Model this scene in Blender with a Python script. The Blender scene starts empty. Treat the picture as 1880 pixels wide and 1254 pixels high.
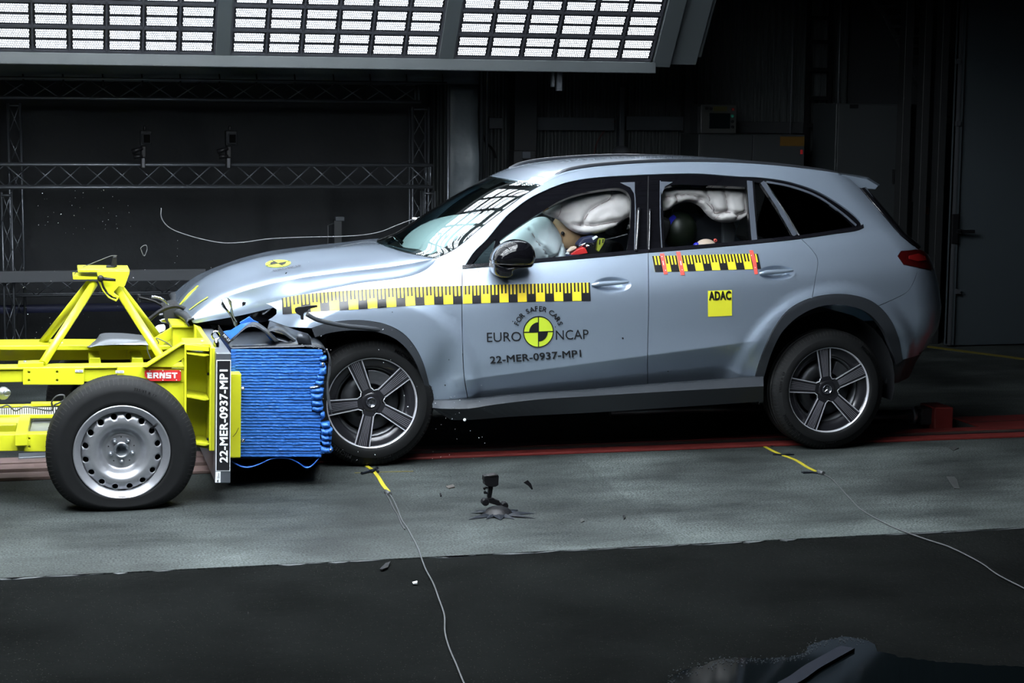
import bpy, bmesh, math, random
import numpy as np
from mathutils import Vector, Matrix
from mathutils.geometry import delaunay_2d_cdt
random.seed(7)
sc = bpy.context.scene
C = sc.collection
# ------------------------------------------------------------------ camera, world, exposure
# world x runs along the test track (to the right), y away from the camera, z up
FOC = 3400.0; YAW = math.radians(14.0); PITCH = math.atan(427/FOC); ROLL = 0.0095
_fh = np.array([math.sin(YAW), math.cos(YAW), 0.]); _r = np.array([math.cos(YAW), -math.sin(YAW), 0.]); _z = np.array([0, 0, 1.])
CF = _fh*math.cos(PITCH) - _z*math.sin(PITCH); _u = _fh*math.sin(PITCH) + _z*math.cos(PITCH)
CR = _r*math.cos(ROLL) + _u*math.sin(ROLL); CU = -_r*math.sin(ROLL) + _u*math.cos(ROLL)
CC = np.array([-1.7931, -10.4589, 2.07])
cam_d = bpy.data.cameras.new('camera'); cam = bpy.data.objects.new('camera', cam_d); C.objects.link(cam)
M = Matrix.Identity(4)
for i in range(3):
    M[i][0] = CR[i]; M[i][1] = CU[i]; M[i][2] = -CF[i]; M[i][3] = CC[i]
cam.matrix_world = M
cam_d.sensor_fit = 'HORIZONTAL'; cam_d.sensor_width = 36; cam_d.lens = FOC/1880*36; cam_d.clip_end = 200
sc.camera = cam
w = bpy.data.worlds.new('dark hall'); sc.world = w; w.use_nodes = True
w.node_tree.nodes['Background'].inputs[0].default_value = (0.55, 0.7, 1.0, 1)
w.node_tree.nodes['Background'].inputs[1].default_value = 0.004
sc.view_settings.view_transform = 'Standard'; sc.view_settings.look = 'None'
sc.view_settings.exposure = 0.0; sc.view_settings.gamma = 1.0; sc.view_settings.use_curve_mapping = False
LED_FAR, LED_ROOF, LED_RNEAR, LED_NEAR = 8.0, 7.5, 52.0, 27.0          # strength of the three banks of ceiling lamps
sc.cycles.max_bounces = 8; sc.cycles.use_denoising = True; sc.cycles.sample_clamp_indirect = 4.0
sc.cycles.caustics_reflective = False; sc.cycles.caustics_refractive = False

# ------------------------------------------------------------------ measuring helpers (a sight line cut with a plane of the hall)
def ray(x, y): return CF + CR*(x-940)/FOC - CU*(y-627)/FOC
def PY(x, y, v):
    d = ray(x, y); return CC + d*((v-CC[1])/d[1])
def PZ(x, y, z=0.0):
    d = ray(x, y); return CC + d*((z-CC[2])/d[2])
def PX(x, y, u):
    d = ray(x, y); return CC + d*((u-CC[0])/d[0])
def proj(p):
    q = np.asarray(p, float) - CC; w_ = q @ CF
    return np.stack([940+FOC*(q @ CR)/w_, 627-FOC*(q @ CU)/w_], -1)

# ------------------------------------------------------------------ materials
MATS = {}
def mat(name, col, rough=0.5, metal=0.0, coat=0.0, noise=None, bump=None, emit=None, spec=0.5, alpha=None):
    if name in MATS: return MATS[name]
    m = bpy.data.materials.new(name); m.use_nodes = True; MATS[name] = m
    nt = m.node_tree; b = nt.nodes['Principled BSDF']
    b.inputs['Base Color'].default_value = (*col, 1); b.inputs['Roughness'].default_value = rough
    b.inputs['Metallic'].default_value = metal; b.inputs['Coat Weight'].default_value = coat
    b.inputs['Coat Roughness'].default_value = 0.04; b.inputs['Specular IOR Level'].default_value = spec
    if alpha is not None: b.inputs['Alpha'].default_value = alpha
    if emit: b.inputs['Emission Color'].default_value = (*emit[0], 1); b.inputs['Emission Strength'].default_value = emit[1]
    geo = nt.nodes.new('ShaderNodeNewGeometry')
    if noise:      # (scale, amount): procedural colour variation
        n = nt.nodes.new('ShaderNodeTexNoise'); n.inputs['Scale'].default_value = noise[0]; n.inputs['Detail'].default_value = 6
        nt.links.new(geo.outputs['Position'], n.inputs['Vector'])
        mx = nt.nodes.new('ShaderNodeMix'); mx.data_type = 'RGBA'
        a = noise[1]
        mx.inputs['A'].default_value = (*[c*(1-a) for c in col], 1); mx.inputs['B'].default_value = (*[min(1, c*(1+a)) for c in col], 1)
        nt.links.new(n.outputs['Fac'], mx.inputs['Factor']); nt.links.new(mx.outputs['Result'], b.inputs['Base Color'])
    if bump:       # (scale, strength, distance)
        n = nt.nodes.new('ShaderNodeTexNoise'); n.inputs['Scale'].default_value = bump[0]; n.inputs['Detail'].default_value = 4
        nt.links.new(geo.outputs['Position'], n.inputs['Vector'])
        bp = nt.nodes.new('ShaderNodeBump'); bp.inputs['Strength'].default_value = bump[1]; bp.inputs['Distance'].default_value = bump[2]
        nt.links.new(n.outputs['Fac'], bp.inputs['Height']); nt.links.new(bp.outputs['Normal'], b.inputs['Normal'])
    return m
paint = mat('silver blue car paint', (0.43, 0.52, 0.645), 0.33, 0.70, 1.0, noise=(900, 0.06))
black = mat('gloss black trim', (0.006, 0.006, 0.008), 0.12, 0, 0.6)
glossb = mat('piano black pillar', (0.003, 0.003, 0.004), 0.05, 0, 0.0, spec=0.4)
cladd = mat('grained black cladding', (0.028, 0.032, 0.038), 0.45, bump=(900, 0.3, 0.0004))
rubber = mat('tyre rubber', (0.006, 0.0065, 0.007), 0.7, spec=0.2, noise=(30, 0.25), bump=(400, 0.2, 0.0005))
rubtxt = mat('raised tyre lettering', (0.018, 0.019, 0.02), 0.5, spec=0.3)
treadm = mat('tread groove rubber', (0.007, 0.007, 0.007), 0.8)
rimdark = mat('dark grey rim paint', (0.018, 0.018, 0.022), 0.3, 0.3, 0.3)
rimcut = mat('machined rim face', (0.62, 0.63, 0.68), 0.42, 0.55)
rimgrey = mat('mid grey rim edge', (0.20, 0.20, 0.23), 0.4, 0.4)
chrome = mat('chrome', (0.8, 0.82, 0.85), 0.12, 1.0)
steel = mat('cast steel brake', (0.10, 0.105, 0.115), 0.42, 0.8)
dark = mat('dark interior plastic', (0.008, 0.009, 0.011), 0.6, noise=(20, 0.3))
seatm = mat('black seat fabric', (0.012, 0.013, 0.016), 0.8, bump=(600, 0.4, 0.001))
yellow = mat('yellow trolley paint', (0.60, 0.61, 0.022), 0.33, 0, 0.25, noise=(6, 0.07), bump=(60, 0.08, 0.001))
yellow2 = mat('yellow tape', (0.83, 0.62, 0.03), 0.4)
lime = mat('lime yellow sticker', (0.52, 0.66, 0.04), 0.4)
adacy = mat('lemon sticker', (0.78, 0.76, 0.04), 0.4)
ink = mat('black print', (0.01, 0.01, 0.012), 0.4)
white = mat('white print', (0.8, 0.83, 0.85), 0.45)
redm = mat('red plate', (0.62, 0.03, 0.03), 0.4)
redtape = mat('red tape', (0.75, 0.09, 0.07), 0.5)
blue = mat('blue aluminium honeycomb', (0.02, 0.12, 0.43), 0.5, 0.15, noise=(40, 0.15), bump=(120, 0.35, 0.004))
bluesheet = mat('blue cladding sheet', (0.025, 0.13, 0.5), 0.35, 0.3)
alu = mat('bare aluminium', (0.5, 0.53, 0.57), 0.34, 0.95, noise=(14, 0.2))
sheet = mat('bent grey metal sheet', (0.03, 0.034, 0.042), 0.3, 0.6, noise=(9, 0.3))
steelrim = mat('silver steel wheel', (0.42, 0.43, 0.46), 0.34, 0.75, noise=(50, 0.08))
platem = mat('grey steel plate', (0.2, 0.22, 0.25), 0.38, 0.8, noise=(12, 0.25))
bag = mat('airbag fabric', (0.74, 0.68, 0.67), 0.8, bump=(900, 0.2, 0.0005))
bag2 = mat('grey white airbag fabric', (0.6, 0.68, 0.72), 0.8, bump=(900, 0.2, 0.0005))
seam = mat('airbag seam thread', (0.35, 0.27, 0.27), 0.8)
skin = mat('dummy vinyl skin', (0.42, 0.27, 0.15), 0.5)
skin2 = mat('pale dummy vinyl', (0.68, 0.52, 0.42), 0.5)
navy = mat('dark blue suit', (0.012, 0.016, 0.05), 0.6)
cable = mat('grey cable', (0.06, 0.063, 0.066), 0.5)
cabledk = mat('dark cable', (0.05, 0.05, 0.055), 0.5)
trussm = mat('aluminium truss tube', (0.12, 0.13, 0.145), 0.4, 0.7)
tarp = mat('grey tarpaulin', (0.075, 0.09, 0.10), 0.55, noise=(1.3, 0.35), bump=(2.2, 0.6, 0.08))
cloth = mat('black backdrop cloth', (0.012, 0.014, 0.017), 0.8, noise=(1.2, 0.3), bump=(3, 0.5, 0.05))
bluecloth = mat('dark blue tarpaulin', (0.03, 0.035, 0.085), 0.6)
rigm = mat('grey lacquered rig frame', (0.06, 0.07, 0.075), 0.5, noise=(2, 0.12))
rigdark = mat('dark lamp housing', (0.05, 0.052, 0.062), 0.5)
corr = mat('corrugated steel', (0.06, 0.068, 0.07), 0.5, 0.2, noise=(1, 0.3))
wallm = mat('dark grey cladding', (0.022, 0.025, 0.028), 0.6, noise=(1.5, 0.15))
cabm = mat('grey cabinet lacquer', (0.022, 0.026, 0.028), 0.5)
doorm = mat('grey door lacquer', (0.035, 0.045, 0.052), 0.5, noise=(0.8, 0.12))
redrail = mat('red painted track rail', (0.12, 0.012, 0.010), 0.55, noise=(9, 0.35))
railtop = mat('worn track metal', (0.07, 0.045, 0.038), 0.5, 0.4, noise=(11, 0.4))
railleft = mat('faded red track rail', (0.13, 0.085, 0.08), 0.6, noise=(9, 0.3))
plastic = mat('black plastic', (0.005, 0.005, 0.006), 0.45, spec=0.25)
yfloor = mat('yellow floor paint', (0.13, 0.105, 0.006), 0.6)
taillens = mat('red tail lamp lens', (0.035, 0.002, 0.002), 0.15, 0, 0.8)
bluepaint = mat('wet blue marker paint', (0.03, 0.03, 0.5), 0.25, 0, 0.6)
olive = mat('dark olive dummy head', (0.004, 0.007, 0.003), 0.4)

def glassmat(name, tint, refl_boost, opac=0.0):
    m = bpy.data.materials.new(name); m.use_nodes = True; nt = m.node_tree
    for n in list(nt.nodes): nt.nodes.remove(n)
    out = nt.nodes.new('ShaderNodeOutputMaterial'); tr = nt.nodes.new('ShaderNodeBsdfTransparent'); gl = nt.nodes.new('ShaderNodeBsdfGlossy')
    tr.inputs[0].default_value = (*tint, 1); gl.inputs['Roughness'].default_value = 0.01
    fr = nt.nodes.new('ShaderNodeFresnel'); fr.inputs[0].default_value = 1.5
    mu = nt.nodes.new('ShaderNodeMath'); mu.operation = 'MULTIPLY_ADD'; mu.inputs[1].default_value = refl_boost; mu.inputs[2].default_value = opac; mu.use_clamp = True
    mx = nt.nodes.new('ShaderNodeMixShader')
    nt.links.new(fr.outputs[0], mu.inputs[0]); nt.links.new(mu.outputs[0], mx.inputs[0]); nt.links.new(tr.outputs[0], mx.inputs[1]); nt.links.new(gl.outputs[0], mx.inputs[2])
    nt.links.new(mx.outputs[0], out.inputs[0]); MATS[name] = m
    return m
glass_wind = glassmat('laminated windscreen glass', (0.78, 0.93, 0.9), 1.3, 0.02)
glass_side = glassmat('clear side glass', (0.9, 0.93, 0.93), 0.6)
glass_tint = glassmat('privacy glass', (0.04, 0.045, 0.05), 0.7)

def ledmat(nm, LED):
    m = bpy.data.materials.new(nm); m.use_nodes = True; nt = m.node_tree; MATS[nm] = m
    b = nt.nodes['Principled BSDF']; b.inputs['Base Color'].default_value = (0.3, 0.32, 0.36, 1); b.inputs['Roughness'].default_value = 0.3
    tc = nt.nodes.new('ShaderNodeUVMap'); tc.uv_map = 'UVMap'
    mp = nt.nodes.new('ShaderNodeVectorMath'); mp.operation = 'MULTIPLY'; mp.inputs[1].default_value = (13, 4, 0)
    sep = nt.nodes.new('ShaderNodeSeparateXYZ'); nt.links.new(tc.outputs[0], mp.inputs[0]); nt.links.new(mp.outputs[0], sep.inputs[0])
    fl = nt.nodes.new('ShaderNodeMath'); fl.operation = 'FLOOR'; nt.links.new(sep.outputs['Y'], fl.inputs[0])
    hf = nt.nodes.new('ShaderNodeMath'); hf.operation = 'MULTIPLY_ADD'; hf.inputs[1].default_value = 0.5; nt.links.new(fl.outputs[0], hf.inputs[0]); nt.links.new(sep.outputs['X'], hf.inputs[2])
    fx = nt.nodes.new('ShaderNodeMath'); fx.operation = 'FRACT'; nt.links.new(hf.outputs[0], fx.inputs[0])
    fy = nt.nodes.new('ShaderNodeMath'); fy.operation = 'FRACT'; nt.links.new(sep.outputs['Y'], fy.inputs[0])
    cb = nt.nodes.new('ShaderNodeCombineXYZ'); nt.links.new(fx.outputs[0], cb.inputs[0]); nt.links.new(fy.outputs[0], cb.inputs[1])
    ds = nt.nodes.new('ShaderNodeVectorMath'); ds.operation = 'DISTANCE'; ds.inputs[1].default_value = (0.5, 0.5, 0); nt.links.new(cb.outputs[0], ds.inputs[0])
    mr = nt.nodes.new('ShaderNodeMapRange'); mr.interpolation_type = 'SMOOTHSTEP'
    mr.inputs['From Min'].default_value = 0.33; mr.inputs['From Max'].default_value = 0.14
    mr.inputs['To Min'].default_value = 0.024; mr.inputs['To Max'].default_value = 3.9
    nt.links.new(ds.outputs['Value'], mr.inputs['Value'])
    st = nt.nodes.new('ShaderNodeMath'); st.operation = 'MULTIPLY'; st.inputs[1].default_value = LED; nt.links.new(mr.outputs[0], st.inputs[0])
    b.inputs['Emission Color'].default_value = (0.87, 0.94, 1.0, 1); nt.links.new(st.outputs[0], b.inputs['Emission Strength'])
    return m
led = ledmat('LED lens bar', LED_FAR); led_roof = ledmat('LED lens bar roof bank', LED_ROOF); led_rnear = ledmat('LED lens bar near roof bank', LED_RNEAR); led_near = ledmat('LED lens bar near bank', LED_NEAR)

def floor_concrete():
    m = bpy.data.materials.new('worn concrete'); m.use_nodes = True; nt = m.node_tree; MATS['conc'] = m
    b = nt.nodes['Principled BSDF']; b.inputs['Roughness'].default_value = 0.7; b.inputs['Specular IOR Level'].default_value = 0.15
    geo = nt.nodes.new('ShaderNodeNewGeometry')
    sc_ = nt.nodes.new('ShaderNodeVectorMath'); sc_.operation = 'MULTIPLY'; sc_.inputs[1].default_value = (0.35, 1.0, 1); nt.links.new(geo.outputs[0], sc_.inputs[0])
    n1 = nt.nodes.new('ShaderNodeTexNoise'); n1.inputs['Scale'].default_value = 2.6; n1.inputs['Detail'].default_value = 8; n1.inputs['Roughness'].default_value = 0.65
    n2 = nt.nodes.new('ShaderNodeTexNoise'); n2.inputs['Scale'].default_value = 90; n2.inputs['Detail'].default_value = 3
    nt.links.new(sc_.outputs[0], n1.inputs[0]); nt.links.new(geo.outputs[0], n2.inputs[0])
    r1 = nt.nodes.new('ShaderNodeValToRGB'); e = r1.color_ramp.elements
    e[0].position = 0.32; e[0].color = (0.019, 0.023, 0.0225, 1); e[1].position = 0.68; e[1].color = (0.060, 0.070, 0.068, 1)
    nt.links.new(n1.outputs[0], r1.inputs[0])
    r2 = nt.nodes.new('ShaderNodeValToRGB'); e = r2.color_ramp.elements
    e[0].position = 0.36; e[0].color = (0.38, 0.38, 0.38, 1); e[1].position = 0.6; e[1].color = (1.2, 1.2, 1.2, 1)
    nt.links.new(n2.outputs[0], r2.inputs[0])
    mx = nt.nodes.new('ShaderNodeMix'); mx.data_type = 'RGBA'; mx.blend_type = 'MULTIPLY'; mx.inputs['Factor'].default_value = 0.95
    nt.links.new(r1.outputs[0], mx.inputs['A']); nt.links.new(r2.outputs[0], mx.inputs['B'])
    sp = nt.nodes.new('ShaderNodeSeparateXYZ'); nt.links.new(geo.outputs[0], sp.inputs[0])
    ln = nt.nodes.new('ShaderNodeMath'); ln.operation = 'MULTIPLY_ADD'; ln.inputs[1].default_value = -0.06; nt.links.new(sp.outputs['Y'], ln.inputs[0]); nt.links.new(sp.outputs['X'], ln.inputs[2])
    n3 = nt.nodes.new('ShaderNodeTexNoise'); n3.inputs['Scale'].default_value = 1.1; n3.inputs['Detail'].default_value = 5; nt.links.new(geo.outputs[0], n3.inputs[0])
    m3 = nt.nodes.new('ShaderNodeMapRange'); m3.inputs['From Min'].default_value = .35; m3.inputs['From Max'].default_value = .65; m3.inputs['To Min'].default_value = .5; m3.inputs['To Max'].default_value = 1.25; nt.links.new(n3.outputs[0], m3.inputs['Value'])
    gt = nt.nodes.new('ShaderNodeMapRange'); gt.inputs['From Min'].default_value = 1.235; gt.inputs['From Max'].default_value = 1.25; gt.inputs['To Min'].default_value = .93; gt.inputs['To Max'].default_value = 1.15; nt.links.new(ln.outputs[0], gt.inputs['Value'])
    mm = nt.nodes.new('ShaderNodeMath'); mm.operation = 'MULTIPLY'; nt.links.new(m3.outputs[0], mm.inputs[0]); nt.links.new(gt.outputs[0], mm.inputs[1])
    # scuffed paler band next to the asphalt joint
    bd = nt.nodes.new('ShaderNodeMapRange'); bd.inputs['From Min'].default_value = -1.45; bd.inputs['From Max'].default_value = -2.15; bd.inputs['To Min'].default_value = 1.0; bd.inputs['To Max'].default_value = 1.45; nt.links.new(sp.outputs['Y'], bd.inputs['Value'])
    m4 = nt.nodes.new('ShaderNodeMath'); m4.operation = 'MULTIPLY'; nt.links.new(mm.outputs[0], m4.inputs[0]); nt.links.new(bd.outputs[0], m4.inputs[1])
    vs_ = nt.nodes.new('ShaderNodeVectorMath'); vs_.operation = 'SCALE'; nt.links.new(mx.outputs['Result'], vs_.inputs[0]); nt.links.new(m4.outputs[0], vs_.inputs['Scale'])
    nt.links.new(vs_.outputs[0], b.inputs['Base Color'])
    bp = nt.nodes.new('ShaderNodeBump'); bp.inputs['Strength'].default_value = 0.35; bp.inputs['Distance'].default_value = 0.003
    nt.links.new(n2.outputs[0], bp.inputs['Height']); nt.links.new(bp.outputs[0], b.inputs['Normal'])
    return m
def floor_asphalt():
    m = bpy.data.materials.new('dark asphalt'); m.use_nodes = True; nt = m.node_tree; MATS['asph'] = m
    b = nt.nodes['Principled BSDF']; b.inputs['Roughness'].default_value = 0.95; b.inputs['Specular IOR Level'].default_value = 0.0
    geo = nt.nodes.new('ShaderNodeNewGeometry')
    v = nt.nodes.new('ShaderNodeTexVoronoi'); v.inputs['Scale'].default_value = 55; nt.links.new(geo.outputs[0], v.inputs[0])
    r = nt.nodes.new('ShaderNodeValToRGB'); e = r.color_ramp.elements
    e[0].position = 0.0; e[0].color = (0.075, 0.078, 0.072, 1); e[1].position = 0.15; e[1].color = (0.0062, 0.0068, 0.0066, 1)
    nt.links.new(v.outputs['Distance'], r.inputs[0])
    n = nt.nodes.new('ShaderNodeTexNoise'); n.inputs['Scale'].default_value = 1.5; n.inputs['Detail'].default_value = 8; nt.links.new(geo.outputs[0], n.inputs[0])
    r2 = nt.nodes.new('ShaderNodeValToRGB'); e = r2.color_ramp.elements
    e[0].position = 0.3; e[0].color = (0.65, 0.65, 0.65, 1); e[1].position = 0.75; e[1].color = (1.25, 1.25, 1.25, 1); nt.links.new(n.outputs[0], r2.inputs[0])
    mx = nt.nodes.new('ShaderNodeMix'); mx.data_type = 'RGBA'; mx.blend_type = 'MULTIPLY'; mx.inputs['Factor'].default_value = 1
    nt.links.new(r.outputs[0], mx.inputs['A']); nt.links.new(r2.outputs[0], mx.inputs['B']); nt.links.new(mx.outputs['Result'], b.inputs['Base Color'])
    bp = nt.nodes.new('ShaderNodeBump'); bp.inputs['Strength'].default_value = 0.6; bp.inputs['Distance'].default_value = 0.004
    nt.links.new(v.outputs['Distance'], bp.inputs['Height']); nt.links.new(bp.outputs[0], b.inputs['Normal'])
    return m
conc = floor_concrete(); asph = floor_asphalt()

# ------------------------------------------------------------------ mesh helpers
class MB:
    def __init__(s): s.v = []; s.f = []; s.m = []; s.sm = []; s.uv = {}
    def add(s, vs, fs, mi=0, sm=False):
        o = len(s.v); s.v += [tuple(map(float, p)) for p in vs]
        for f in fs: s.f.append([i+o for i in f]); s.m.append(mi); s.sm.append(sm)
        return s
    def box(s, x0, x1, y0, y1, z0, z1, mi=0, rot=None, piv=None):
        vs = [Vector((x, y, z)) for z in (z0, z1) for y in (y0, y1) for x in (x0, x1)]
        if rot is not None:
            p = Vector(piv) if piv is not None else Vector(((x0+x1)/2, (y0+y1)/2, (z0+z1)/2))
            vs = [rot @ (q-p) + p for q in vs]
        return s.add(vs, [(0, 2, 3, 1), (4, 5, 7, 6), (0, 1, 5, 4), (2, 6, 7, 3), (0, 4, 6, 2), (1, 3, 7, 5)], mi)
    def beam(s, a, b, wd, h, mi=0, up=(0, 0, 1)):       # rectangular bar from a to b
        a, b = Vector(a), Vector(b); d = (b-a).normalized(); sd = d.cross(Vector(up)).normalized(); u_ = sd.cross(d)
        vs = [p + sd*sx*wd/2 + u_*sy*h/2 for p in (a, b) for sx, sy in ((-1, -1), (1, -1), (1, 1), (-1, 1))]
        return s.add(vs, [(3, 2, 1, 0), (4, 5, 6, 7), (0, 1, 5, 4), (1, 2, 6, 5), (2, 3, 7, 6), (3, 0, 4, 7)], mi)
    def tube(s, pts, r, n=8, mi=0, caps=True, sm=True):
        pts = [Vector(p) for p in pts]; rr = r if hasattr(r, '__len__') else [r]*len(pts)
        up = Vector((0, 0, 1)); vs = []; fs = []
        for i, p in enumerate(pts):
            d = (pts[min(i+1, len(pts)-1)] - pts[max(i-1, 0)]).normalized()
            if i == 0:
                if abs(d.z) > 0.95: up = Vector((0, 1, 0))
                a = d.cross(up).normalized()
            else: a = (a - d*a.dot(d)).normalized()
            b = d.cross(a)
            vs += [p + (a*math.cos(t*2*math.pi/n) + b*math.sin(t*2*math.pi/n))*rr[i] for t in range(n)]
        for i in range(len(pts)-1):
            for t in range(n): fs.append((i*n+t, i*n+(t+1) % n, (i+1)*n+(t+1) % n, (i+1)*n+t))
        s.add(vs, fs, mi, sm)
        if caps: s.add(vs[:n], [tuple(range(n))[::-1]], mi); s.add(vs[-n:], [tuple(range(n))], mi)
        return s
    def lathe(s, prof, n=48, org=(0, 0, 0), mi=0, sm=True, ax='y', close=False):   # prof: (radius, height); axis towards -y (the camera) by default
        vs = []; fs = []; k = len(prof)
        for i in range(n):
            t = i*2*math.pi/n; c, q = math.cos(t), math.sin(t)
            for r, h in prof:
                if ax == 'y': vs.append((org[0]+r*c, org[1]-h, org[2]+r*q))
                elif ax == 'z': vs.append((org[0]+r*c, org[1]+r*q, org[2]+h))
                else: vs.append((org[0]+h, org[1]+r*c, org[2]+r*q))
        for i in range(n):
            j = (i+1) % n
            for a in range(k if close else k-1):
                b = (a+1) % k; fs.append((i*k+a, i*k+b, j*k+b, j*k+a))
        mi_l = mi if hasattr(mi, '__len__') else None
        if mi_l is None: s.add(vs, fs, mi, sm)
        else:
            o = len(s.v); s.v += vs; seg = k if close else k-1
            for q_, f in enumerate(fs): s.f.append([x+o for x in f]); s.m.append(mi_l[q_ % seg]); s.sm.append(sm)
        return s
    def prism(s, poly, f3, dep, mi=0, holes=(), sm=False):   # poly in 2D, f3 maps it to 3D, dep a vector
        vs, tr = cdt(poly, holes); n = len(vs); P = [Vector(f3(*p)) for p in vs]; D = Vector(dep)
        s.add(P, [tuple(t) for t in tr], mi); s.add([p+D for p in P], [tuple(t)[::-1] for t in tr], mi)
        for lp in [poly]+list(holes):
            k = len(lp); Q = [Vector(f3(*p)) for p in lp]
            s.add(Q+[q+D for q in Q], [(i, (i+1) % k, k+(i+1) % k, k+i) for i in range(k)], mi, sm)
        return s
    def ball(s, c, r, n=10, mi=0, sc3=(1, 1, 1), rot=None):
        vs = []; fs = []
        for i in range(n+1):
            p = math.pi*i/n
            for j in range(2*n):
                t = math.pi*j/n; q = Vector((math.sin(p)*math.cos(t)*sc3[0], math.sin(p)*math.sin(t)*sc3[1], math.cos(p)*sc3[2]))*r
                if rot is not None: q = rot @ q
                vs.append(q + Vector(c))
        for i in range(n):
            for j in range(2*n): fs.append((i*2*n+j, i*2*n+(j+1) % (2*n), (i+1)*2*n+(j+1) % (2*n), (i+1)*2*n+j))
        return s.add(vs, fs, mi, True)

def inside(poly, x, y):
    c = False; n = len(poly); j = n-1
    for i in range(n):
        xi, yi = poly[i]; xj, yj = poly[j]
        if (yi > y) != (yj > y) and x < (xj-xi)*(y-yi)/(yj-yi)+xi: c = not c
        j = i
    return c
def cdt(poly, holes=(), pts=()):
    V = []; E = []
    for lp in [poly]+list(holes):
        o = len(V); k = len(lp); V += [Vector(p) for p in lp]; E += [(o+i, o+(i+1) % k) for i in range(k)]
    V += [Vector(p) for p in pts]
    ov, oe, of, *_ = delaunay_2d_cdt(V, E, [], 0, 1e-6)
    tr = []
    for f in of:
        cx = sum(ov[i].x for i in f)/len(f); cy = sum(ov[i].y for i in f)/len(f)
        if inside(poly, cx, cy) and not any(inside(h, cx, cy) for h in holes): tr.append(list(f))
    return [(p.x, p.y) for p in ov], tr

def setp(o, label=None, cat=None, group=None, kind=None):
    if label: o['label'] = label
    if cat: o['category'] = cat
    if group: o['group'] = group
    if kind: o['kind'] = kind
    return o
def E(name, loc, label, cat, group=None):
    o = bpy.data.objects.new(name, None); C.objects.link(o); o.location = loc; o.empty_display_size = 0.1
    return setp(o, label, cat, group)
def obj(name, mb, mats, parent=None, label=None, cat=None, group=None, kind=None, local=False, bevel=0, sub=0, fixn=True, seg=2):
    me = bpy.data.meshes.new(name)
    if isinstance(mb, MB): me.from_pydata(mb.v, [], mb.f)
    else: me = mb
    if not isinstance(mats, (list, tuple)): mats = [mats]
    for m in mats: me.materials.append(m)
    if isinstance(mb, MB):
        me.polygons.foreach_set('material_index', mb.m); me.polygons.foreach_set('use_smooth', mb.sm)
        if fixn:
            bm = bmesh.new(); bm.from_mesh(me); bmesh.ops.remove_doubles(bm, verts=bm.verts, dist=1e-5)
            bmesh.ops.recalc_face_normals(bm, faces=bm.faces); bm.to_mesh(me); bm.free()
    me.update()
    o = bpy.data.objects.new(name, me); C.objects.link(o)
    if parent is not None:
        o.parent = parent
        if not local:
            if parent.type == 'EMPTY' and parent.parent is None: o.location = -Vector(parent.location)
    elif not local:
        n = len(me.vertices); co = np.empty(n*3); me.vertices.foreach_get('co', co); co = co.reshape(-1, 3)
        b = np.array([(co[:, 0].min()+co[:, 0].max())/2, (co[:, 1].min()+co[:, 1].max())/2, co[:, 2].min()])
        me.vertices.foreach_set('co', (co-b).ravel()); o.location = b; me.update()
    if bevel:
        md = o.modifiers.new('b', 'BEVEL'); md.width = bevel; md.segments = seg; md.limit_method = 'ANGLE'; md.angle_limit = 0.6
    if sub: md = o.modifiers.new('s', 'SUBSURF'); md.levels = md.render_levels = sub
    return setp(o, label, cat, group, kind)
def cr(pts, step=None, n=6):         # smooth curve through points
    P = [np.array(p, float) for p in pts]
    if len(P) < 3: return [tuple(p) for p in P]
    out = []; Q = [2*P[0]-P[1]] + P + [2*P[-1]-P[-2]]
    for i in range(1, len(Q)-2):
        a, b, c, d = Q[i-1:i+3]
        ta = np.linalg.norm(b-a)**.5; tb = np.linalg.norm(c-b)**.5; tc = np.linalg.norm(d-c)**.5
        m1 = (b-a)/ta - (c-a)/(ta+tb) + (c-b)/tb; m2 = (c-b)/tb - (d-b)/(tb+tc) + (d-c)/tc; m1 = m1*tb; m2 = m2*tb
        for k in range(n):
            t = k/n; out.append(tuple((2*t**3-3*t*t+1)*b + (t**3-2*t*t+t)*m1 + (-2*t**3+3*t*t)*c + (t**3-t*t)*m2))
    out.append(tuple(P[-1])); return out
def join(*cs):
    o = []
    for c in cs:
        for p in c:
            if not o or abs(p[0]-o[-1][0])+abs(p[1]-o[-1][1]) > 1e-6: o.append(tuple(p))
    if abs(o[0][0]-o[-1][0])+abs(o[0][1]-o[-1][1]) < 1e-6: o.pop()
    return o
def circ(cx, cy, r, n=20, ry=None): return [(cx+r*math.cos(2*math.pi*i/n), cy+(ry or r)*math.sin(2*math.pi*i/n)) for i in range(n)]
TL = []          # layer of every vertex of the last lettering, so that the thickened strokes never lie in one plane
def text_mesh(s, size=1.0, bold=0.0, sx=1.0, align='CENTER', space=1.0):
    if bold > 0:
        v0, f0 = text_mesh(s, size, 0, sx, align, space*(1+bold*1.2)); V = []; F = []; TL.clear()
        for dx, dy in ((-1, 0), (1, 0), (0, .8), (0, -.8), (-.7, .6), (.7, .6), (-.7, -.6), (.7, -.6)):
            o = len(V); V += [(x+dx*bold, y+dy*bold) for x, y in v0]; F += [tuple(i+o for i in f) for f in f0]; TL.extend([len(TL)//len(v0)]*len(v0))
        return V, F
    cu = bpy.data.curves.new('t', 'FONT'); cu.body = s; cu.size = size; cu.align_x = align; cu.space_character = space
    cu.resolution_u = 3; o = bpy.data.objects.new('t', cu); C.objects.link(o)
    dg = bpy.context.evaluated_depsgraph_get(); me = o.evaluated_get(dg).to_mesh()
    vs = [(v.co.x*sx, v.co.y) for v in me.vertices]; fs = [tuple(p.vertices) for p in me.polygons]
    TL.clear(); TL.extend([0]*len(vs)); o.evaluated_get(dg).to_mesh_clear(); bpy.data.objects.remove(o); bpy.data.curves.remove(cu)
    return vs, fs
# ================================================================== THE SETTING
mb = MB().box(-14, 16, -2.2, 14, -0.08, 0)
obj('floor', mb, conc, kind='structure')
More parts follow.
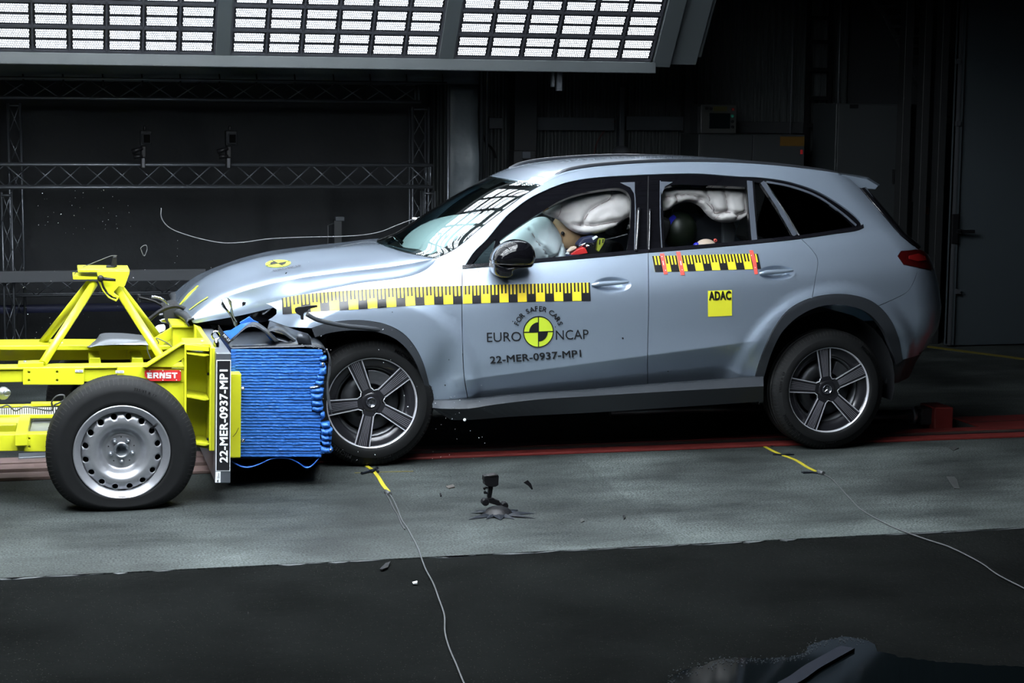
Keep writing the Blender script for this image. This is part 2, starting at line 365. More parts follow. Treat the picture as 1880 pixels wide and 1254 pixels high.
# asphalt lane with a crumbled joint against the concrete
rng = random.Random(3)
edge = []
u = -14.0
while u < 16:
    edge.append((u, -2.195 + rng.uniform(-0.012, 0.006) - (0.03 if rng.random() < 0.12 else 0))); u += rng.uniform(0.05, 0.14)
poly = [(-14, -16), (16, -16), (16, -2.2)] + edge[::-1]
mb = MB().prism(poly, lambda a, b: (a, b, -0.006), (0, 0, -0.07))
obj('floor', mb, asph, kind='structure')
mb = MB()
for q in range(44):
    a = rng.uniform(-2.2, 3.4); ln = rng.uniform(0.06, 0.3); d = rng.uniform(0.008, 0.03)
    mb.prism([(a, -2.2), (a+ln*.3, -2.2-d), (a+ln*.7, -2.2-d*.8), (a+ln, -2.2)], lambda x, y: (x, y, -0.0015), (0, 0, -0.01))
obj('floor_edge_crumble', mb, mat('broken concrete edge', (0.045, 0.052, 0.055), 0.8), kind='structure')
# painted track rails let into the floor
for n_, (y0, y1, m_, z1) in enumerate([(0.165, 0.285, redrail, 0.014), (0.30, 0.40, railtop, 0.012), (0.41, 0.52, redrail, 0.014)]):
    for (xa, xb) in ((-0.75, 14),):
        obj('track_rail', MB().box(xa, xb, y0, y1, 0, z1), m_, kind='structure', bevel=0.003)
for (y0, y1, z1) in ((-0.02, 0.13, 0.02), (0.16, 0.30, 0.035), (0.33, 0.48, 0.04), (0.95, 1.1, 0.04)):
    obj('track_rail', MB().box(-8, -0.76, y0, y1, 0, z1), railleft, kind='structure', bevel=0.004)
obj('track_rail', MB().box(4.15, 14, 0.53, 0.93, 0, .012), redrail, kind='structure', bevel=.003)
obj('track_groove', MB().box(4.15, 14, .70, .712, 0, .0135), ink, kind='structure')
obj('track_groove', MB().box(-8, 14, 0.30, 0.312, 0, 0.0155), ink, kind='structure')
p0 = PZ(1735, 640); p1 = PZ(1885, 660); p0 = PZ(1700, 636)
mb = MB(); d_ = (p1-p0)/np.linalg.norm(p1-p0); nn = np.array([-d_[1], d_[0], 0])*0.05
mb.add([p0-nn, p1-nn, p1+nn, p0+nn, *(q+np.array([0, 0, .002]) for q in (p0-nn, p1-nn, p1+nn, p0+nn))], [(4, 5, 6, 7), (0, 1, 5, 4), (1, 2, 6, 5), (2, 3, 7, 6), (3, 0, 4, 7)])
obj('floor_marking', mb, yfloor, kind='structure')

# walls
mb = MB(); xs = []; u = 1.5; k = 0
while u < 5.7:
    xs += [(u, 6.30), (u+0.016, 6.275), (u+0.034, 6.275), (u+0.05, 6.30)]; u += 0.068
vs = [(x, y, z) for x, y in xs for z in (0, 6)]
mb.add(vs, [(2*i, 2*i+2, 2*i+3, 2*i+1) for i in range(len(xs)-1)])
obj('wall_back', mb, corr, kind='structure', fixn=False)
obj('wall_back_shell', MB().box(-12, 14, 6.36, 6.5, 0, 8), wallm, kind='structure')
obj('wall_right', MB().box(14, 14.2, -16, 6.5, 0, 8), wallm, kind='structure')
obj('wall_left', MB().box(-14.2, -14, -16, 6.5, 0, 8), wallm, kind='structure')
obj('ceiling', MB().box(-14, 14, -16, 6.5, 8, 8.2), wallm, kind='structure')
# large sliding door on the right with strip, edge trim and lever
dr = E('door_1', (7.5, 4.5, 0), None, None); setp(dr, kind='structure')
a = PY(1768, 20, 4.5)[0]; a2 = PY(1757, 0, 4.5)[0]
obj('door_leaf', MB().box(a-0.02, 12, 4.5, 4.58, 0.012, 7), doorm, dr, bevel=0.004)
obj('edge_strip', MB().box(5.98, a-0.02, 4.46, 4.55, 0.02, 7), doorm, dr, bevel=0.004)
obj('edge_bead', MB().box(a-0.028, a-0.016, 4.45, 4.5, 0.02, 7), trussm, dr)
hp = PY(1752, 420, 4.45)
obj('lock_plate', MB().box(hp[0]-.03, hp[0]+.03, 4.43, 4.46, hp[2]-.13, hp[2]+.13), plastic, dr, bevel=0.004)
hq = PY(1763, 425, 4.4)
obj('lever_handle', MB().box(hq[0]-.02, hq[0]+.13, 4.37, 4.40, hq[2]-.015, hq[2]+.015).box(hq[0]-.02, hq[0]+.01, 4.37, 4.46, hq[2]-.02, hq[2]+.02), plastic, dr, bevel=0.006)
for (yy, hh) in ((113, .02), (227, .02), (535, .02)):
    q = PY(1758, yy, 4.45); obj('hinge_pin', MB().box(q[0]-.02, q[0]+.02, 4.43, 4.46, q[2]-hh, q[2]+hh), trussm, dr)
for (x0, x1, yv) in ((5.62, 5.70, 4.9), (5.76, 5.83, 4.8), (5.88, 5.95, 4.7)):
    obj('wall_column', MB().box(x0, x1, yv, yv+.12, 0, 6), mat('black column', (0.012, 0.013, 0.014), 0.5), kind='structure', bevel=0.004)
# inclined roof stair / girder behind, upper right
st = E('steel_stair', (5.2, 5.9, 2.5), 'dark steel stair flight climbing behind the grey door cabinet', 'stair')
A_ = PY(1722, 222, 5.8); B_ = PY(1600, -14, 5.8); C_ = PY(1745, 200, 5.8); D_ = PY(1640, -14, 5.8)
obj('stringer', MB().beam(A_, B_, 0.05, 0.07, up=(0, 1, 0)), wallm, st, bevel=0.003)
obj('stringer', MB().beam(C_+np.array([0.02, -.4, 0]), D_+np.array([0.02, -.4, 0]), 0.05, 0.07, up=(0, 1, 0)), wallm, st, bevel=0.003)
for i in range(13):
    t = (i+.5)/13; p = A_*(1-t)+B_*t
    obj('stair_step', MB().box(p[0]-.02, p[0]+.28, 5.42, 5.82, p[2]-.012, p[2]+.012), wallm, st)
# steel post and rail framing on the corrugated wall
def bx(name, x0, y0, x1, y1, v, dep, m, parent=None, **k):    # box front face given by two corners in the plane y=v
    a = PY(x0, y1, v); b = PY(x1, y0, v)
    return obj(name, MB().box(a[0], b[0], v, v+dep, a[2], b[2]), m, parent, **k)
galv = mat('galvanised steel', (0.06, 0.068, 0.078), 0.5, 0.3, noise=(2, 0.25))
bx('wall_girt', 985, 216, 1128, 239, 6.15, 0.1, galv, kind='structure', bevel=0.004)
bx('wall_girt', 1150, 214, 1262, 239, 6.15, 0.1, galv, kind='structure', bevel=0.004)
bx('wall_girt', 1300, 224, 1475, 244, 6.15, 0.1, wallm, kind='structure', bevel=0.004)
bx('wall_post', 1131, 160, 1148, 640, 6.1, 0.1, galv, kind='structure', bevel=0.004)
bx('wall_post', 941, 60, 988, 640, 6.0, 0.2, wallm, kind='structure', bevel=0.006)
bx('wall_post', 1262, -300, 1268, 640, 6.1, 0.1, wallm, kind='structure')
bx('wall_post', 1722, -300, 1732, 640, 5.0, 0.1, wallm, kind='structure')

# cabinets
c = E('control_cabinet', (4.0, 5.2, 0), 'low wide grey control cabinet with two doors and an orange notice, behind the car roof', 'cabinet')
def cb(name, x0, y0, x1, y1, v, dep, m, par, **k): return bx(name, x0, y0, x1, y1, v, dep, m, par, **k)
aa = PY(1285, 246, 5.3); bb = PY(1480, 249, 5.3)
obj('cabinet_body', MB().box(aa[0], bb[0], 5.33, 5.8, 0, aa[2]), cabm, c, bevel=0.006)
mid = PY(1383, 246, 5.3)[0]
obj('cabinet_door', MB().box(aa[0]+.01, mid-.003, 5.31, 5.33, 0.1, aa[2]-.01), cabm, c, bevel=0.003)
obj('cabinet_door', MB().box(mid+.003, bb[0]-.01, 5.31, 5.33, 0.1, aa[2]-.01), cabm, c, bevel=0.003)
bx('notice', 1432, 251, 1477, 268, 5.305, 0.005, mat('orange notice', (0.09, 0.045, 0.003), 0.5), c)
bx('door_lock', 1470, 275, 1474, 283, 5.30, 0.01, redm, c)
c = E('control_terminal', (3.6, 5.4, 1.5), 'grey operator terminal with a dark screen standing on the low control cabinet', 'control panel')
bx('terminal_body', 1286, 192, 1353, 245, 5.4, 0.25, mat('terminal housing', (0.035, 0.038, 0.036), 0.5), c, bevel=0.008)
bx('terminal_hood', 1280, 196, 1287, 245, 5.42, 0.2, cabm, c)
bx('screen', 1302, 208, 1341, 236, 5.392, 0.01, mat('dark screen', (0.004, 0.008, 0.009), 0.15), c, bevel=0.003)
bx('notice', 1310, 196, 1335, 204, 5.393, 0.006, mat('faded yellow notice', (0.05, 0.045, 0.004), 0.5), c)
for (x, y, m_) in ((1298, 199, plastic), (1305, 200, plastic), (1346, 201, mat('red button', (0.3, 0.02, 0.02), 0.4)), (1345, 213, mat('green lamp', (0.02, 0.25, 0.18), 0.4, emit=((0.05, .8, .5), 0.02))), (1345, 223, plastic), (1345, 233, plastic)):
    p = PY(x, y, 5.39); obj('button', MB().lathe([(0, .01), (.012, .01), (.014, 0), (.014, -.01)], 12, (p[0], 5.392, p[2])), m_, c)
c = E('door_cabinet', (5.3, 5.2, 0), 'tall dark grey steel cabinet with slim handle beside the stair, right of the car', 'cabinet')
a = PY(1538, 190, 5.2); b = PY(1718, 190, 5.2)
obj('cabinet_body', MB().box(a[0], b[0], 5.23, 5.75, 0, a[2]), cabm, c, bevel=0.006)
obj('cabinet_door', MB().box(a[0]+.01, b[0]-.01, 5.2, 5.23, 0.06, a[2]-.01), cabm, c, bevel=0.004)
bx('door_handle', 1640, 311, 1646, 338, 5.17, 0.03, plastic, c, bevel=0.003)
bx('name_plate', 1560, 192, 1576, 199, 5.193, 0.005, plastic, c)
c = E('switch_box', (5.3, 5.0, 1.2), 'small dark switch box with orange tag on a pole behind the car tail', 'switch box')
bx('box_body', 1684, 350, 1710, 372, 5.0, 0.12, wallm, c, bevel=0.005)
bx('tag', 1700, 380, 1705, 393, 5.0, 0.01, mat('orange tag', (0.35, 0.1, 0.01), 0.5), c)
bx('pole', 1698, 393, 1704, 640, 5.02, 0.04, wallm, c)
c = E('wall_cabinet', (2.1, 5.8, 1.5), 'small dark meter box with a pale label and yellow strip on the steel post', 'box')
bx('box_body', 943, 277, 984, 318, 5.75, 0.2, wallm, c, bevel=0.006)
bx('label_plate', 959, 279, 974, 290, 5.74, 0.01, mat('pale label', (0.10, 0.115, 0.14), 0.5), c)
bx('warning_strip', 953, 305, 982, 312, 5.74, 0.01, yfloor, c)
bx('switch', 960, 292, 980, 298, 5.73, 0.02, plastic, c)
c = bx('junction_box', 898, 216, 924, 236, 6.12, 0.15, galv, bevel=0.006, label='small pale grey junction box on the corrugated wall beside the tarpaulin post', cat='box')
# cable ladder
c = E('cable_ladder', (4.4, 6.1, 0), 'dark vertical cable ladder on the corrugated wall left of the tall cabinet', 'cable ladder')
for x in (1484, 1524):
    q = PY(x, 100, 6.1); obj('ladder_rail', MB().box(q[0]-.015, q[0]+.015, 6.08, 6.13, 0, 5), plastic, c)
qa = PY(1484, 100, 6.1)[0]; qb = PY(1524, 100, 6.1)[0]
for yy in (-20, 33, 77, 128, 180, 230, 281, 330):
    q = PY(1500, yy, 6.08); obj('ladder_rung', MB().box(qa, qb, 6.06, 6.09, q[2]-.018, q[2]+.018), plastic, c)
# vertical pipes
for k_, (x, m_, r_, lb) in enumerate([(894, trussm, .012, 'thin bright vertical pipe beside the tarpaulin post'), (884, galv, .02, 'pale vertical pipe along the tarpaulin edge'), (1452, trussm, .008, 'thin vertical conduit left of the cable ladder'), (1538, trussm, .008, 'thin vertical conduit right of the cable ladder')]):
    q = PY(x, 200, 6.0); obj('wall_pipe', MB().tube([(q[0], 6.0, 0), (q[0], 6.0, 5)], r_), m_, label=lb, cat='pipe')
pts = [PY(x, y, 6.25) for x, y in ((876, 110), (878, 190), (884, 240), (893, 262), (905, 275), (910, 290))]
obj('hanging_cable', MB().tube(cr(pts), .012), plastic, label='black cable drooping from the tarpaulin post to the wall', cat='cable')
pts = [PY(x, y, 6.26) for x, y in ((1130, 222), (1110, 240), (1096, 262), (1088, 300))]
obj('hanging_cable', MB().tube(cr(pts), .006), mat('dull red cable', (0.08, 0.02, 0.02), 0.6), label='thin dark red cable curving down the corrugated wall', cat='cable')
# round grey dome seen over the roof
c = E('grey_dome', (3.1, 5.6, 0), 'round grey dome on a dark stand showing just above the car roof', 'lamp')
p = PY(1141, 285, 5.6)
obj('dome', MB().lathe([(.0, .085), (.04, .08), (.075, .055), (.095, .02), (.10, -.02)], 24, tuple(p), ax='z'), mat('dull grey dome', (0.05, 0.055, 0.065), 0.6), c)
obj('stand', MB().box(p[0]-.09, p[0]+.09, 5.52, 5.68, p[2]-.30, p[2]-.02).box(p[0]-.03, p[0]+.03, 5.57, 5.63, 0, p[2]-.3), plastic, c, bevel=.01)
# glimpsed clamp under the canopy
q = PY(1024, 145, 3.4)
obj('beam_clamp', MB().box(q[0]-.05, q[0]-.03, 3.38, 3.42, q[2]-.06, q[2]+.2).box(q[0]-.01, q[0]+.03, 3.38, 3.42, q[2]-.09, q[2]+.2), galv, label='small metal clamp hanging under the lamp canopy', cat='clamp')

# ------------------------------------------------------------------ tarpaulin booth on the left, with trusses
def cloth_grid(name, x0, x1, z0, z1, v, m, amp, sc_, **k):
    nx = max(2, int((x1-x0)/.06)); nz = max(2, int((z1-z0)/.06)); vs = []
    for i in range(nx+1):
        for j in range(nz+1):
            x = x0+(x1-x0)*i/nx; z = z0+(z1-z0)*j/nz
            n_ = mathnoise(x*sc_[0], z*sc_[1]); vs.append((x, v+amp*n_, z))
    fs = [(i*(nz+1)+j, (i+1)*(nz+1)+j, (i+1)*(nz+1)+j+1, i*(nz+1)+j+1) for i in range(nx) for j in range(nz)]
    mb_ = MB().add(vs, fs, 0, True); o = obj(name, mb_, m, k.pop('parent', None), fixn=False, **k)
    md = o.modifiers.new('t', 'SOLIDIFY'); md.thickness = 0.006; return o
import mathutils.noise as mn
def mathnoise(x, z): return mn.noise(Vector((x, z, 0.3))) + .5*mn.noise(Vector((x*2.3+z, z*2.1, 1.7)))
bt = E('tarpaulin_booth', (-1.5, 5.5, 0), 'grey and black tarpaulin booth framed in trusses on the left of the hall', 'booth')
zt = PY(400, 149, 4.9)[2]; ur = PY(822, 250, 4.9)[0]; ur2 = PY(878, 250, 4.9)[0]
cloth_grid('header_sheet', -6, ur2, zt, zt+1.2, 4.9, tarp, .05, (1.3, 3), parent=bt)
cloth_grid('side_sheet', ur, ur2, 0, zt, 4.9, tarp, .11, (3.2, 1.9), parent=bt)
cloth_grid('back_cloth', -6, ur+.1, 0, 3.2, 6.1, cloth, .06, (2.2, .5), parent=bt)
cloth_grid('blue_sheet', -6, .3, PY(200, 572, 5.6)[2], PY(200, 557, 5.6)[2], 5.6, bluecloth, .03, (2, 2), parent=bt)
obj('roof_cloth', MB().box(-6, ur, 4.95, 6.1, 3.1, 3.12), cloth, bt)
for x in (42, 115, 188, 260, 330, 402, 470, 540, 611, 678, 745, 811):
    q = PY(x, 141, 4.86); obj('tie_hook', MB().tube([(q[0], 4.84, q[2]+.02), (q[0]+.005, 4.83, q[2]-.03), (q[0], 4.9, q[2]-.07)], .007), plastic, bt)

def truss(a, b, s, label, panel=None, r=0.014, dirn='h', lacing=True):
    a = Vector(a); b = Vector(b); L = (b-a).length
    t = E('truss', a, label, 'truss', 'booth trusses')
    X = (b-a).normalized(); Y = Vector((0, 1, 0)); Z = X.cross(Y).normalized()
    if dirn == 'h' and Z.z < 0: Z = -Z
    R = Matrix((X, Y, Z)).transposed().to_4x4()
    ch = MB().tube([(0, 0, 0), (L, 0, 0)], r, 8)
    first = None
    for yy in (-s/2, s/2):
        for zz in (-s/2, s/2):
            if first is None: o = obj('chord', ch, trussm, t, local=True); first = o
            else: o = first.copy(); C.objects.link(o); o.parent = t
            o.matrix_local = R @ Matrix.Translation((0, yy, zz))
    if lacing:
        p = panel or s; n = int(L/p); br = None; p = L/n
        bm_ = MB().tube([(0, 0, -s/2), (p, 0, s/2)], r*.42, 6)
        bn_ = None
        for i in range(n):
            for k, yy in enumerate((-s/2, s/2)):
                up = (i+k) % 2 == 0
                if br is None: br = obj('brace', bm_, trussm, t, local=True); o = br
                else: o = br.copy(); C.objects.link(o); o.parent = t
                o.matrix_local = R @ Matrix.Translation((i*p, yy, 0)) @ (Matrix.Identity(4) if up else Matrix.Scale(-1, 4, (0, 0, 1)))
        for xx in (0.02, L-.02):
            for k, yy in enumerate((-s/2, s/2)):
                o = obj('end_post', MB().tube([(0, 0, -s/2), (0, 0, s/2)], r*.7, 6), trussm, t, local=True); o.matrix_local = R @ Matrix.Translation((xx, yy, 0))
    return t
s_ = 0.20
zc = (PY(400, 303, 5.0)[2]+PY(400, 344, 5.0)[2])/2; s_ = PY(400, 303, 5.0)[2]-PY(400, 344, 5.0)[2]
xr = PY(795, 310, 5.0)[0]
truss((-4, 5.1, zc), (xr, 5.1, zc), s_, 'long horizontal truss crossing the booth at mid height behind the bonnet', .2)
zu = (PY(400, 149, 5.2)[2]+PY(400, 183, 5.2)[2])/2
truss((-4, 5.2, zu), (PY(770, 170, 5.2)[0], 5.2, zu), PY(400, 149, 5.2)[2]-PY(400, 183, 5.2)[2], 'dim top truss under the header sheet of the booth', .22)
zl = (PY(100, 515, 5.2)[2]+PY(100, 540, 5.2)[2])/2
truss((-4, 5.3, zl), (xr, 5.3, zl), .14, 'lowest horizontal truss of the booth behind the yellow trolley', .17, r=.010)
for (x, yv, lb) in ((14.5, 5.48, 'upright truss post at the left edge of the booth'), (757, 5.5, 'upright truss post inside the right end of the booth')):
    q = PY(x, 300, yv); truss((q[0]+.06, yv, 0), (q[0]+.06, yv, zu-.12), .14 if x > 500 else .10, lb, .25, r=.011, dirn='v')
q = PY(13, 400, 5.0); truss((q[0], 5.0, 0), (q[0], 4.93, zc-.13), .075, 'shorter front truss post at the left edge under the middle truss', .2, r=.009, dirn='v')
q = PY(792, 400, 5.15); truss((q[0]-.03, 5.15, 0), (q[0]-.03, 5.15, zc-.13), .10, 'shorter truss post under the right end of the middle truss', .2, r=.009, dirn='v')
q = PY(818, 300, 4.87); obj('frame_pole', MB().tube([(q[0], 4.76, 0), (q[0], 4.76, zt)], .014), trussm, label='single vertical pole at the inner edge of the grey side sheet', cat='pole')
q = PY(300, 146, 4.84); obj('frame_pole', MB().tube([(-4, 4.79, q[2]), (PY(818, 150, 4.84)[0], 4.79, q[2])], .010), trussm, label='thin horizontal pole along the lower edge of the header sheet', cat='pole')
a = PY(0, 513, 5.15); b = PY(372, 488, 5.15)
obj('cross_board', MB().box(-4, b[0], 4.83, 4.87, a[2], b[2]), mat('dark grey board', (0.05, 0.055, 0.062), 0.7, noise=(1, .2)), label='long dark grey board lying across the lower booth behind the trolley', cat='board', bevel=.005)

def flood(x, lab):
    c = E('truss_camera', tuple(PY(x, 300, 5.0)), lab, 'camera', 'cameras clamped on the middle truss')
    def P(px, py): return PY(px+x, py, 4.84)
    a = P(-8, 268); b = P(13, 240)
    obj('camera_body', MB().box(a[0], b[0], 4.84, 4.96, a[2], b[2]), mat('camera housing', (0.010, 0.011, 0.013), 0.6, spec=.2), c, bevel=.01)
    a = P(-5, 264); b = P(11, 245); obj('lens_hood', MB().box(a[0], b[0], 4.80, 4.845, a[2], b[2]), mat('camera rim', (0.022, 0.024, 0.028), 0.6, spec=.2), c, bevel=.012)
    a = P(-3, 262); b = P(9, 247); obj('lens', MB().box(a[0], b[0], 4.79, 4.81, a[2], b[2]), mat('matt black lens', (.002, .002, .002), .9, spec=.05), c, bevel=.006)
    a = P(-7, 240); b = P(3, 231); obj('top_knob', MB().box(a[0]+.02, b[0], 4.87, 4.93, a[2], b[2]), plastic, c, bevel=.01)
    a = P(-7, 290); b = P(3, 268); obj('mount', MB().box(a[0], b[0], 4.86, 4.94, a[2], b[2]), plastic, c, bevel=.01)
    obj('pan_handle', MB().tube([P(-4, 272), P(-24, 279)], [.012, .022]), plastic, c)
    obj('pan_handle', MB().tube([P(-4, 287), P(-21, 288)], [.012, .02]), plastic, c)
    a = P(-6, 309); b = P(1, 290); obj('clamp', MB().box(a[0], b[0], 4.86, 4.985, a[2], b[2]), mat('bright clamp', (0.05, 0.052, 0.058), 0.4, 0.6), c, bevel=.006)
flood(266, 'boxy dark camera clamped on the middle truss, left one'); flood(423, 'boxy dark camera clamped on the middle truss, right one nearer the windscreen')
c = E('lamp_stand', tuple(PY(622, 440, 5.5)), 'slim dark stand with a knob on top in the booth above the bonnet', 'stand')
a = PY(614, 640, 5.5); b = PY(628, 405, 5.5); obj('stand_post', MB().box(a[0], b[0], 5.5, 5.56, 0, b[2]), wallm, c, bevel=.004)
a = PY(616, 406, 5.49); b = PY(633, 398, 5.49); obj('stand_knob', MB().box(a[0], b[0], 5.49, 5.55, a[2], b[2]), galv, c, bevel=.006)
a = PY(604, 640, 5.5); b = PY(610, 410, 5.5); obj('side_tube', MB().tube([(a[0], 5.53, 0), (a[0], 5.53, b[2]-.02), (a[0]+.06, 5.53, b[2])], .01), wallm, c)

# ------------------------------------------------------------------ LED canopy over the track
AL = math.radians(53); ca, sa = math.cos(AL), math.sin(AL)
rig = E('light_canopy', (0, 1.5, 2.35), 'big lit ceiling canopy with grids of square white LED lamps above the car', 'light')
DU, DR = 0.2505, 0.21
secs = [(1.145, 2.68), (-0.510, 1.020), (-2.150, -0.625), (-3.80, -2.27), (-5.45, -3.92)]
def bar(mbx, x, y, f3, mi=0):       # lens bar quad with UV 0..1, slightly proud block
    pass
def add_bar(mbx, c, ex, ey, en, wd, ht, th):
    c = Vector(c); vs = [c+ex*sx*wd/2+ey*sy*ht/2+en*sn*th/2 for sn in (1, -1) for sx, sy in ((-1, -1), (1, -1), (1, 1), (-1, 1))]
    mbx.add(vs, [(0, 1, 2, 3), (7, 6, 5, 4), (0, 4, 5, 1), (1, 5, 6, 2), (2, 6, 7, 3), (3, 7, 4, 0)])
def led_obj(name, mbx, par, uvfix=True, **k):
    o = obj(name, mbx, [led, rigdark], par, fixn=False, **k); me = o.data
    uv = me.uv_layers.new(name='UVMap')
    for i, p in enumerate(me.polygons):
        front = (i % 6 == 0)
        p.material_index = 0 if front else 1
        for li, q in zip(p.loop_indices, ((0, 0), (1, 0), (1, 1), (0, 1))): uv.data[li].uv = q if front else (0, 0)
    return o
EX = Vector((1, 0, 0))
# three flat parts of the canopy: far slope, roof, near slope
far = (Vector((0, 3.2, 2.45)), Vector((0, -ca, sa)), 9)
top0 = far[0] + far[1]*DR*9
topn = 24; roof = (top0, Vector((0, -1, 0)), topn)
nr0 = top0 + Vector((0, -1, 0))*DR*topn
near = (nr0, Vector((0, -ca, -sa)), 7)
def nrm(ey): return Vector((0, ey.z, -ey.y)).normalized()*(1 if (Vector((0, ey.z, -ey.y))).dot(Vector((0, 0, -1))) > 0 or abs(ey.z) > .99 else -1)
modules = []
proto = None
for si, (u0, u1) in enumerate(secs):
    dx = (u1-u0)/6
    for pi_, (o0, ey, nrow) in enumerate((far, (top0, Vector((0, -1, 0)), 12), near, (top0+Vector((0, -1, 0))*DR*12, Vector((0, -1, 0)), 12))):
        en = nrm(ey); rest = MB()
        for rw in range(nrow):
            for cl in range(6):
                cx = u0+dx*(cl+.5); cc = o0 + ey*(DR*(rw+.5)) + Vector((cx, 0, 0))
                if pi_ == 0 and rw < 3 and si < 3:
                    if proto is None:
                        m1 = MB()
                        for q in (-.5, .5): add_bar(m1, (0, 0, 0) + ey*0 if False else Vector((0, 0, 0))+ey*(q*.090), EX, ey, en, .208, .070, .02)
                        proto = led_obj('led_module', m1, rig, local=True); o = proto
                    else: o = proto.copy(); C.objects.link(o); o.parent = rig
                    o.location = cc - rig.location
                else:
                    for q in (-.5, .5): add_bar(rest, cc+ey*(q*.090), EX, ey, en, .208, .070, .02)
        on = pi_ == 0 or (pi_ == 1 and 0 < si < 4) or (pi_ >= 2 and 0 < si < 4)
        if rest.v:
            ro = led_obj('led_array', rest, rig, kind='stuff')
            ro.data.materials[0] = (led, led_roof, led_near, led_rnear)[pi_]
            if not on: ro.data.materials[0] = mat('lamp switched off', (0.2, 0.21, 0.23), 0.3)
        # housing: back plate, column ribs and row ribs
        Ln = DR*nrow; b0 = o0 - en*.04
        hb = MB()
        pa = b0+Vector((u0, 0, 0)); pb = b0+Vector((u1, 0, 0))
        hb.add([pa, pb, pb+ey*Ln, pa+ey*Ln, pa-en*.03, pb-en*.03, pb+ey*Ln-en*.03, pa+ey*Ln-en*.03], [(0, 1, 2, 3), (7, 6, 5, 4), (0, 4, 5, 1), (1, 5, 6, 2), (2, 6, 7, 3), (3, 7, 4, 0)])
        obj('back_plate', hb, rigdark, rig)
        rb = MB()
        for cl in range(7):
            x = u0+dx*cl; rb.beam(o0+Vector((x, 0, 0))-en*.01, o0+Vector((x, 0, 0))+ey*Ln-en*.01, .012, .05, up=en)
        for rw in range(nrow+1):
            p = o0+ey*(DR*rw)-en*.01; rb.beam(p+Vector((u0, 0, 0)), p+Vector((u1, 0, 0)), .02, .05, up=en)
        obj('lamp_grid', rb, rigdark, rig)
# grey frame: bottom fascia, dividers, right side frame
o0, ey, nrow = far; en = nrm(ey); Ln = DR*nrow
fz = 2.35
obj('lower_fascia', MB().box(-6, 2.72, 3.17, 3.3, fz, 2.435), rigm, rig, bevel=.006)
for (ua, ub) in ((1.022, 1.143), (-0.623, -0.512), (-2.268, -2.152)):
    p = o0+Vector(((ua+ub)/2, 0, 0))+en*.005; obj('divider', MB().beam(p-ey*.03, p+ey*Ln, ub-ua-.01, .05, up=en), rigm, rig, bevel=.004)
p = o0+Vector((2.77, 0, 0))+en*.005; obj('side_frame', MB().beam(p-ey*.04, p+ey*Ln, .14, .06, up=en), rigm, rig, bevel=.004)
p = o0+Vector((2.96, .05, 0.02))+en*.005; obj('side_frame', MB().beam(p-ey*.04, p+ey*Ln, .22, .05, up=en), rigm, rig, bevel=.004)
for (o1, e1, nr_) in (roof, near):
    e_n = nrm(e1); p = o1+Vector((2.85, 0, 0)); obj('side_frame', MB().beam(p, p+e1*DR*nr_, .3, .06, up=e_n), rigm, rig)
p = nr0+near[1]*DR*7; obj('near_fascia', MB().box(-6, 3.0, p.y-.08, p.y+.03, p.z-.02, p.z+.1), rigm, rig)
obj('end_panel', MB().prism([(3.25, 2.48), (3.0, 2.98), (-3.6, 2.98), (-3.2, 4.02), (2.12, 4.02)], lambda a, b: (3.08, a, b), (.03, 0, 0)), rigm, rig)
obj('canopy_shell', MB().box(-6, 3.1, -3.2, 2.6, 4.02, 4.1), rigm, rig)
# ================================================================== THE CAR
YC = 0.93          # centre line of the car, near flank at y = 0
_kz = np.array([.10, .20, .30, .38, .46, .56, .70, .84, .92, .98, 1.04, 1.09, 1.13, 1.18, 1.28, 1.42, 1.55, 1.62, 1.66, 1.70, 1.80])
_kv = np.array([.20, .14, .085, .05, .02, -.018, -.040, -.055, -.056, -.045, -.024, -.003, .022, .060, .112, .185, .255, .300, .335, .385, .60])
_dz = np.linspace(.1, 1.8, 3401)
_t = np.array(cr(list(zip(_kz, _kv)), n=12)); _dv = np.interp(_dz, _t[:, 0], _t[:, 1])
_k = np.ones(81)/81; _dv = np.convolve(np.pad(_dv, 40, 'edge'), _k, 'valid')
_ez = np.array([.0, .30, .42, .52, .65, .80, .90, 1.0, 1.08, 1.15, 1.25, 1.40, 1.50, 1.56, 1.8])
_eu = np.array([3.62, 3.66, 3.72, 3.76, 3.76, 3.72, 3.68, 3.63, 3.58, 3.53, 3.45, 3.32, 3.24, 3.20, 3.15])
def sst(x, a, b):
    t = np.clip((x-a)/(b-a), 0, 1); return t*t*(3-2*t)
RC = .34
HND = [(1.41, 1.047), (2.445, 1.104)]
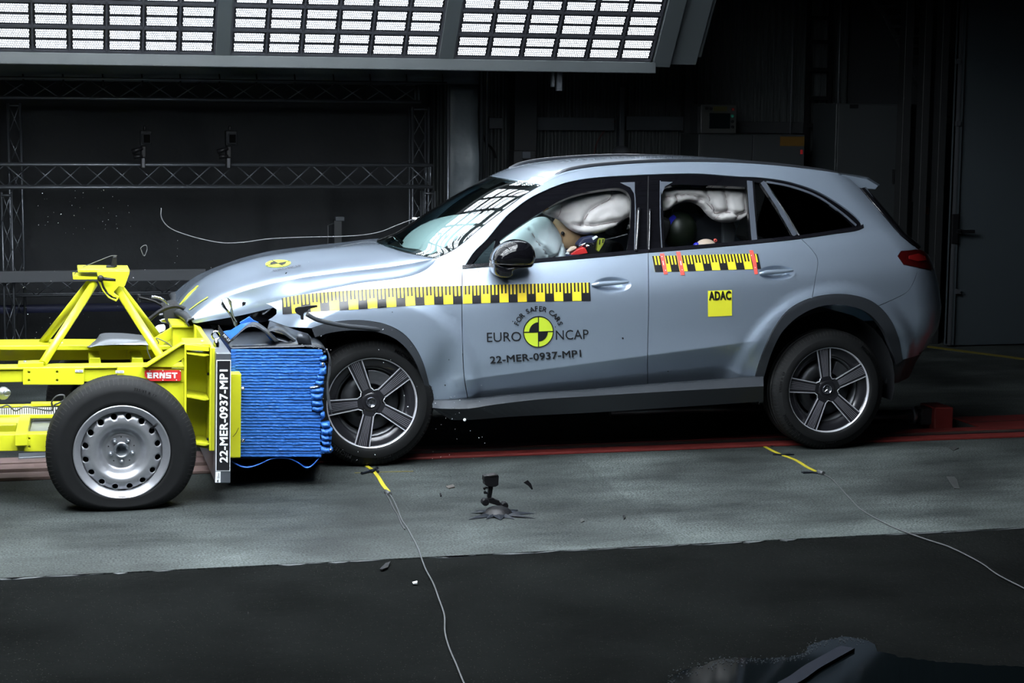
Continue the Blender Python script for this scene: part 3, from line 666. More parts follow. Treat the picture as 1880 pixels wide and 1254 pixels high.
def Q(U, z):
    U = np.asarray(U, float); z = np.asarray(z, float)
    zb = z - .053*np.clip(U, -1.2, 3.7)
    v = np.interp(zb, _dz, _dv)
    v = v + .10*np.clip((U-2.5)/1.2, 0, 1.3)**2 + .17*np.clip((-.15-U)/.75, 0, 1.2)**2*np.clip((zb-.3)/.6, 0, 1)
    # arch flares
    for hu, hz, s in ((0.0, .40, 1.0), (2.833, .405, 1.0)):
        r = np.hypot(U-hu, (z-hz)*1.02); v = v - .028*(1-sst(r, .57, .66))*(zb < 1.2)
    # lower door crease: the panel tucks in underneath it
    zc = .47 + .056*(U-.55); k = sst(U, .35, .6)*(1-sst(U, 2.1, 2.45))
    d = zc - zb; v = v + k*(.36*.5*(d + np.sqrt(d*d+.00009)) - .022*np.exp(-np.clip(-d, 0, 1)/.055))
    # buckled fender / door edge
    v = v + .052*np.exp(-((U-.42)/.10)**2-((z-.54)/.15)**2)
    for hu, hz in HND:
        r2 = ((U-hu)/.118)**2+((z-hz)/.046)**2; v = v + .030*np.clip(1-r2, 0, 1)**1.35
    ue = np.interp(zb, _ez, _eu); uc = ue - RC
    a = np.clip((U-uc)/(RC*1.25), 0, math.pi/2); ex = np.clip(U-uc-RC*1.25*math.pi/2, 0, None)
    x = np.where(U > uc, uc + RC*np.sin(a), U)
    v = v + np.where(U > uc, .42*(1-np.cos(a)) + ex, 0)
    return np.stack([x, v, z], -1)
def QN(U, z):
    e = .003; du = Q(U+e, z)-Q(U-e, z); dz_ = Q(U, z+e)-Q(U, z-e); n = np.cross(du, dz_)
    n /= np.linalg.norm(n, axis=-1, keepdims=True)+1e-12; return n      # points to -y on the flank
def solve(pts):          # sight lines -> surface parameters of the near flank
    P = np.array(pts, float); UV = np.array([[PY(x, y, .05)[0], PY(x, y, .05)[2]] for x, y in P])
    for _ in range(12):
        f0 = proj(Q(UV[:, 0], UV[:, 1])); e = .002
        a = (proj(Q(UV[:, 0]+e, UV[:, 1]))-f0)/e; b = (proj(Q(UV[:, 0], UV[:, 1]+e))-f0)/e; r = P-f0
        det = a[:, 0]*b[:, 1]-b[:, 0]*a[:, 1]; det = np.where(np.abs(det) < 20, 20*np.sign(det+1e-9), det)
        du = (r[:, 0]*b[:, 1]-b[:, 0]*r[:, 1])/det; dv = (a[:, 0]*r[:, 1]-r[:, 0]*a[:, 1])/det
        UV[:, 0] += np.clip(du, -.15, .15); UV[:, 1] += np.clip(dv, -.15, .15)
    return [tuple(p) for p in UV]
def dens(poly, st=.03):
    out = []
    for i in range(len(poly)):
        a = np.array(poly[i]); b = np.array(poly[(i+1) % len(poly)]); n = max(1, int(np.linalg.norm(b-a)/st))
        out += [tuple(a+(b-a)*k/n) for k in range(n)]
    return out
def inset(poly, g):
    P = np.array(poly); n = len(P); A = sum(P[i-1][0]*P[i][1]-P[i][0]*P[i-1][1] for i in range(n)); s = 1 if A > 0 else -1
    T = np.roll(P, -1, 0)-np.roll(P, 1, 0); T /= np.linalg.norm(T, axis=1, keepdims=True)+1e-9
    return [tuple(p) for p in P+np.stack([-T[:, 1], T[:, 0]], 1)*s*g]
def tomesh(name, co, tris, nor, flip=False):
    me = bpy.data.meshes.new(name); me.from_pydata([tuple(c) for c in co], [], tris); me.polygons.foreach_set('use_smooth', [True]*len(tris)); me.update()
    return me
def mirror_y(o, name, parent, **k):
    me = o.data.copy(); n = len(me.vertices); co = np.empty(n*3); me.vertices.foreach_get('co', co); co = co.reshape(-1, 3); co[:, 1] = 2*YC-co[:, 1]
    me.vertices.foreach_set('co', co.ravel()); me.flip_normals(); me.update()
    r = bpy.data.objects.new(name, me); C.objects.link(r); r.parent = parent; r.location = o.location
    for md in o.modifiers:
        q = r.modifiers.new(md.name, md.type)
        if md.type == 'SOLIDIFY': q.thickness = md.thickness; q.offset = md.offset
    return r
def skinpanel(name, uvpoly, m, parent, off=0.0, thick=.018, gap=.0022, grid=.028, holes=(), mirror=True, local=False, jag=0):
    poly = dens(inset(uvpoly, gap) if gap else uvpoly); H = [dens(inset(h, -gap) if gap else h) for h in holes]
    xs = [p[0] for p in poly]; zs = [p[1] for p in poly]; pts = []
    gx = np.arange(min(xs), max(xs), grid); gz = np.arange(min(zs), max(zs), grid)
    A = np.array(poly); HA = [np.array(h) for h in H]
    for i, x in enumerate(gx):
        for z in gz:
            zz = z + (grid/2 if i % 2 else 0)
            if inside(poly, x, zz) and not any(inside(h, x, zz) for h in H):
                if min(np.hypot(B[:, 0]-x, B[:, 1]-zz).min() for B in [A]+HA) > grid*.45: pts.append((x, zz))
    cl_ = [u for u in np.arange(.40, 2.42, .016) if inside(poly, u, .47+.056*(u-.55)+.053*u)]
    if len(cl_) > 8:
        pts = [p for p in pts if not (.38 < p[0] < 2.44 and abs(p[1]-(.47+.056*(p[0]-.55)+.053*p[0])) < .036)]
        pts += [(u, .47+.056*(u-.55)+.053*u+dz) for u in cl_ for dz in (-.03, -.018, -.010, -.004, .001, .006, .012, .02, .03) if inside(poly, u, .47+.056*(u-.55)+.053*u+dz)]
    for hu, hz in HND:
        if inside(poly, hu, hz):
            pts = [p for p in pts if ((p[0]-hu)/.13)**2+((p[1]-hz)/.056)**2 > 1]
            for rr_ in (.15, .3, .45, .6, .72, .83, .91, .965, 1.0, 1.03):
                m_ = int(10+64*rr_); pts += [(hu+.118*rr_*math.cos(t*2*math.pi/m_), hz+.046*rr_*math.sin(t*2*math.pi/m_)) for t in range(m_)]
    vs, tr = cdt(poly, H, pts); V = np.array(vs); co = Q(V[:, 0], V[:, 1]); nn = QN(V[:, 0], V[:, 1]); co = co + nn*off
    tr = [t if (vs[t[1]][0]-vs[t[0]][0])*(vs[t[2]][1]-vs[t[0]][1])-(vs[t[2]][0]-vs[t[0]][0])*(vs[t[1]][1]-vs[t[0]][1]) > 0 else t[::-1] for t in tr]
    nv = len(co); allco = [tuple(c) for c in co]; fs = list(tr); smooth = [True]*len(tr); norms = [tuple(n) for n in nn]
    back = co - nn*thick
    # edge returns
    for lp in [poly]+H:
        idx = []
        for p in lp:
            d = (V[:, 0]-p[0])**2+(V[:, 1]-p[1])**2; idx.append(int(d.argmin()))
        k = len(idx); o = len(allco)
        for i in idx: allco.append(tuple(co[i])); allco.append(tuple(back[i]))
        for i in range(k):
            a, b = o+2*i, o+2*((i+1) % k)
            if idx[i] != idx[(i+1) % k]: fs.append([a, b, b+1, a+1]); smooth.append(False)
    me = bpy.data.meshes.new(name); me.from_pydata(allco, [], fs); me.polygons.foreach_set('use_smooth', smooth); me.update()
    cn = [(0, 0, 0)]*len(me.loops)
    for p in me.polygons:
        for li in p.loop_indices:
            vi = me.loops[li].vertex_index
            cn[li] = norms[vi] if (vi < nv and p.use_smooth) else tuple(p.normal)
    me.normals_split_custom_set(cn)
    o = obj(name, me, m, parent, local=local)
    if mirror:
        me2 = me.copy(); n = len(me2.vertices); c2 = np.empty(n*3); me2.vertices.foreach_get('co', c2); c2 = c2.reshape(-1, 3); c2[:, 1] = 2*YC-c2[:, 1]
        me2.vertices.foreach_set('co', c2.ravel()); me2.flip_normals(); me2.update()
        me2.normals_split_custom_set([(0, 0, 0)]*len(me2.loops)) if False else None
        r = bpy.data.objects.new(name, me2); C.objects.link(r); r.parent = parent; r.location = o.location
    return o

car = E('car', (1.4, YC, 0), 'silver blue estate style SUV crashed nose first into the blue barrier', 'car')
# traced edges (sight lines on the photograph's frame, solved onto the flank surface)
belt = cr([(849, 494), (930, 487), (1000, 481), (1100, 472.5), (1190, 464), (1300, 455), (1400, 446), (1470, 438.5), (1530, 430), (1575, 423), (1586, 418)])
dlo_top = cr([(849, 494), (869, 463), (892, 440), (925.6, 401), (950, 380), (978, 361), (1031, 338), (1060, 331), (1101, 325.6), (1171, 321.4), (1192, 320.5), (1280, 319), (1350, 324), (1403, 327), (1456, 336), (1508, 355), (1561, 389), (1580, 407), (1586, 418)])
wind_edge = [(801, 474.5), (835.5, 457), (884, 417.5), (933, 379.6), (969, 354), (993, 340)]
roof_edge = [(993, 340), (1018, 327), (1045, 317), (1100, 308), (1200, 301), (1300, 300), (1400, 304.5), (1500, 315), (1545, 322)]
bonnet_shut = [(801, 474.5), (795, 484), (780, 496), (760, 504.5), (731, 511), (661, 519.5), (591, 533), (538, 545), (492, 556.5)]
arch_f_out = cr([(793.5, 738), (786, 700), (775, 663), (758, 632), (738, 611), (708, 596), (670, 589), (635, 589), (600, 594), (572, 603)])
arch_f_in = cr([(788, 742), (777, 702), (764, 668), (747, 641), (725, 622), (698, 611), (665, 607), (635, 607), (606, 611), (578, 619)])
arch_r_out = cr([(1385.6, 693), (1400, 648), (1421, 603), (1449, 568), (1487, 548), (1526, 540.5), (1561, 541.5), (1600, 553), (1631, 582), (1649, 620), (1656.5, 661)])
arch_r_in = cr([(1401, 696), (1417, 645), (1438, 606), (1473, 576), (1512, 561), (1554, 561), (1593, 575), (1621, 606), (1638, 648), (1645, 669)])
S_belt, S_dlo, S_we, S_re, S_bs = solve(belt), solve(dlo_top), solve(cr(wind_edge)), solve(cr(roof_edge)), solve(cr(bonnet_shut))
S_afo, S_afi, S_aro, S_ari = solve(arch_f_out), solve(arch_f_in), solve(arch_r_out), solve(arch_r_in)
def nearest(L, px, py):
    p = solve([(px, py)])[0]; i = min(range(len(L)), key=lambda k: (L[k][0]-p[0])**2+(L[k][1]-p[1])**2); return i
def seg(L, a, b):
    i, j = nearest(L, *a), nearest(L, *b)
    return L[i:j+1] if i <= j else L[j:i+1][::-1]
door_fr = solve(cr([(849, 494), (848, 560), (849, 620), (852, 690), (860, 738)]))
door_mid = solve(cr([(1190, 464), (1191, 560), (1189, 640), (1189, 710)]))
door_rr = solve(cr([(1471, 438.5), (1491, 459), (1501, 476.5), (1496, 518.6), (1491, 547)]))
sill_top = solve(cr([(793.5, 738), (860, 737), (940, 729), (1080, 719.5), (1189, 710), (1300, 702), (1385.6, 693)]))
bump_seam = solve(cr([(1614, 561), (1640, 549.6), (1667, 534.5), (1677, 518), (1686.6, 492)]))
# fender
tipl = solve([(488, 557.5), (497.5, 561.7), (507.7, 569), (507, 576), (500, 582), (492, 588), (530, 601), (572, 603)])
f_p = join(S_bs, tipl, S_afo[::-1], seg(sill_top, (793.5, 738), (860, 738)), door_fr[::-1])
skinpanel('front_fender', f_p, paint, car)
d_p = join(door_fr, seg(sill_top, (860, 738), (1189, 710)), door_mid[::-1], seg(S_belt, (1190, 464), (849, 494)))
fdoor = skinpanel('front_door', d_p, paint, car)
arc_part = seg(S_aro, (1385.6, 693), (1487, 548))
d_p = join(door_mid, seg(sill_top, (1189, 710), (1385.6, 693)), arc_part, door_rr[::-1], seg(S_belt, (1471, 438.5), (1190, 464)))
rdoor = skinpanel('rear_door', d_p, paint, car)
# body side: pillar, cant rail, quarter panel in one pressing
tail_l = solve([(1648, 470), (1654, 461), (1680, 458.5)]); 
q_out = join(S_we, S_re, solve([(1560, 328), (1580, 347), (1620, 394), (1655, 434), (1672, 448), (1686, 458)]), solve([(1680, 458.5), (1654, 461), (1648, 470), (1659, 486), (1686.6, 492)]), bump_seam[::-1],
             seg(S_aro, (1614, 561), (1487, 548)), door_rr[::-1], seg(S_belt, (1471, 438.5), (1586, 418)), S_dlo[::-1])
skinpanel('body_side', q_out, paint, car, gap=.0015)
# rear bumper skin, runs round the corner
bs_top = solve(cr([(1686.6, 492), (1700, 494.5), (1711, 497)]))
zt_ = bs_top[-1][1]
Uend = 4.6
_lo = [(4.05, .64), (3.80, .60)] + [p for p in solve(cr([(1694, 650), (1675, 656), (1656.5, 661)]))]
b_p = join(bump_seam, bs_top, [(Uend, zt_), (Uend, .64)], _lo, seg(S_aro, (1656.5, 661), (1614, 561)))
skinpanel('rear_bumper', b_p, paint, car)
c_p = join(solve([(1645, 664)]), _lo[::-1], [(Uend, .64), (Uend, .47), (3.85, .45)], solve([(1670, 694), (1627, 707)]))
skinpanel('lower_bumper', c_p, cladd, car, off=-.006)
# tail lamp: wraps round the corner
t_p = join(solve([(1648, 470), (1654, 461), (1680, 458.5), (1692, 459)]), solve([(1703, 468)]), [(4.15, solve([(1703, 468)])[0][1]-.01), (4.15, zt_+.03)], solve([(1710, 496), (1690, 493), (1659, 486)]))
tl = skinpanel('tail_lamp', t_p, taillens, car, off=.003)
t2 = inset(solve([(1668, 470), (1684, 466), (1697, 471), (1700, 478), (1684, 480), (1668, 476)]), 0)
skinpanel('lamp_element', t2, mat('bright red reflector', (0.14, 0.006, 0.006), 0.25), tl, off=.006, gap=0, mirror=False, local=True)
# tailgate (behind the quarter panels) and rear glass
uq = [(1580, 347), (1620, 394), (1655, 434), (1686, 458)]
hz = [np.array(Q(*p)) for p in solve(uq)]
mb = MB(); n = 10; vs = []
for p in hz:
    for k in range(n+1):
        t = k/n; vs.append((p[0] + .20*math.sin(math.pi*t)**.6*(1 if p[2] < 1.45 else .9), p[1]+(2*YC-2*p[1])*t, p[2]-.0))
mb.add(vs, [(i*(n+1)+k, i*(n+1)+k+1, (i+1)*(n+1)+k+1, (i+1)*(n+1)+k) for i in range(3) for k in range(n)], 0, True)
o = obj('rear_window', mb, mat('dark rear glass', (0.004, 0.004, 0.005), 0.08), car, fixn=False); md = o.modifiers.new('s', 'SOLIDIFY'); md.thickness = .01
zz = hz[3][2]; pz = [(hz[3][0]+.20, zz), (3.74, .95), (3.78, .70)]
mb = MB(); vs = []
for (x, z) in [(hz[3][0]+.16, zz+.01), (hz[3][0]+.17, 1.10), (3.74, .93), (3.74, .80)]:
    for k in range(n+1): t = k/n; vs.append((x-.10*(2*t-1)**4, .28+(2*YC-.56)*t, z))
mb.add(vs, [(i*(n+1)+k, i*(n+1)+k+1, (i+1)*(n+1)+k+1, (i+1)*(n+1)+k) for i in range(3) for k in range(n)], 0, True)
o = obj('tailgate', mb, paint, car, fixn=False); o.modifiers.new('s', 'SOLIDIFY').thickness = .015
# roof: loft from near edge to far edge
def roof_rows():
    E_ = [np.array(Q(*p)) for p in S_re]; return E_
RE = roof_rows(); n = 14; vs = []
for i, p in enumerate(RE):
    t_ = i/(len(RE)-1); cz = .022*min(1, t_*6)
    for k in range(n+1):
        t = k/n; c_ = 4*t*(1-t)
        vs.append((p[0] - .06*c_*(1-min(1, t_*5)) + .10*c_*max(0, t_-.85)/.15, p[1]+(2*YC-2*p[1])*t, p[2]+cz*c_+.006))
m_ = len(RE)
roof_o = obj('roof', MB().add(vs, [(i*(n+1)+k, (i+1)*(n+1)+k, (i+1)*(n+1)+k+1, i*(n+1)+k+1) for i in range(m_-1) for k in range(n)], 0, True), paint, car, fixn=False)
md = roof_o.modifiers.new('s', 'SOLIDIFY'); md.thickness = .02; md.offset = -1
# spoiler
a, b, c_, d = [PY(x, y, v) for x, y, v in ((1540, 321, .42), (1582, 328, .5), (1600, 340, .52), (1597, 347, .5))]
e_ = PY(1575, 345, .42)
mb = MB(); prof = [a+np.array([0, 0, .004]), b, c_, d, e_, a-np.array([-.05, 0, .045])]; n = 12; vs = []
for k in range(n+1):
    t = k/n; y = .42+(2*YC-.84)*t; bow = .12*(4*t*(1-t))**.7
    for j, p in enumerate(prof): vs.append((p[0]+bow*(1 if j in (1, 2, 3, 4) else .5), y, p[2]+.012*4*t*(1-t)))
k6 = len(prof)
mb.add(vs, [(k*k6+j, k*k6+(j+1) % k6, (k+1)*k6+(j+1) % k6, (k+1)*k6+j) for k in range(n) for j in range(k6)] + [tuple(range(k6))[::-1], tuple(n*k6+j for j in range(k6))], 0, False)
obj('roof_spoiler', mb, paint, car, bevel=.004)
# roof rails
rr = cr([(1018, 324.5), (1040, 314), (1075, 306.5), (1130, 301), (1200, 297), (1300, 297), (1400, 301.5), (1490, 311.5), (1543, 321)])
rp = [PY(x, y, .345) for x, y in rr]
for s in (0, 1):
    mb = MB().tube([(p[0], p[1] if not s else 2*YC-p[1], p[2]+.004) for p in rp], [.006]+[.0125]*(len(rp)-2)+[.006], 8)
    obj('roof_rail', mb, mat('dark satin rail', (0.05, 0.055, 0.065), 0.28, 0.6), car)
# windscreen
WE = [np.array(Q(*p)) for p in S_we]; n = 14; vs = []
for i, p in enumerate(WE):
    t_ = i/(len(WE)-1)
    for k in range(n+1):
        t = k/n; c_ = 4*t*(1-t); vs.append((p[0]-(.17-.10*t_)*c_, p[1]+(2*YC-2*p[1])*t, p[2]+.004+.012*c_))
m_ = len(WE)
WV = vs
wsc = obj('windscreen', MB().add(vs, [(i*(n+1)+k, (i+1)*(n+1)+k, (i+1)*(n+1)+k+1, i*(n+1)+k+1) for i in range(m_-1) for k in range(n)], 0, True), glass_wind, car, fixn=False)
# black frit band round the windscreen, just under the glass
fs = []
for i in range(m_-1):
    for k in range(n):
        if i < 1 or i >= m_-2 or k < 1 or k >= n-1 or (i >= m_-8 and 6 <= k <= 8): fs.append((i*(n+1)+k, (i+1)*(n+1)+k, (i+1)*(n+1)+k+1, i*(n+1)+k+1))
obj('frit_band', MB().add([(x+.004, y, z-.006) for x, y, z in vs], fs, 0, True), ink, wsc, local=True, fixn=False)
# bonnet: edge, ridge and centre line, mirrored
ed = cr(bonnet_shut[:-1] + [(440, 572), (400, 577), (352, 584)], n=5)
nb = 30
def resamp(P, n):
    P = np.array(P, float); s = np.concatenate([[0], np.cumsum(np.linalg.norm(np.diff(P, axis=0), axis=1))]); q = np.linspace(0, s[-1], n)
    return np.stack([np.interp(q, s, P[:, i]) for i in range(P.shape[1])], 1)
i_b = len(S_bs)
E3 = [np.array(Q(*p)) for p in S_bs[:-6]]
tail3 = [(470, 562, .10), (440, 569, .115), (400, 576, .13), (352, 584, .16)]
E3 = resamp(E3 + [PY(*p) for p in tail3], nb+1)
_rp = [(798, 474.5), (770, 480), (720, 488), (640, 497), (560, 507), (500, 518), (450, 532), (400, 548), (362, 572), (352, 582)]
_ex = proj(E3)[:, 0][::-1]; _ey = E3[:, 1][::-1]
R3 = resamp([PY(x, y, float(np.interp(x, _ex, _ey))+.020+.03*(x < 420)) for x, y in _rp], nb+1)
G3 = resamp([PY(x, y, v) for x, y, v in [(765, 463, .45), (720, 464, .45), (640, 474, .45), (560, 484, .45), (480, 500, .45), (420, 519, .45), (375, 542, .45), (343, 573, .45)]], nb+1)
C3 = resamp([PY(x, y, .93) for x, y in [(712, 449), (680, 449.5), (640, 452.5), (560, 459), (480, 471), (420, 488), (380, 506), (350, 528), (330, 550), (322, 563)]], nb+1)
vs = []; row = None
for i in range(nb+1):
    a, b, g, c_ = E3[i], R3[i], G3[i], C3[i]
    rim = a + np.array([0, .012, -.035])
    near_ = [a, a*.5+b*.5+np.array([0, .007, 0])] + [np.array(p) for p in cr([a*.12+b*.88, b, g, c_, 2*c_*np.array([1, 0, 1])-g*np.array([1, 0, 1])+np.array([0, 2*YC-g[1], 0])], n=4)][:13]
    near_[-1] = c_
    full = [rim] + near_ + [np.array([p[0], 2*YC-p[1], p[2]]) for p in near_[:-1][::-1]] + [np.array([rim[0], 2*YC-rim[1], rim[2]])]
    row = len(full); vs += [tuple(p) for p in full]
bon = obj('bonnet', MB().add(vs, [(i*row+k, i*row+k+1, (i+1)*row+k+1, (i+1)*row+k) for i in range(nb) for k in range(row-1)], 0, True), paint, car, fixn=False)
BV = np.array(vs).reshape(nb+1, row, 3)
md = bon.modifiers.new('sub', 'SUBSURF'); md.levels = md.render_levels = 1
def onbonnet(i, k, up=.004):       # bilinear point on the bonnet grid
    i0, k0 = int(min(i, nb-1)), int(min(k, row-2)); a, b = i-i0, k-k0
    p = BV[i0, k0]*(1-a)*(1-b)+BV[i0+1, k0]*a*(1-b)+BV[i0, k0+1]*(1-a)*b+BV[i0+1, k0+1]*a*b
    n_ = np.cross(BV[i0+1, k0]-BV[i0, k0], BV[i0, k0+1]-BV[i0, k0]); n_ /= np.linalg.norm(n_)+1e-9
    if n_[2] < 0: n_ = -n_
    return p+n_*up
def bonnet_patch(name, loops, m, up):
    mb_ = MB()
    for lp in loops: mb_.prism(lp, lambda a, b: onbonnet(a, b, up), (0, 0, -.001))
    return obj(name, mb_, m, bon, local=True)
if False:
    for i in range(8, 31, 2): print('BV', i, [(k, *[round(float(q)) for q in proj(BV[i, k])]) for k in (4, 6, 8, 9, 10, 11, 12, 13, 14)])
# round target sticker on the bonnet and two lime strips near its leading edge
ic, kc, ra, rb = 16.6, 12.3, 1.45, 1.05
bonnet_patch('target_sticker', [circ(ic, kc, ra, 24, rb)], lime, .004)
q = [(ic, kc)]+[(ic+ra*.62*math.cos(t), kc+rb*.62*math.sin(t)) for t in np.linspace(0, math.pi/2, 7)]
q2 = [(ic, kc)]+[(ic-ra*.62*math.cos(t), kc-rb*.62*math.sin(t)) for t in np.linspace(0, math.pi/2, 7)]
bonnet_patch('target_quadrants', [q, q2, [(ic-ra, kc-.05), (ic+ra, kc-.05), (ic+ra, kc+.05), (ic-ra, kc+.05)], [(ic-.05, kc-rb), (ic+.05, kc-rb), (ic+.05, kc+rb), (ic-.05, kc+rb)]], ink, .006)
tv, tf = text_mesh('EURO NCAP', 1.0, .0, 1.0)
mb = MB(); mb.add([onbonnet(ic-a*.62, kc-rb-.25-.9*(1-b), .006) for a, b in tv], tf)
obj('target_lettering', mb, ink, bon, local=True, fixn=False)
for (ia, ka, ib, kb) in ((27.0, 9.2, 29.6, 10.4), (26.2, 13.9, 29.6, 13.8)): bonnet_patch('lime_strip', [[(ia, ka), ((ia+ib)/2, (ka+kb)/2), (ib, kb), (ib, kb+.3), ((ia+ib)/2, (ka+kb)/2+.3), (ia, ka+.3)]], lime, .006)
# nose cover strip hanging at the bonnet edge and dark crushed front end
mb = MB(); vs = []
fr_ = [BV[nb, k] for k in range(1, row-1)]
for j, (dx, dz) in enumerate([(0.012, .002), (-.02, -.004), (-.035, -.022), (-.02, -.05)]):
    for p in fr_: vs.append((p[0]+dx, p[1], p[2]+dz))
kk = len(fr_)
mb.add(vs, [(j*kk+k, j*kk+k+1, (j+1)*kk+k+1, (j+1)*kk+k) for j in range(3) for k in range(kk-1)], 0, True)
o = obj('nose_trim', mb, cladd, car, fixn=False); o.modifiers.new('s', 'SOLIDIFY').thickness = .01

# side frame of the windows: one gloss black surround with the openings cut out
frame = join(S_belt, S_dlo[::-1])
fw = solve(join(cr([(919, 480), (921, 452), (918, 441)]), cr([(918, 441), (953.6, 415), (995, 388), (1026.6, 368.7), (1064, 355), (1108.5, 346.5), (1138, 345), (1151, 351), (1158, 363), (1159, 378)]), cr([(1159, 378), (1157, 420), (1152, 459)]), cr([(1152, 459), (1070, 467), (983, 474.5), (919, 480)])))
rw = solve(join([(1217, 356)], cr([(1217, 356), (1220, 345), (1231, 339.5), (1300, 339.5), (1371, 342.5)]), [(1379, 441), (1300, 448), (1221.5, 454)]))
tri = solve([(864.4, 486), (911, 437), (903, 470), (900, 482)])
qg = solve(cr([(1410, 336), (1440, 341), (1490, 357), (1530, 380), (1556, 402), (1568, 414)]) + [(1476, 431), (1466, 428)])
rq = solve([(1386, 333), (1396, 335), (1460, 430), (1393, 439)])
skinpanel('window_surround', frame, glossb, car, off=-.010, gap=.001, holes=(fw, rw, tri, qg, rq), thick=.03)
for nm, poly, mt in (('front_door_glass', fw, glass_side), ('rear_door_glass', rw, glass_side), ('corner_glass', tri, glass_tint), ('quarter_glass', qg, glass_tint), ('rear_corner_glass', rq, glass_tint)):
    skinpanel(nm, poly, mt, car, off=-.022, gap=-.002, thick=.001)
belt_b = solve([(p[0], p[1]) for p in belt]); up_ = [(a, b+.022) for a, b in belt_b]
skinpanel('belt_moulding', join(belt_b, up_[::-1]), black, car, off=.002, gap=.0012, thick=.02)
def strip(name, pts, wd, m, off):
    P = solve(cr(pts)); A = np.array(P); T = np.gradient(A, axis=0); T /= np.linalg.norm(T, axis=1, keepdims=True); N = np.stack([-T[:, 1], T[:, 0]], 1)*wd/2
    return skinpanel(name, join([tuple(p) for p in A+N], [tuple(p) for p in (A-N)[::-1]]), m, car, off=off, gap=0, thick=.012)
greyt = mat('grey window pillar trim', (0.06, 0.07, 0.09), 0.45)
strip('pillar_trim', [(1377, 331), (1381, 385), (1386, 441)], .034, greyt, -.006)
strip('pillar_trim', [(1400, 333), (1430, 378), (1461, 431)], .026, greyt, -.006)
strip('pillar_trim', [(1405, 333), (1438, 380), (1469, 431)], .006, chrome, -.003)
strip('quarter_trim', [(1408, 333), (1450, 341), (1500, 359), (1545, 389), (1573, 413)], .012, greyt, -.005)
strip('door_frame_corner', [(1146, 335), (1160, 341), (1165, 350), (1166, 470)], .006, greyt, -.008)
strip('door_frame_corner', [(1213, 330), (1213, 400), (1216, 458)], .006, greyt, -.008)
glintm = mat('polished black glint tube', (0.01, 0.01, 0.012), 0.02, 0, 0.0, spec=0.9)
for L_ in ([(1173, 382), (1171, 420), (1168, 462)], [(1193.5, 384), (1193, 420), (1191.5, 462)]):
    P_ = np.array(solve(cr(L_))); co_ = Q(P_[:, 0], P_[:, 1])
    obj('pillar_glint_tube', MB().tube([tuple(p) for p in co_], .010 if L_[0][0] < 1180 else .006, 16), glintm, car)  # added tube, no real car part, shaped to catch the canopy lamps' reflection
strip('pillar_seam', [(1191, 322), (1190, 400), (1190, 462)], .005, ink, -.008)
for tri_ in ([(1139, 334), (1166, 333), (1166, 356), (1158, 343)], [(1213, 332), (1236, 333), (1222, 341), (1215, 356)]):
    skinpanel('frame_corner', solve(tri_), greyt, car, off=-.008, gap=0, thick=.01)
# arch claddings and sill
skinpanel('wheel_arch_trim', join(S_afo, S_afi[::-1]), cladd, car, off=.006, gap=.001, thick=.06)
skinpanel('wheel_arch_trim', join(S_aro, S_ari[::-1]), cladd, car, off=.006, gap=.001, thick=.06)
sl = [[(793, 738), (860, 737), (940, 729), (1080, 719.5), (1189, 710), (1300, 702), (1401, 694)], [(794, 750), (860, 750), (900, 744), (987, 734), (1080, 728), (1190, 721), (1401, 709)], [(828, 768), (860, 768), (940, 762), (1080, 755), (1190, 748), (1300, 741), (1401, 734)]]
rows = [resamp([PY(x, y, v) for x, y in cr(L)], 40) for L, v in zip(sl, (.035, -.012, .05))]
rows = [rows[0]+np.array([0, .02, .004]), rows[0], rows[1], rows[2], rows[2]+np.array([0, .22, .01])]
for s in (0, 1):
    vs = [(p[0], p[1] if not s else 2*YC-p[1], p[2]) for R_ in rows for p in R_]
    obj('side_sill', MB().add(vs, [(j*40+k, j*40+k+1, (j+1)*40+k+1, (j+1)*40+k) for j in range(4) for k in range(39)], 0, False), cladd, car, fixn=False).modifiers.new('s', 'SOLIDIFY').thickness = .01
# door handles: cup and grip
for (cx, cy, wx) in ((1120, 522, 37), (1425, 501, 34)):
    g = [PY(cx+dx, cy+dy, -.058) for dx, dy in ((-wx+3, 1.5), (-wx*.5, -.8), (0, -2), (wx*.5, -3), (wx-3, -4.5))]
    mb = MB().tube(cr([tuple(p) for p in g]), [.006, .009, .011, .0125, .0135, .014, .0145, .0145, .0145, .0145, .0145, .0145, .0145, .0145, .014, .0135, .013, .012, .011, .0105, .010, .009, .008, .007, .005][:25], 10)
    for s in (0,): obj('door_handle', mb, paint, car)
    pass
# door mirror
mi = [PY(x, y, v) for x, y, v in ((914, 470, -.14), (978, 470, -.14))]
cxm, czm = PY(944, 463, -.15)[0], PY(944, 463, -.15)[2]
mb = MB(); n = 20; prof = []
def mshape(t, p):
    # rounded housing seen from the side: flat at the rear lower edge
    a = t*2*math.pi; x = math.cos(a); z = math.sin(a)
    return x, z
out = cr([(901, 478), (906, 466), (917, 453), (934, 443), (955, 440), (971, 446), (980, 459), (981, 478), (972, 486), (950, 487), (925, 487), (906, 486), (901, 478)])
ce = np.array([943, 466])
vs = []; L = out[:-1]; kN = len(L); lay = [(1.0, -.10), (.985, -.15), (.90, -.19), (.72, -.215), (.45, -.228), (.15, -.232)]
lay = [(.62, .0), (.90, -.03), (1.0, -.08)] + lay[1:]
for sc_, yv in lay:
    for p in L:
        q = ce+(np.array(p)-ce)*sc_; vs.append(tuple(PY(q[0], q[1], -.13)*np.array([1, 0, 1])+np.array([0, yv, 0])))
mb.add(vs, [(j*kN+k, j*kN+(k+1) % kN, (j+1)*kN+(k+1) % kN, (j+1)*kN+k) for j in range(len(lay)-1) for k in range(kN)] + [tuple(range(kN)), tuple((len(lay)-1)*kN+k for k in range(kN))[::-1]], 0, True)
mirr = obj('door_mirror', mb, glossb, car)
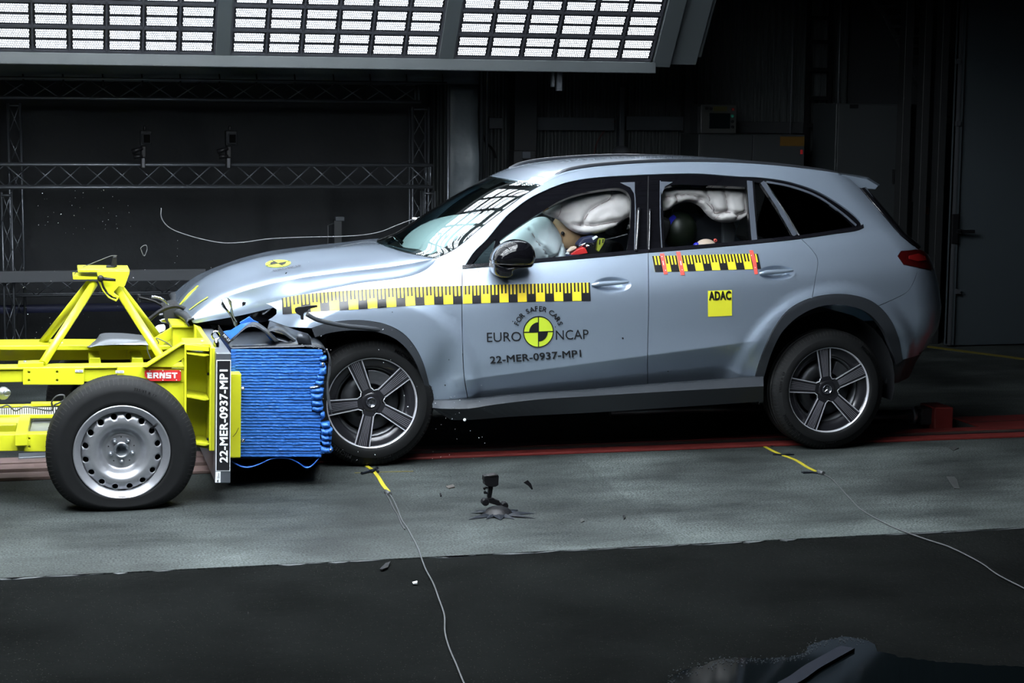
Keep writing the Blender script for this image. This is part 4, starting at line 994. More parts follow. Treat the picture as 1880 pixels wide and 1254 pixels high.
mb = MB(); out2 = cr([(903, 483), (940, 486), (977, 482), (978, 487), (955, 490), (939, 495), (936, 507), (922, 509), (908, 504), (903, 494), (903, 483)]); L = out2[:-1]; kN = len(L); vs = []; ce = np.array([928, 492])
for sc_, yv in [(.9, .0), (1.0, -.05), (1.0, -.12), (.85, -.17), (.4, -.185)]:
    for p in L:
        q = ce+(np.array(p)-ce)*sc_; vs.append(tuple(PY(q[0], q[1], -.1)*np.array([1, 0, 1])+np.array([0, yv, 0])))
mb.add(vs, [(j*kN+k, j*kN+(k+1) % kN, (j+1)*kN+(k+1) % kN, (j+1)*kN+k) for j in range(4) for k in range(kN)] + [tuple(range(kN)), tuple(4*kN+k for k in range(kN))[::-1]], 0, True)
obj('mirror_foot', mb, black, mirr, local=True)
a = PY(905, 484, -.2); b = PY(975, 486, -.2)
obj('mirror_line', MB().tube([a, (a[0]+.1, -.225, a[2]-.006), (b[0]-.05, -.225, b[2]), b], .002), ink, mirr, local=True)

# ------------------------------------------------------------------ printed tapes, stickers, lettering
def decal(name, items, mats_, par, off=.0022, loc=True, holes=()):     # items: (pixel polygon, material index)
    mb_ = MB()
    for poly, mi_ in items:
        P = solve(dens(poly, 6)); A = np.array(P); o_ = off+(.0014 if mi_ else 0)
        g = .014; pts = [(x, z) for x in np.arange(A[:, 0].min()+g/2, A[:, 0].max(), g) for z in np.arange(A[:, 1].min()+g/2, A[:, 1].max(), g) if inside(P, x, z) and np.hypot(A[:, 0]-x, A[:, 1]-z).min() > g*.4]
        vs, t_ = cdt(P, [solve(h) for h in holes], pts); A = np.array(vs); co = Q(A[:, 0], A[:, 1])+QN(A[:, 0], A[:, 1])*o_
        t_ = [t if (vs[t[1]][0]-vs[t[0]][0])*(vs[t[2]][1]-vs[t[0]][1])-(vs[t[2]][0]-vs[t[0]][0])*(vs[t[1]][1]-vs[t[0]][1]) > 0 else t[::-1] for t in t_]
        mb_.add(co, t_, mi_, True)
    return obj(name, mb_, mats_, par, local=True, fixn=False)
def lerp(a, b, t): return (a[0]+(b[0]-a[0])*t, a[1]+(b[1]-a[1])*t)
def atl(curve, t):
    c = np.array(curve, float); s = np.concatenate([[0], np.cumsum(np.linalg.norm(np.diff(c, axis=0), axis=1))]); s /= s[-1]
    return (float(np.interp(t, s, c[:, 0])), float(np.interp(t, s, c[:, 1])))
def tape(top, bot, x_to_blocks, t0=0., t1=1., par=None, name='scale_tape', lead_black=True, slant=0, tickh=.46, nstrip=24):
    n = x_to_blocks; items = []
    for k in range(n):
        a, b = k/n, (k+1)/n
        qd = lambda a, b, h0, h1: [lerp(atl(top, a), atl(bot, a), h0), lerp(atl(top, b), atl(bot, b), h0), lerp(atl(top, b), atl(bot, b), h1), lerp(atl(top, a), atl(bot, a), h1)]
        if b <= t0 or a >= t1: continue
        a2, b2 = max(a, t0), min(b, t1); items.append((qd(a2, b2, 0, 1), 0))
        blk = (k % 2 == 0) == lead_black
        d = (b-a)
        if blk:
            items.append((qd(a2, b2, .56, 1), 1))
            for j in (0, 2, 4):
                u0, u1 = a+d*j/5, a+d*(j+1)/5
                if u0 >= t0 and u1 <= t1+1e-6: items.append((qd(u0, u1, 0, .56), 1))
        else:
            for j in (1, 3):
                u0, u1 = a+d*j/5, a+d*(j+1)/5
                if u0 >= t0 and u1 <= t1+1e-6: items.append((qd(u0, u1, 0, .50), 1))
    return decal(name, items, [yellow2, ink], par)
top1 = cr([(517, 548), (540, 543.5), (580, 538), (640, 533.5), (700, 530), (760, 527), (848, 525)]); bot1 = cr([(519, 577), (545, 575), (600, 571), (660, 567.5), (720, 563.5), (780, 560), (849, 557.5)])
fend = [o for o in car.children if o.name.startswith('front_fender')][0]
tape(top1, bot1, 19, par=fend)
top2 = [(849.5, 525), (930, 522.5), (1010, 520.5), (1083, 519)]; bot2 = [(850, 557.5), (930, 555), (1010, 553), (1084, 552)]
tape(top2, bot2, 14, par=fdoor, lead_black=False)
top3 = [(1197, 470.5), (1250, 469.5), (1320, 467.5), (1380, 466), (1391, 466.5)]; bot3 = [(1202.5, 499.5), (1250, 498.5), (1320, 496), (1380, 494.5), (1397, 493.5)]
tape(top3, bot3, 13, par=rdoor)
for pts in ([(1211, 466.5), (1219, 466), (1225.5, 503.5), (1218.5, 504)], [(1241, 463), (1248.5, 462.5), (1257, 505), (1249.5, 505.5)], [(1375, 460), (1382, 460), (1388, 480), (1391, 503.5), (1385, 504), (1381, 482)]):
    it = [(pts, 0)]
    cx = sum(p[0] for p in pts[:2])/2
    o = decal('red_tape_strip', it, [redtape], rdoor, off=.004)
decal('red_strip_marks', [([(1211+5, 480), (1217, 479.5), (1218.5, 487), (1217.5, 487.5)], 0), ([(1248, 480), (1249.5, 479.5), (1251, 487), (1249.5, 487.5)], 0), ([(1214, 471), (1216, 471), (1215, 473)], 0), ([(1220.5, 496), (1222.5, 496), (1221.5, 498)], 0), ([(1251, 495), (1253, 495), (1252, 497)], 0), ([(1378, 469), (1380, 469), (1379, 471)], 0), ([(1385, 491), (1387, 491), (1386, 493)], 0)], [white], rdoor, off=.0055)
# ADAC sticker
st_ = decal('square_sticker', [([(1299.5, 534), (1343.5, 532.5), (1343.5, 579.5), (1299.5, 581.5)], 0)], [adacy], rdoor)
def text_on(name, s, px, py, hpx, ang, m, par, bold=0, sx=1.0, off=.0038, space=1.0, width=None):
    tv, tf = text_mesh(s, 1.0, bold, 1.0, 'CENTER', space); TL_ = list(TL)
    ys = [p[1] for p in tv]; h = max(ys)-min(ys); y0 = min(ys); w_ = max(p[0] for p in tv)-min(p[0] for p in tv); xm = (max(p[0] for p in tv)+min(p[0] for p in tv))/2
    k = hpx/h; kx = (width/w_) if width else k*sx; c_, s_ = math.cos(ang), math.sin(ang)
    P = []
    for x, y in tv:
        X = (x-xm)*kx; Y = -(y-y0)*k; P.append((px+X*c_-Y*s_, py+X*s_+Y*c_))
    UV = np.array(solve(P)); co = Q(UV[:, 0], UV[:, 1])+QN(UV[:, 0], UV[:, 1])*(off+.00022*np.array(TL_)[:, None])
    return obj(name, MB().add(co, [tuple(f)[::-1] for f in tf]), m, par, local=True, fixn=False)
text_on('sticker_lettering', 'ADAC', 1321.7, 551.3, 17, -.03, ink, rdoor, bold=.055, width=41)
# target emblem and wording on the front door
cx, cy, R_, = 988.2, 609, 28.2
sk = -.028
def el(rx, a0, a1, n, r2=None):
    return [(cx+rx*math.cos(t), cy+rx*1.03*math.sin(t)+sk*rx*math.cos(t)) for t in np.linspace(a0, a1, n)]
items = [(el(R_, 0, 2*math.pi, 41)[:-1], 1)]
emb = decal('round_emblem', items, [ink, ink], fdoor, off=.0030, holes=[el(R_-1.8, 0, 2*math.pi, 41)[:-1]])
decal('emblem_face', [(el(R_-1.6, 0, 2*math.pi, 41)[:-1], 0)], [lime], fdoor, off=.0026)
quad1 = [(cx, cy)]+el(17.2, math.pi, 1.5*math.pi, 12); quad2 = [(cx, cy)]+el(17.2, 0, .5*math.pi, 12)
def barp(a, b, w_):
    a = np.array(a); b = np.array(b); d = (b-a)/np.linalg.norm(b-a); n_ = np.array([-d[1], d[0]])*w_/2; return [tuple(a-n_), tuple(b-n_), tuple(b+n_), tuple(a+n_)]
decal('emblem_marks', [(quad1, 0), (quad2, 0), (barp((cx, cy-R_), (cx, cy+R_), 1.8), 0), (barp((cx-R_, cy-sk*-R_*1.0 if False else cy+.8), (cx+R_, cy-.8), 1.8), 0)], [ink], fdoor, off=.0048)
text_on('door_lettering', 'EURO', 925.5, 627, 17.5, -.03, ink, fdoor, bold=.0, width=63)
text_on('door_lettering', 'NCAP', 1050.5, 623, 17.5, -.03, ink, fdoor, bold=.0, width=60)
text_on('door_lettering', '22-MER-0937-MP1', 983.5, 666.2-5, 13.2, -.075, ink, fdoor, bold=.02, width=168)
s = 'FOR SAFER CARS'; wd = {'F': .9, 'O': 1.15, 'R': 1.0, ' ': .55, 'S': .95, 'A': 1.05, 'E': .9, 'C': 1.05}
tot = sum(wd[c] for c in s); a = math.radians(-164); span = math.radians(148); pos = 0
for ch in s:
    t = a + span*(pos+wd[ch]/2)/tot; pos += wd[ch]
    if ch == ' ': continue
    r_ = 38.0; text_on('arc_letter', ch, cx+r_*math.cos(t), cy+r_*math.sin(t)*1.0, 9.2, t+math.pi/2, ink, fdoor, bold=.016)
# small scuffs and stuck fragments on the flank
for i, (x, y, r_) in enumerate([(448, 0, 0), (1143, 621, 2), (878, 499, 1), (824, 660, 1), (817, 707, 1.5), (720, 573, 1), (1226, 681, 1), (941, 590, 1), (1019, 600, 1)]):
    if r_: decal('paint_chip', [([(x-r_, y-r_*.6), (x+r_*.5, y-r_), (x+r_, y+r_*.5), (x-r_*.2, y+r_)], 0)], [ink], fdoor if x > 850 and x < 1190 else (rdoor if x > 1190 else fend), off=.004)

# ------------------------------------------------------------------ wheels
def tyre_prof(R, wdt, rin):
    h = wdt/2
    o = [(rin, h-.012, 0), (rin+.010, h+.002, 0), (rin+.022, h-.002, 0), ((rin+R)/2, h+.010, 0), (R-.05, h+.006, 0), (R-.028, h-.004, 0), (R-.012, h-.016, 0), (R-.004, h-.032, 0)]
    grooves = [.070, .024, -.024, -.070]
    pr = o[:]
    for g in grooves:
        if abs(g) < h-.03: pr += [(R, g+.006, 0), (R-.008, g+.005, 1), (R-.008, g-.005, 1), (R, g-.006, 0)]
    pr += [(r, -hh, m_) for r, hh, m_ in o[::-1]]
    return pr
def tyre_mesh(R, wdt, rin, flat, texts, n=96):
    pr = tyre_prof(R, wdt, rin); mb_ = MB(); mi_ = [pr[(i+1) % len(pr)][2] or pr[i][2] for i in range(len(pr))]
    mb_.lathe([(r, h) for r, h, _ in pr], n, mi=mi_, close=True)
    # shoulder sipes
    for i in range(n):
        t = (i+.5)*2*math.pi/n
        for sg in (1, -1):
            pts = [(R-.030, sg*(wdt/2-.0035)), (R-.0085, sg*(wdt/2-.018)), (R+.0006, sg*(wdt/2-.045))]
            vs = []
            for r, h in pts:
                for dt in (-.006, .006): vs.append(((r+.0012)*math.cos(t+dt), -h*1.005, (r+.0012)*math.sin(t+dt)))
            mb_.add(vs, [(0, 1, 3, 2), (2, 3, 5, 4)], 1)
    for s_, r0, ang, hgt, bold in texts:     # raised lettering following the sidewall
        tv, tf = text_mesh(s_, hgt*1.35, bold*hgt, 1.1, 'CENTER', 1.15); vs = []
        for x, y in tv:
            t = ang - x/r0; r = r0+y; vs.append((r*math.cos(t), -(wdt/2+.0125), r*math.sin(t)))
        mb_.add(vs, tf, 2)
    # contact patch: squash the bottom
    out = []
    for (x, y, z) in mb_.v:
        if z < -flat:
            k = (-flat - z); z = -flat + .0; y = y*(1+.35*min(1, k/.03))
        elif z < -flat+.10 and abs(x) < R*.6: y = y*(1+.10*(1-(z+flat)/.10))
        out.append((x, y, z))
    mb_.v = out; return mb_
def star(mb_, r, y, cx=0, cz=0, th=.004, mi=0):
    for k in range(3):
        t = math.pi/2+k*2*math.pi/3; tip = (cx+r*math.cos(t), cz+r*math.sin(t)); w_ = r*.16
        b1 = (cx+w_*math.cos(t-math.pi/3), cz+w_*math.sin(t-math.pi/3)); b2 = (cx+w_*math.cos(t+math.pi/3), cz+w_*math.sin(t+math.pi/3))
        mb_.add([(tip[0], y, tip[1]), (b1[0], y, b1[1]), (b2[0], y, b2[1]), (cx, y-th, cz), ], [(0, 1, 3), (0, 3, 2), (0, 2, 1)], mi)
RR, RIM = .3705, .270
tyrem = {}
def car_wheel(cx, cz, spin, far=False, yaw=0, flat=.37, camber=0):
    Rw = Matrix.Translation((cx, .118 if not far else 2*YC-.118, cz)) @ Matrix.Rotation(math.pi if far else 0, 4, 'Z') @ Matrix.Rotation(yaw, 4, 'Z') @ Matrix.Rotation(spin, 4, 'Y')
    hub = MB(); W = .112
    hub.lathe([(RIM-.004, -.10), (RIM-.016, -.09), (RIM-.03, -.02), (RIM-.030, W-.055), (RIM-.018, W-.035), (RIM-.012, W-.022), (RIM, W-.016), (RIM+.004, W-.014)], 72, mi=0)
    hub.lathe([(.0, -.02), (.09, -.02), (.10, -.10), (RIM-.03, -.10)], 48, mi=0)
    wh = obj('wheel', hub, [rimdark], car, local=True)
    wh.matrix_local = Matrix.Translation(-Vector(car.location)) @ Rw
    if flat not in tyrem:
        ty = tyre_mesh(RR, .235, RIM-.006, flat, [], 96)
    ty = tyre_mesh(RR, .235, RIM-.006, 9, [('MICHELIN', .322, math.radians(-150)+0 if not far else 0, .022, .03), ('235/55 R 19', .325, math.radians(160), .015, .02), ('e·PRIMACY', .318, math.radians(-100), .012, .02), ('MICHELIN', .322, math.radians(30), .022, .03)])
    # squash in world orientation (spin removed)
    Ri = Matrix.Rotation(spin, 4, 'Y'); out = []
    for p in ty.v:
        q = Ri @ Vector(p)
        if q.z < 0:
            s3 = (-q.z/RR)**4; q.z *= 1-(1-cz/RR)*s3 if cz < RR else 1; q.y *= 1+.06*s3
            if q.z < -cz+.006: q.z = -cz+.0
        q = Ri.inverted() @ q; out.append(tuple(q))
    ty.v = out
    obj('tyre', ty, [rubber, treadm, rubtxt], wh, local=True)
    ring = MB().lathe([(RIM+.005, W-.016), (RIM+.006, W-.006), (RIM-.001, W-.003), (RIM-.009, W-.006), (RIM-.013, W-.02)], 72); obj('rim_lip', ring, rimcut if not far else rimgrey, wh, local=True)
    inner = MB().lathe([(RIM-.014, W-.03), (RIM-.034, W-.034), (RIM-.058, W-.042), (RIM-.066, W-.06)], 72); obj('rim_ledge', inner, rimdark, wh, local=True)
    fl = MB().lathe([(RIM-.066, W-.062), (RIM-.07, W-.062), (RIM-.082, W-.09), (RIM-.085, W-.12)], 60); obj('inner_barrel', fl, steel, wh, local=True)
    # five spokes, each with machined borders and ribs
    for k in range(5):
        a = k*2*math.pi/5+math.pi/2; c_, s_ = math.cos(a), math.sin(a)
        def f3(r, t, h): return (r*c_-t*s_, -h, r*s_+t*c_)
        yo, yi = W-.012, W-.040
        body = [(.045, -.030), (.085, -.034), (RIM-.018, -.047), (RIM-.008, -.046), (RIM-.008, .046), (RIM-.018, .047), (.085, .034), (.045, .030)]
        def hh(r): return yi+(yo-yi)*((r-.04)/(RIM-.05))**.8 if r > .04 else yi
        sp = MB(); top = [f3(r, t, hh(r)) for r, t in body]; bot = [f3(r, t*.9, hh(r)-.035) for r, t in body]; nB = len(body)
        sp.add(top+bot, [tuple(range(nB))]+[(i, (i+1) % nB, nB+(i+1) % nB, nB+i) for i in range(nB)], 0)
        for sg in (-1, 1):
            L = [(.074, sg*.0335), (RIM-.010, sg*.0465), (RIM-.010, sg*.041), (.078, sg*.0275)]
            sp.add([f3(r, t, hh(r)+.0022) for r, t in L]+[f3(r, t, hh(r)-.004) for r, t in L], [(0, 1, 2, 3), (0, 1, 5, 4), (2, 3, 7, 6), (1, 2, 6, 5), (3, 0, 4, 7)], 1)
        for j in range(5):
            t0 = (-.6+j*.3)
            L = [(.082, t0*.024-.0016), (RIM-.012, t0*.036-.0016), (RIM-.012, t0*.036+.0016), (.082, t0*.024+.0016)]
            sp.add([f3(r, t, hh(r)+.0026) for r, t in L]+[f3(r, t, hh(r)-.002) for r, t in L], [(0, 1, 2, 3), (0, 1, 5, 4), (2, 3, 7, 6), (1, 2, 6, 5), (3, 0, 4, 7)], 2)
        obj('spoke', sp, [rimdark, rimcut, rimgrey], wh, local=True)
        # valley edge between spokes (bright V)
        b_ = a+math.pi/5; vb = MB(); r0 = .098
        vb.tube([((.083*math.cos(a+.42)), -(yi+.004), .083*math.sin(a+.42)), (.071*math.cos(b_), -(yi), .071*math.sin(b_)), (.083*math.cos(b_+math.pi/5-.42), -(yi+.004), .083*math.sin(b_+math.pi/5-.42))], .0032, 6); obj('spoke_edge', vb, rimcut, wh, local=True)
    hb = MB().lathe([(.0, yi-.01), (.02, yi-.01), (.040, yi+.008), (.052, yi+.006), (.066, yi-.004), (.072, yi-.03)], 40); obj('hub_disc', hb, rimdark, wh, local=True)
    cp = MB().lathe([(.0, yi+.006), (.024, yi+.006), (.0255, yi+.012), (.029, yi+.013), (.0325, yi+.008), (.033, yi)], 40)
    obj('hub_cap', cp, [mat('dark satin cap', (0.08, 0.085, 0.1), 0.25, 0.7)], wh, local=True)
    rg = MB().lathe([(.0235, yi+.0062), (.0245, yi+.0105), (.027, yi+.0105), (.028, yi+.0125)], 40); star(rg, .0235, -(yi+.0065)); obj('cap_star', rg, chrome, wh, local=True)
    for k in range(5):
        a = k*2*math.pi/5+math.pi/2+math.pi/5; lb = MB().lathe([(0, yi-.002), (.006, yi-.002), (.0065, yi+.004), (.0095, yi+.004), (.010, yi-.012)], 12, (.052*math.cos(a), 0, .052*math.sin(a))); obj('lug_bolt', lb, dark, wh, local=True)
    br = MB().lathe([(.06, -.02), (.06, .012), (.17, .012), (.17, -.01), (.06, -.02)], 48); obj('brake_disc', br, steel, wh, local=True)
    cl = MB(); 
    for a0 in np.linspace(-.45, .45, 7):
        pass
    vs = [];
    for a0 in np.linspace(-.5, .5, 8):
        t = a0 - spin + .35
        for r, h in ((.105, .045), (.185, .045), (.185, -.02), (.105, -.02)): vs.append((r*math.cos(t), -h, r*math.sin(t)))
    cl.add(vs, [(i*4+j, i*4+(j+1) % 4, (i+1)*4+(j+1) % 4, (i+1)*4+j) for i in range(7) for j in range(4)]+[(0, 1, 2, 3), (28, 29, 30, 31)]); obj('brake_caliper', cl, steel, wh, local=True, bevel=.004)
    return wh
car_wheel(-.013, .372, math.radians(-23))       # front near: struck, slightly pushed back
car_wheel(2.833, .3705, math.radians(-9.5))
car_wheel(0.02, .3705, .5, far=True); car_wheel(2.833, .3705, 1.1, far=True)
# wheel housings, underbody and cabin shell
for hx in (0.0, 2.833):
    n = 20
    for s in (0, 1):
        mb = MB(); vs = []
        for k in range(n+1):
            t = math.pi*k/n*1.16-.25
            for y in (.05, .36): vs.append((hx+.455*math.cos(t), y if not s else 2*YC-y, .40+.455*math.sin(t)))
        yy = .36 if not s else 2*YC-.36
        mb.add(vs, [(2*k, 2*k+1, 2*k+3, 2*k+2) for k in range(n)], 0, True)
        mb.add([(hx+.455*math.cos(math.pi*k/n*1.16-.25), yy, .40+.455*math.sin(math.pi*k/n*1.16-.25)) for k in range(n+1)], [tuple(range(n+1))], 0)
        obj('wheel_housing', mb, dark, car, fixn=True)
mb = MB().box(.45, 2.35, .12, 2*YC-.12, .30, .36, rot=Matrix.Rotation(-.053, 3, 'Y')).box(-.3, 3.55, .40, 2*YC-.40, .33, .5, rot=Matrix.Rotation(-.053, 3, 'Y')).box(-.1, .45, .40, 2*YC-.4, .5, .95)
obj('underbody', mb, dark, car, bevel=.02)
obj('underbody', MB().box(3.2, 3.6, .40, 2*YC-.40, .42, .62), dark, car, bevel=.03)
ex = MB().tube([PY(x, y, .55) for x, y in ((1120, 757), (1240, 752), (1300, 750), (1400, 752))], .03); obj('exhaust_pipe', ex, steel, car)
# cabin: dashboard, seats, far trim
mb = MB().box(.45, .80, .12, 2*YC-.12, .75, 1.12); obj('dashboard', mb, dark, car, bevel=.06, seg=3)
def seat(x, y, nm, zb_=.62, rec=.30, hh=.62, hw=.25):
    R = Matrix.Rotation(rec, 3, 'Y')
    s = obj(nm, MB().box(x-.28, x+.24, y-hw, y+hw, zb_-.1, zb_+.06), seatm, car, bevel=.04, seg=3)
    obj('seat_back', MB().box(x+.14, x+.26, y-hw, y+hw, zb_, zb_+hh, rot=R, piv=(x+.2, y, zb_)), seatm, s, local=True, bevel=.05, seg=3)
    obj('headrest', MB().box(x+.18, x+.27, y-.13, y+.13, zb_+hh+.03, zb_+hh+.22, rot=R, piv=(x+.2, y, zb_)), seatm, s, local=True, bevel=.04, seg=3)
    return s
seat(1.42, .52, 'front_seat'); seat(1.42, 2*YC-.52, 'front_seat'); seat(2.40, .50, 'rear_seat', .70, .3, .5); seat(2.40, 2*YC-.50, 'rear_seat', .70, .3, .5)
sw = MB(); c0 = Vector((.98, .50, 1.04)); Rt = Matrix.Rotation(-.42, 3, 'Y')
sw.tube([c0 + Rt @ Vector((0, .18*math.cos(t), .18*math.sin(t))) for t in np.linspace(0, 2*math.pi, 25)], .014, 8, caps=False); sw.tube([c0, c0+Rt @ Vector((-.25, 0, 0))], .03, 8)
obj('steering_wheel', sw, dark, car)
obj('load_cover', MB().box(2.72, 3.3, .2, 2*YC-.2, 1.0, 1.02), dark, car)

# ------------------------------------------------------------------ airbags
def pillow(name, outline, v0, thick, m, par, seams=(), f=PY, back=True, grid=9, w_=26, pinch=10, seam_r=.0035):
    P = dens(outline, 7); xs = [p[0] for p in P]; ys = [p[1] for p in P]; A = np.array(P); pts = []
    sm_ = [np.array(dens(list(s), 3)[:-1] if False else resamp(s, max(6, int(sum(math.dist(s[i], s[i+1]) for i in range(len(s)-1))/3)))) for s in seams]
    g = 4.0
    for i, x in enumerate(np.arange(min(xs), max(xs), g)):
        for y in np.arange(min(ys), max(ys), g):
            yy = y+(g/2 if i % 2 else 0)
            if inside(P, x, yy) and np.hypot(A[:, 0]-x, A[:, 1]-yy).min() > 2.2: pts.append((x, yy))
    vs, tr = cdt(P, (), pts); V = np.array(vs)
    d = np.array([np.hypot(A[:, 0]-x, A[:, 1]-y).min() for x, y in V])
    h = np.sqrt(np.clip(1-(1-np.clip(d/w_, 0, 1))**2, 0, 1))
    for s in sm_:
        ds = np.array([np.hypot(s[:, 0]-x, s[:, 1]-y).min() for x, y in V]); k = np.sqrt(np.clip(1-(1-np.clip(ds/pinch, 0, 1))**2, 0, 1)); h = h*(.45+.55*k)
    wr = np.array([mn.noise(Vector((x*.06, y*.06, 3.1)))*.008/thick+mn.noise(Vector((x*.17, y*.12, 8.1)))*.003/thick for x, y in V])*np.clip(d/12, 0, 1)
    h = h+wr
    fr = [tuple(f(x, y, v0)+np.array([0, -thick*hh, 0])) for (x, y), hh in zip(V, h)]
    bk = [tuple(f(x, y, v0)+np.array([0, thick*.5*max(0, hh), 0])) for (x, y), hh in zip(V, h)]
    mb_ = MB(); nv = len(fr); mb_.add(fr+bk, [tuple(t) for t in tr]+[tuple(i+nv for i in t[::-1]) for t in tr], 0, True)
    o = obj(name, mb_, m, par)
    for s in sm_:
        tp = []
        for x, y in s[::2]:
            i = int(np.argmin((V[:, 0]-x)**2+(V[:, 1]-y)**2)); tp.append((fr[i][0], fr[i][1]-.001, fr[i][2]))
        if len(tp) > 2: obj('seam', MB().tube(cr([tuple(f(x, y, v0)+np.array([0, t[1]-v0-.0, 0])) for (x, y), t in zip(s[::2], tp)], n=2), .0022, 5), seam, o, local=True)
    return o
# curtain bag in the front window
o1 = cr([(994, 391), (1015, 380), (1030, 372), (1060, 358), (1100, 347), (1140, 341), (1170, 350), (1175, 375), (1168, 393), (1150, 402), (1125, 418), (1105, 427), (1082, 431), (1062, 429), (1045, 421), (1025, 404), (1008, 397), (994, 391)])[:-1]
pillow('curtain_airbag', o1, .40, .065, bag, car, seams=([(1120, 345), (1119, 358), (1112, 368), (1095, 376), (1080, 385), (1071, 398), (1067, 412)], [(1067, 412), (1085, 414), (1110, 409), (1135, 405), (1160, 394)], [(1032, 372), (1026, 388), (1022, 398)], [(1050, 411), (1067, 414)]), w_=28, pinch=12)
o1 = cr([(918, 441), (935, 425), (955, 412), (985, 399), (1003, 399), (1017, 412), (1028, 430), (1034, 450), (1038, 476), (1030, 484), (960, 488), (915, 484)])+[(912, 470)]
pillow('driver_airbag', o1, .55, .22, bag2, car, seams=([(962, 414), (972, 440), (988, 458), (1001, 471)], [(1001, 471), (1015, 461), (1028, 437)]), w_=60, pinch=4)
tv, tf = text_mesh('AIRBAG', 1, .02)
o1 = join(cr([(1212, 346), (1240, 341), (1300, 338), (1340, 340), (1374, 342)]), cr([(1374, 342), (1374, 380), (1370, 396), (1355, 405), (1330, 409), (1310, 404), (1298, 395), (1285, 380), (1270, 372), (1258, 371), (1240, 376), (1228, 385), (1212, 388)]))
pillow('curtain_airbag', o1, .42, .10, bag, car, seams=([(1212, 362), (1236, 358), (1255, 356), (1275, 360), (1285, 367), (1297, 378), (1306, 388)], [(1285, 345), (1293, 360), (1300, 376), (1308, 391)], [(1318, 344), (1325, 360), (1329, 388)], [(1306, 391), (1318, 388), (1330, 388), (1350, 393), (1362, 388)], [(1236, 358), (1237, 374)], [(1281, 364), (1275, 375)], [(1362, 344), (1358, 365), (1361, 384)], [(1308, 400), (1318, 392)], [(1346, 402), (1350, 393)]), w_=20, pinch=9)
# visible belt webbing and far curtain
obj('seat_belt', MB().tube([PY(1108, 441, .42), PY(1130, 436, .40), PY(1152, 430, .36)], .004), cable, car)

# wiper arm thrown up at the far corner of the screen, plus loose strip
w1 = [PY(x, y, 1.2) for x, y in ((707, 450), (712, 441), (722, 437), (733, 442), (745, 452), (757, 460))]
obj('wiper_arm', MB().tube(cr([tuple(p) for p in w1]), .012), plastic, car)
obj('wiper_blade', MB().tube([PY(722, 436, 1.1), PY(733, 446, 1.1), PY(746, 462, 1.1)], .004), chrome, car)
obj('cowl_panel', MB().add([PY(x, y, v) for x, y, v in ((704, 453, 1.5), (733, 441, 1.7), (803, 474, .14), (765, 463, .5), (735, 459, .93))], [(0, 1, 2, 3, 4)]), plastic, car)
# ================================================================== THE BARRIER TROLLEY
tr = E('crash_trolley', (-1.6, 0, 0), 'yellow steel crash test trolley with a crushed blue honeycomb face, left of the car', 'trolley')
def plate(name, poly, v, dep, m, par=tr, holes=(), bevel=.003, **k):
    f = lambda x, y: PY(x, y, v)
    return obj(name, MB().prism(poly, f, (0, dep, 0), holes=holes), m, par, local=(par is not tr and par.type != 'EMPTY'), bevel=bevel, **k)
def bolt(px, py, v, r=.008, m=None, par=tr, nm='bolt', ax='y', ln=.012):
    p = PY(px, py, v); return obj(nm, MB().lathe([(0, ln), (r*.8, ln), (r, ln*.6), (r, -.004)], 6 if ax == 'y' else 8, tuple(p), ax=ax, sm=False), m or alu, par)
VB = -.70
plate('upper_beam', [(-420, 683), (-420, 709), (45, 701.5), (340, 700), (340, 671), (45, 674.7)], VB, .10, yellow)
plate('beam_flange', [(-420, 681), (-420, 685), (340, 674.5), (340, 670.5)], VB-.012, .13, yellow)
plate('splice_plate', [(42, 674.7), (154.5, 674.7), (154.5, 706.6), (42, 706.6)], VB-.014, .014, yellow, holes=[circ(x, y, 2.1, 12) for x, y in ((53, 683.6), (104.7, 683), (53, 698.6), (104.7, 698.6))])
plate('foot_plate', [(33, 668), (80, 666.5), (80, 674.5), (33, 675.5)], VB-.006, .12, yellow)
bolt(46, 666.5, VB+.05, .010, ax='z')
plate('lower_beam', [(-420, 805), (-420, 834), (43, 828), (340, 822), (340, 793), (43, 798)], VB, .10, yellow)
plate('splice_plate', [(43.5, 797), (330, 794), (330, 826), (43.5, 829.5)], VB-.012, .012, yellow, holes=[circ(53.5, 805.5, 2.1, 12), circ(53.5, 820.5, 2.1, 12)])
# far side beam with its wide flange, stiffeners and brackets
VF = .55
plate('far_beam', [(-420, 642), (-420, 667), (340, 659), (340, 634), (20, 636.5)], VF, .1, yellow)
plate('far_flange', [(-200, 637), (-200, 642), (130, 643), (330, 642), (345, 635), (125, 634)], VF-.16, .3, yellow)
for x in (167, 235): plate('stiffener', [(x-1.5, 643), (x+1.5, 643), (x+1.5, 658), (x-1.5, 658)], VF-.05, .05, yellow, bevel=0)
for x0, x1 in ((164, 184), (242, 262)): plate('bracket', [(x0, 657), (x1, 657), (x1+2, 669), (x0-1, 669)], VF-.35, .3, yellow)
plate('foot_plate', [(48, 629), (86, 629), (86, 634.5), (48, 635)], VF-.01, .12, yellow)
bolt(73, 629, VF+.05, .010, ax='z')
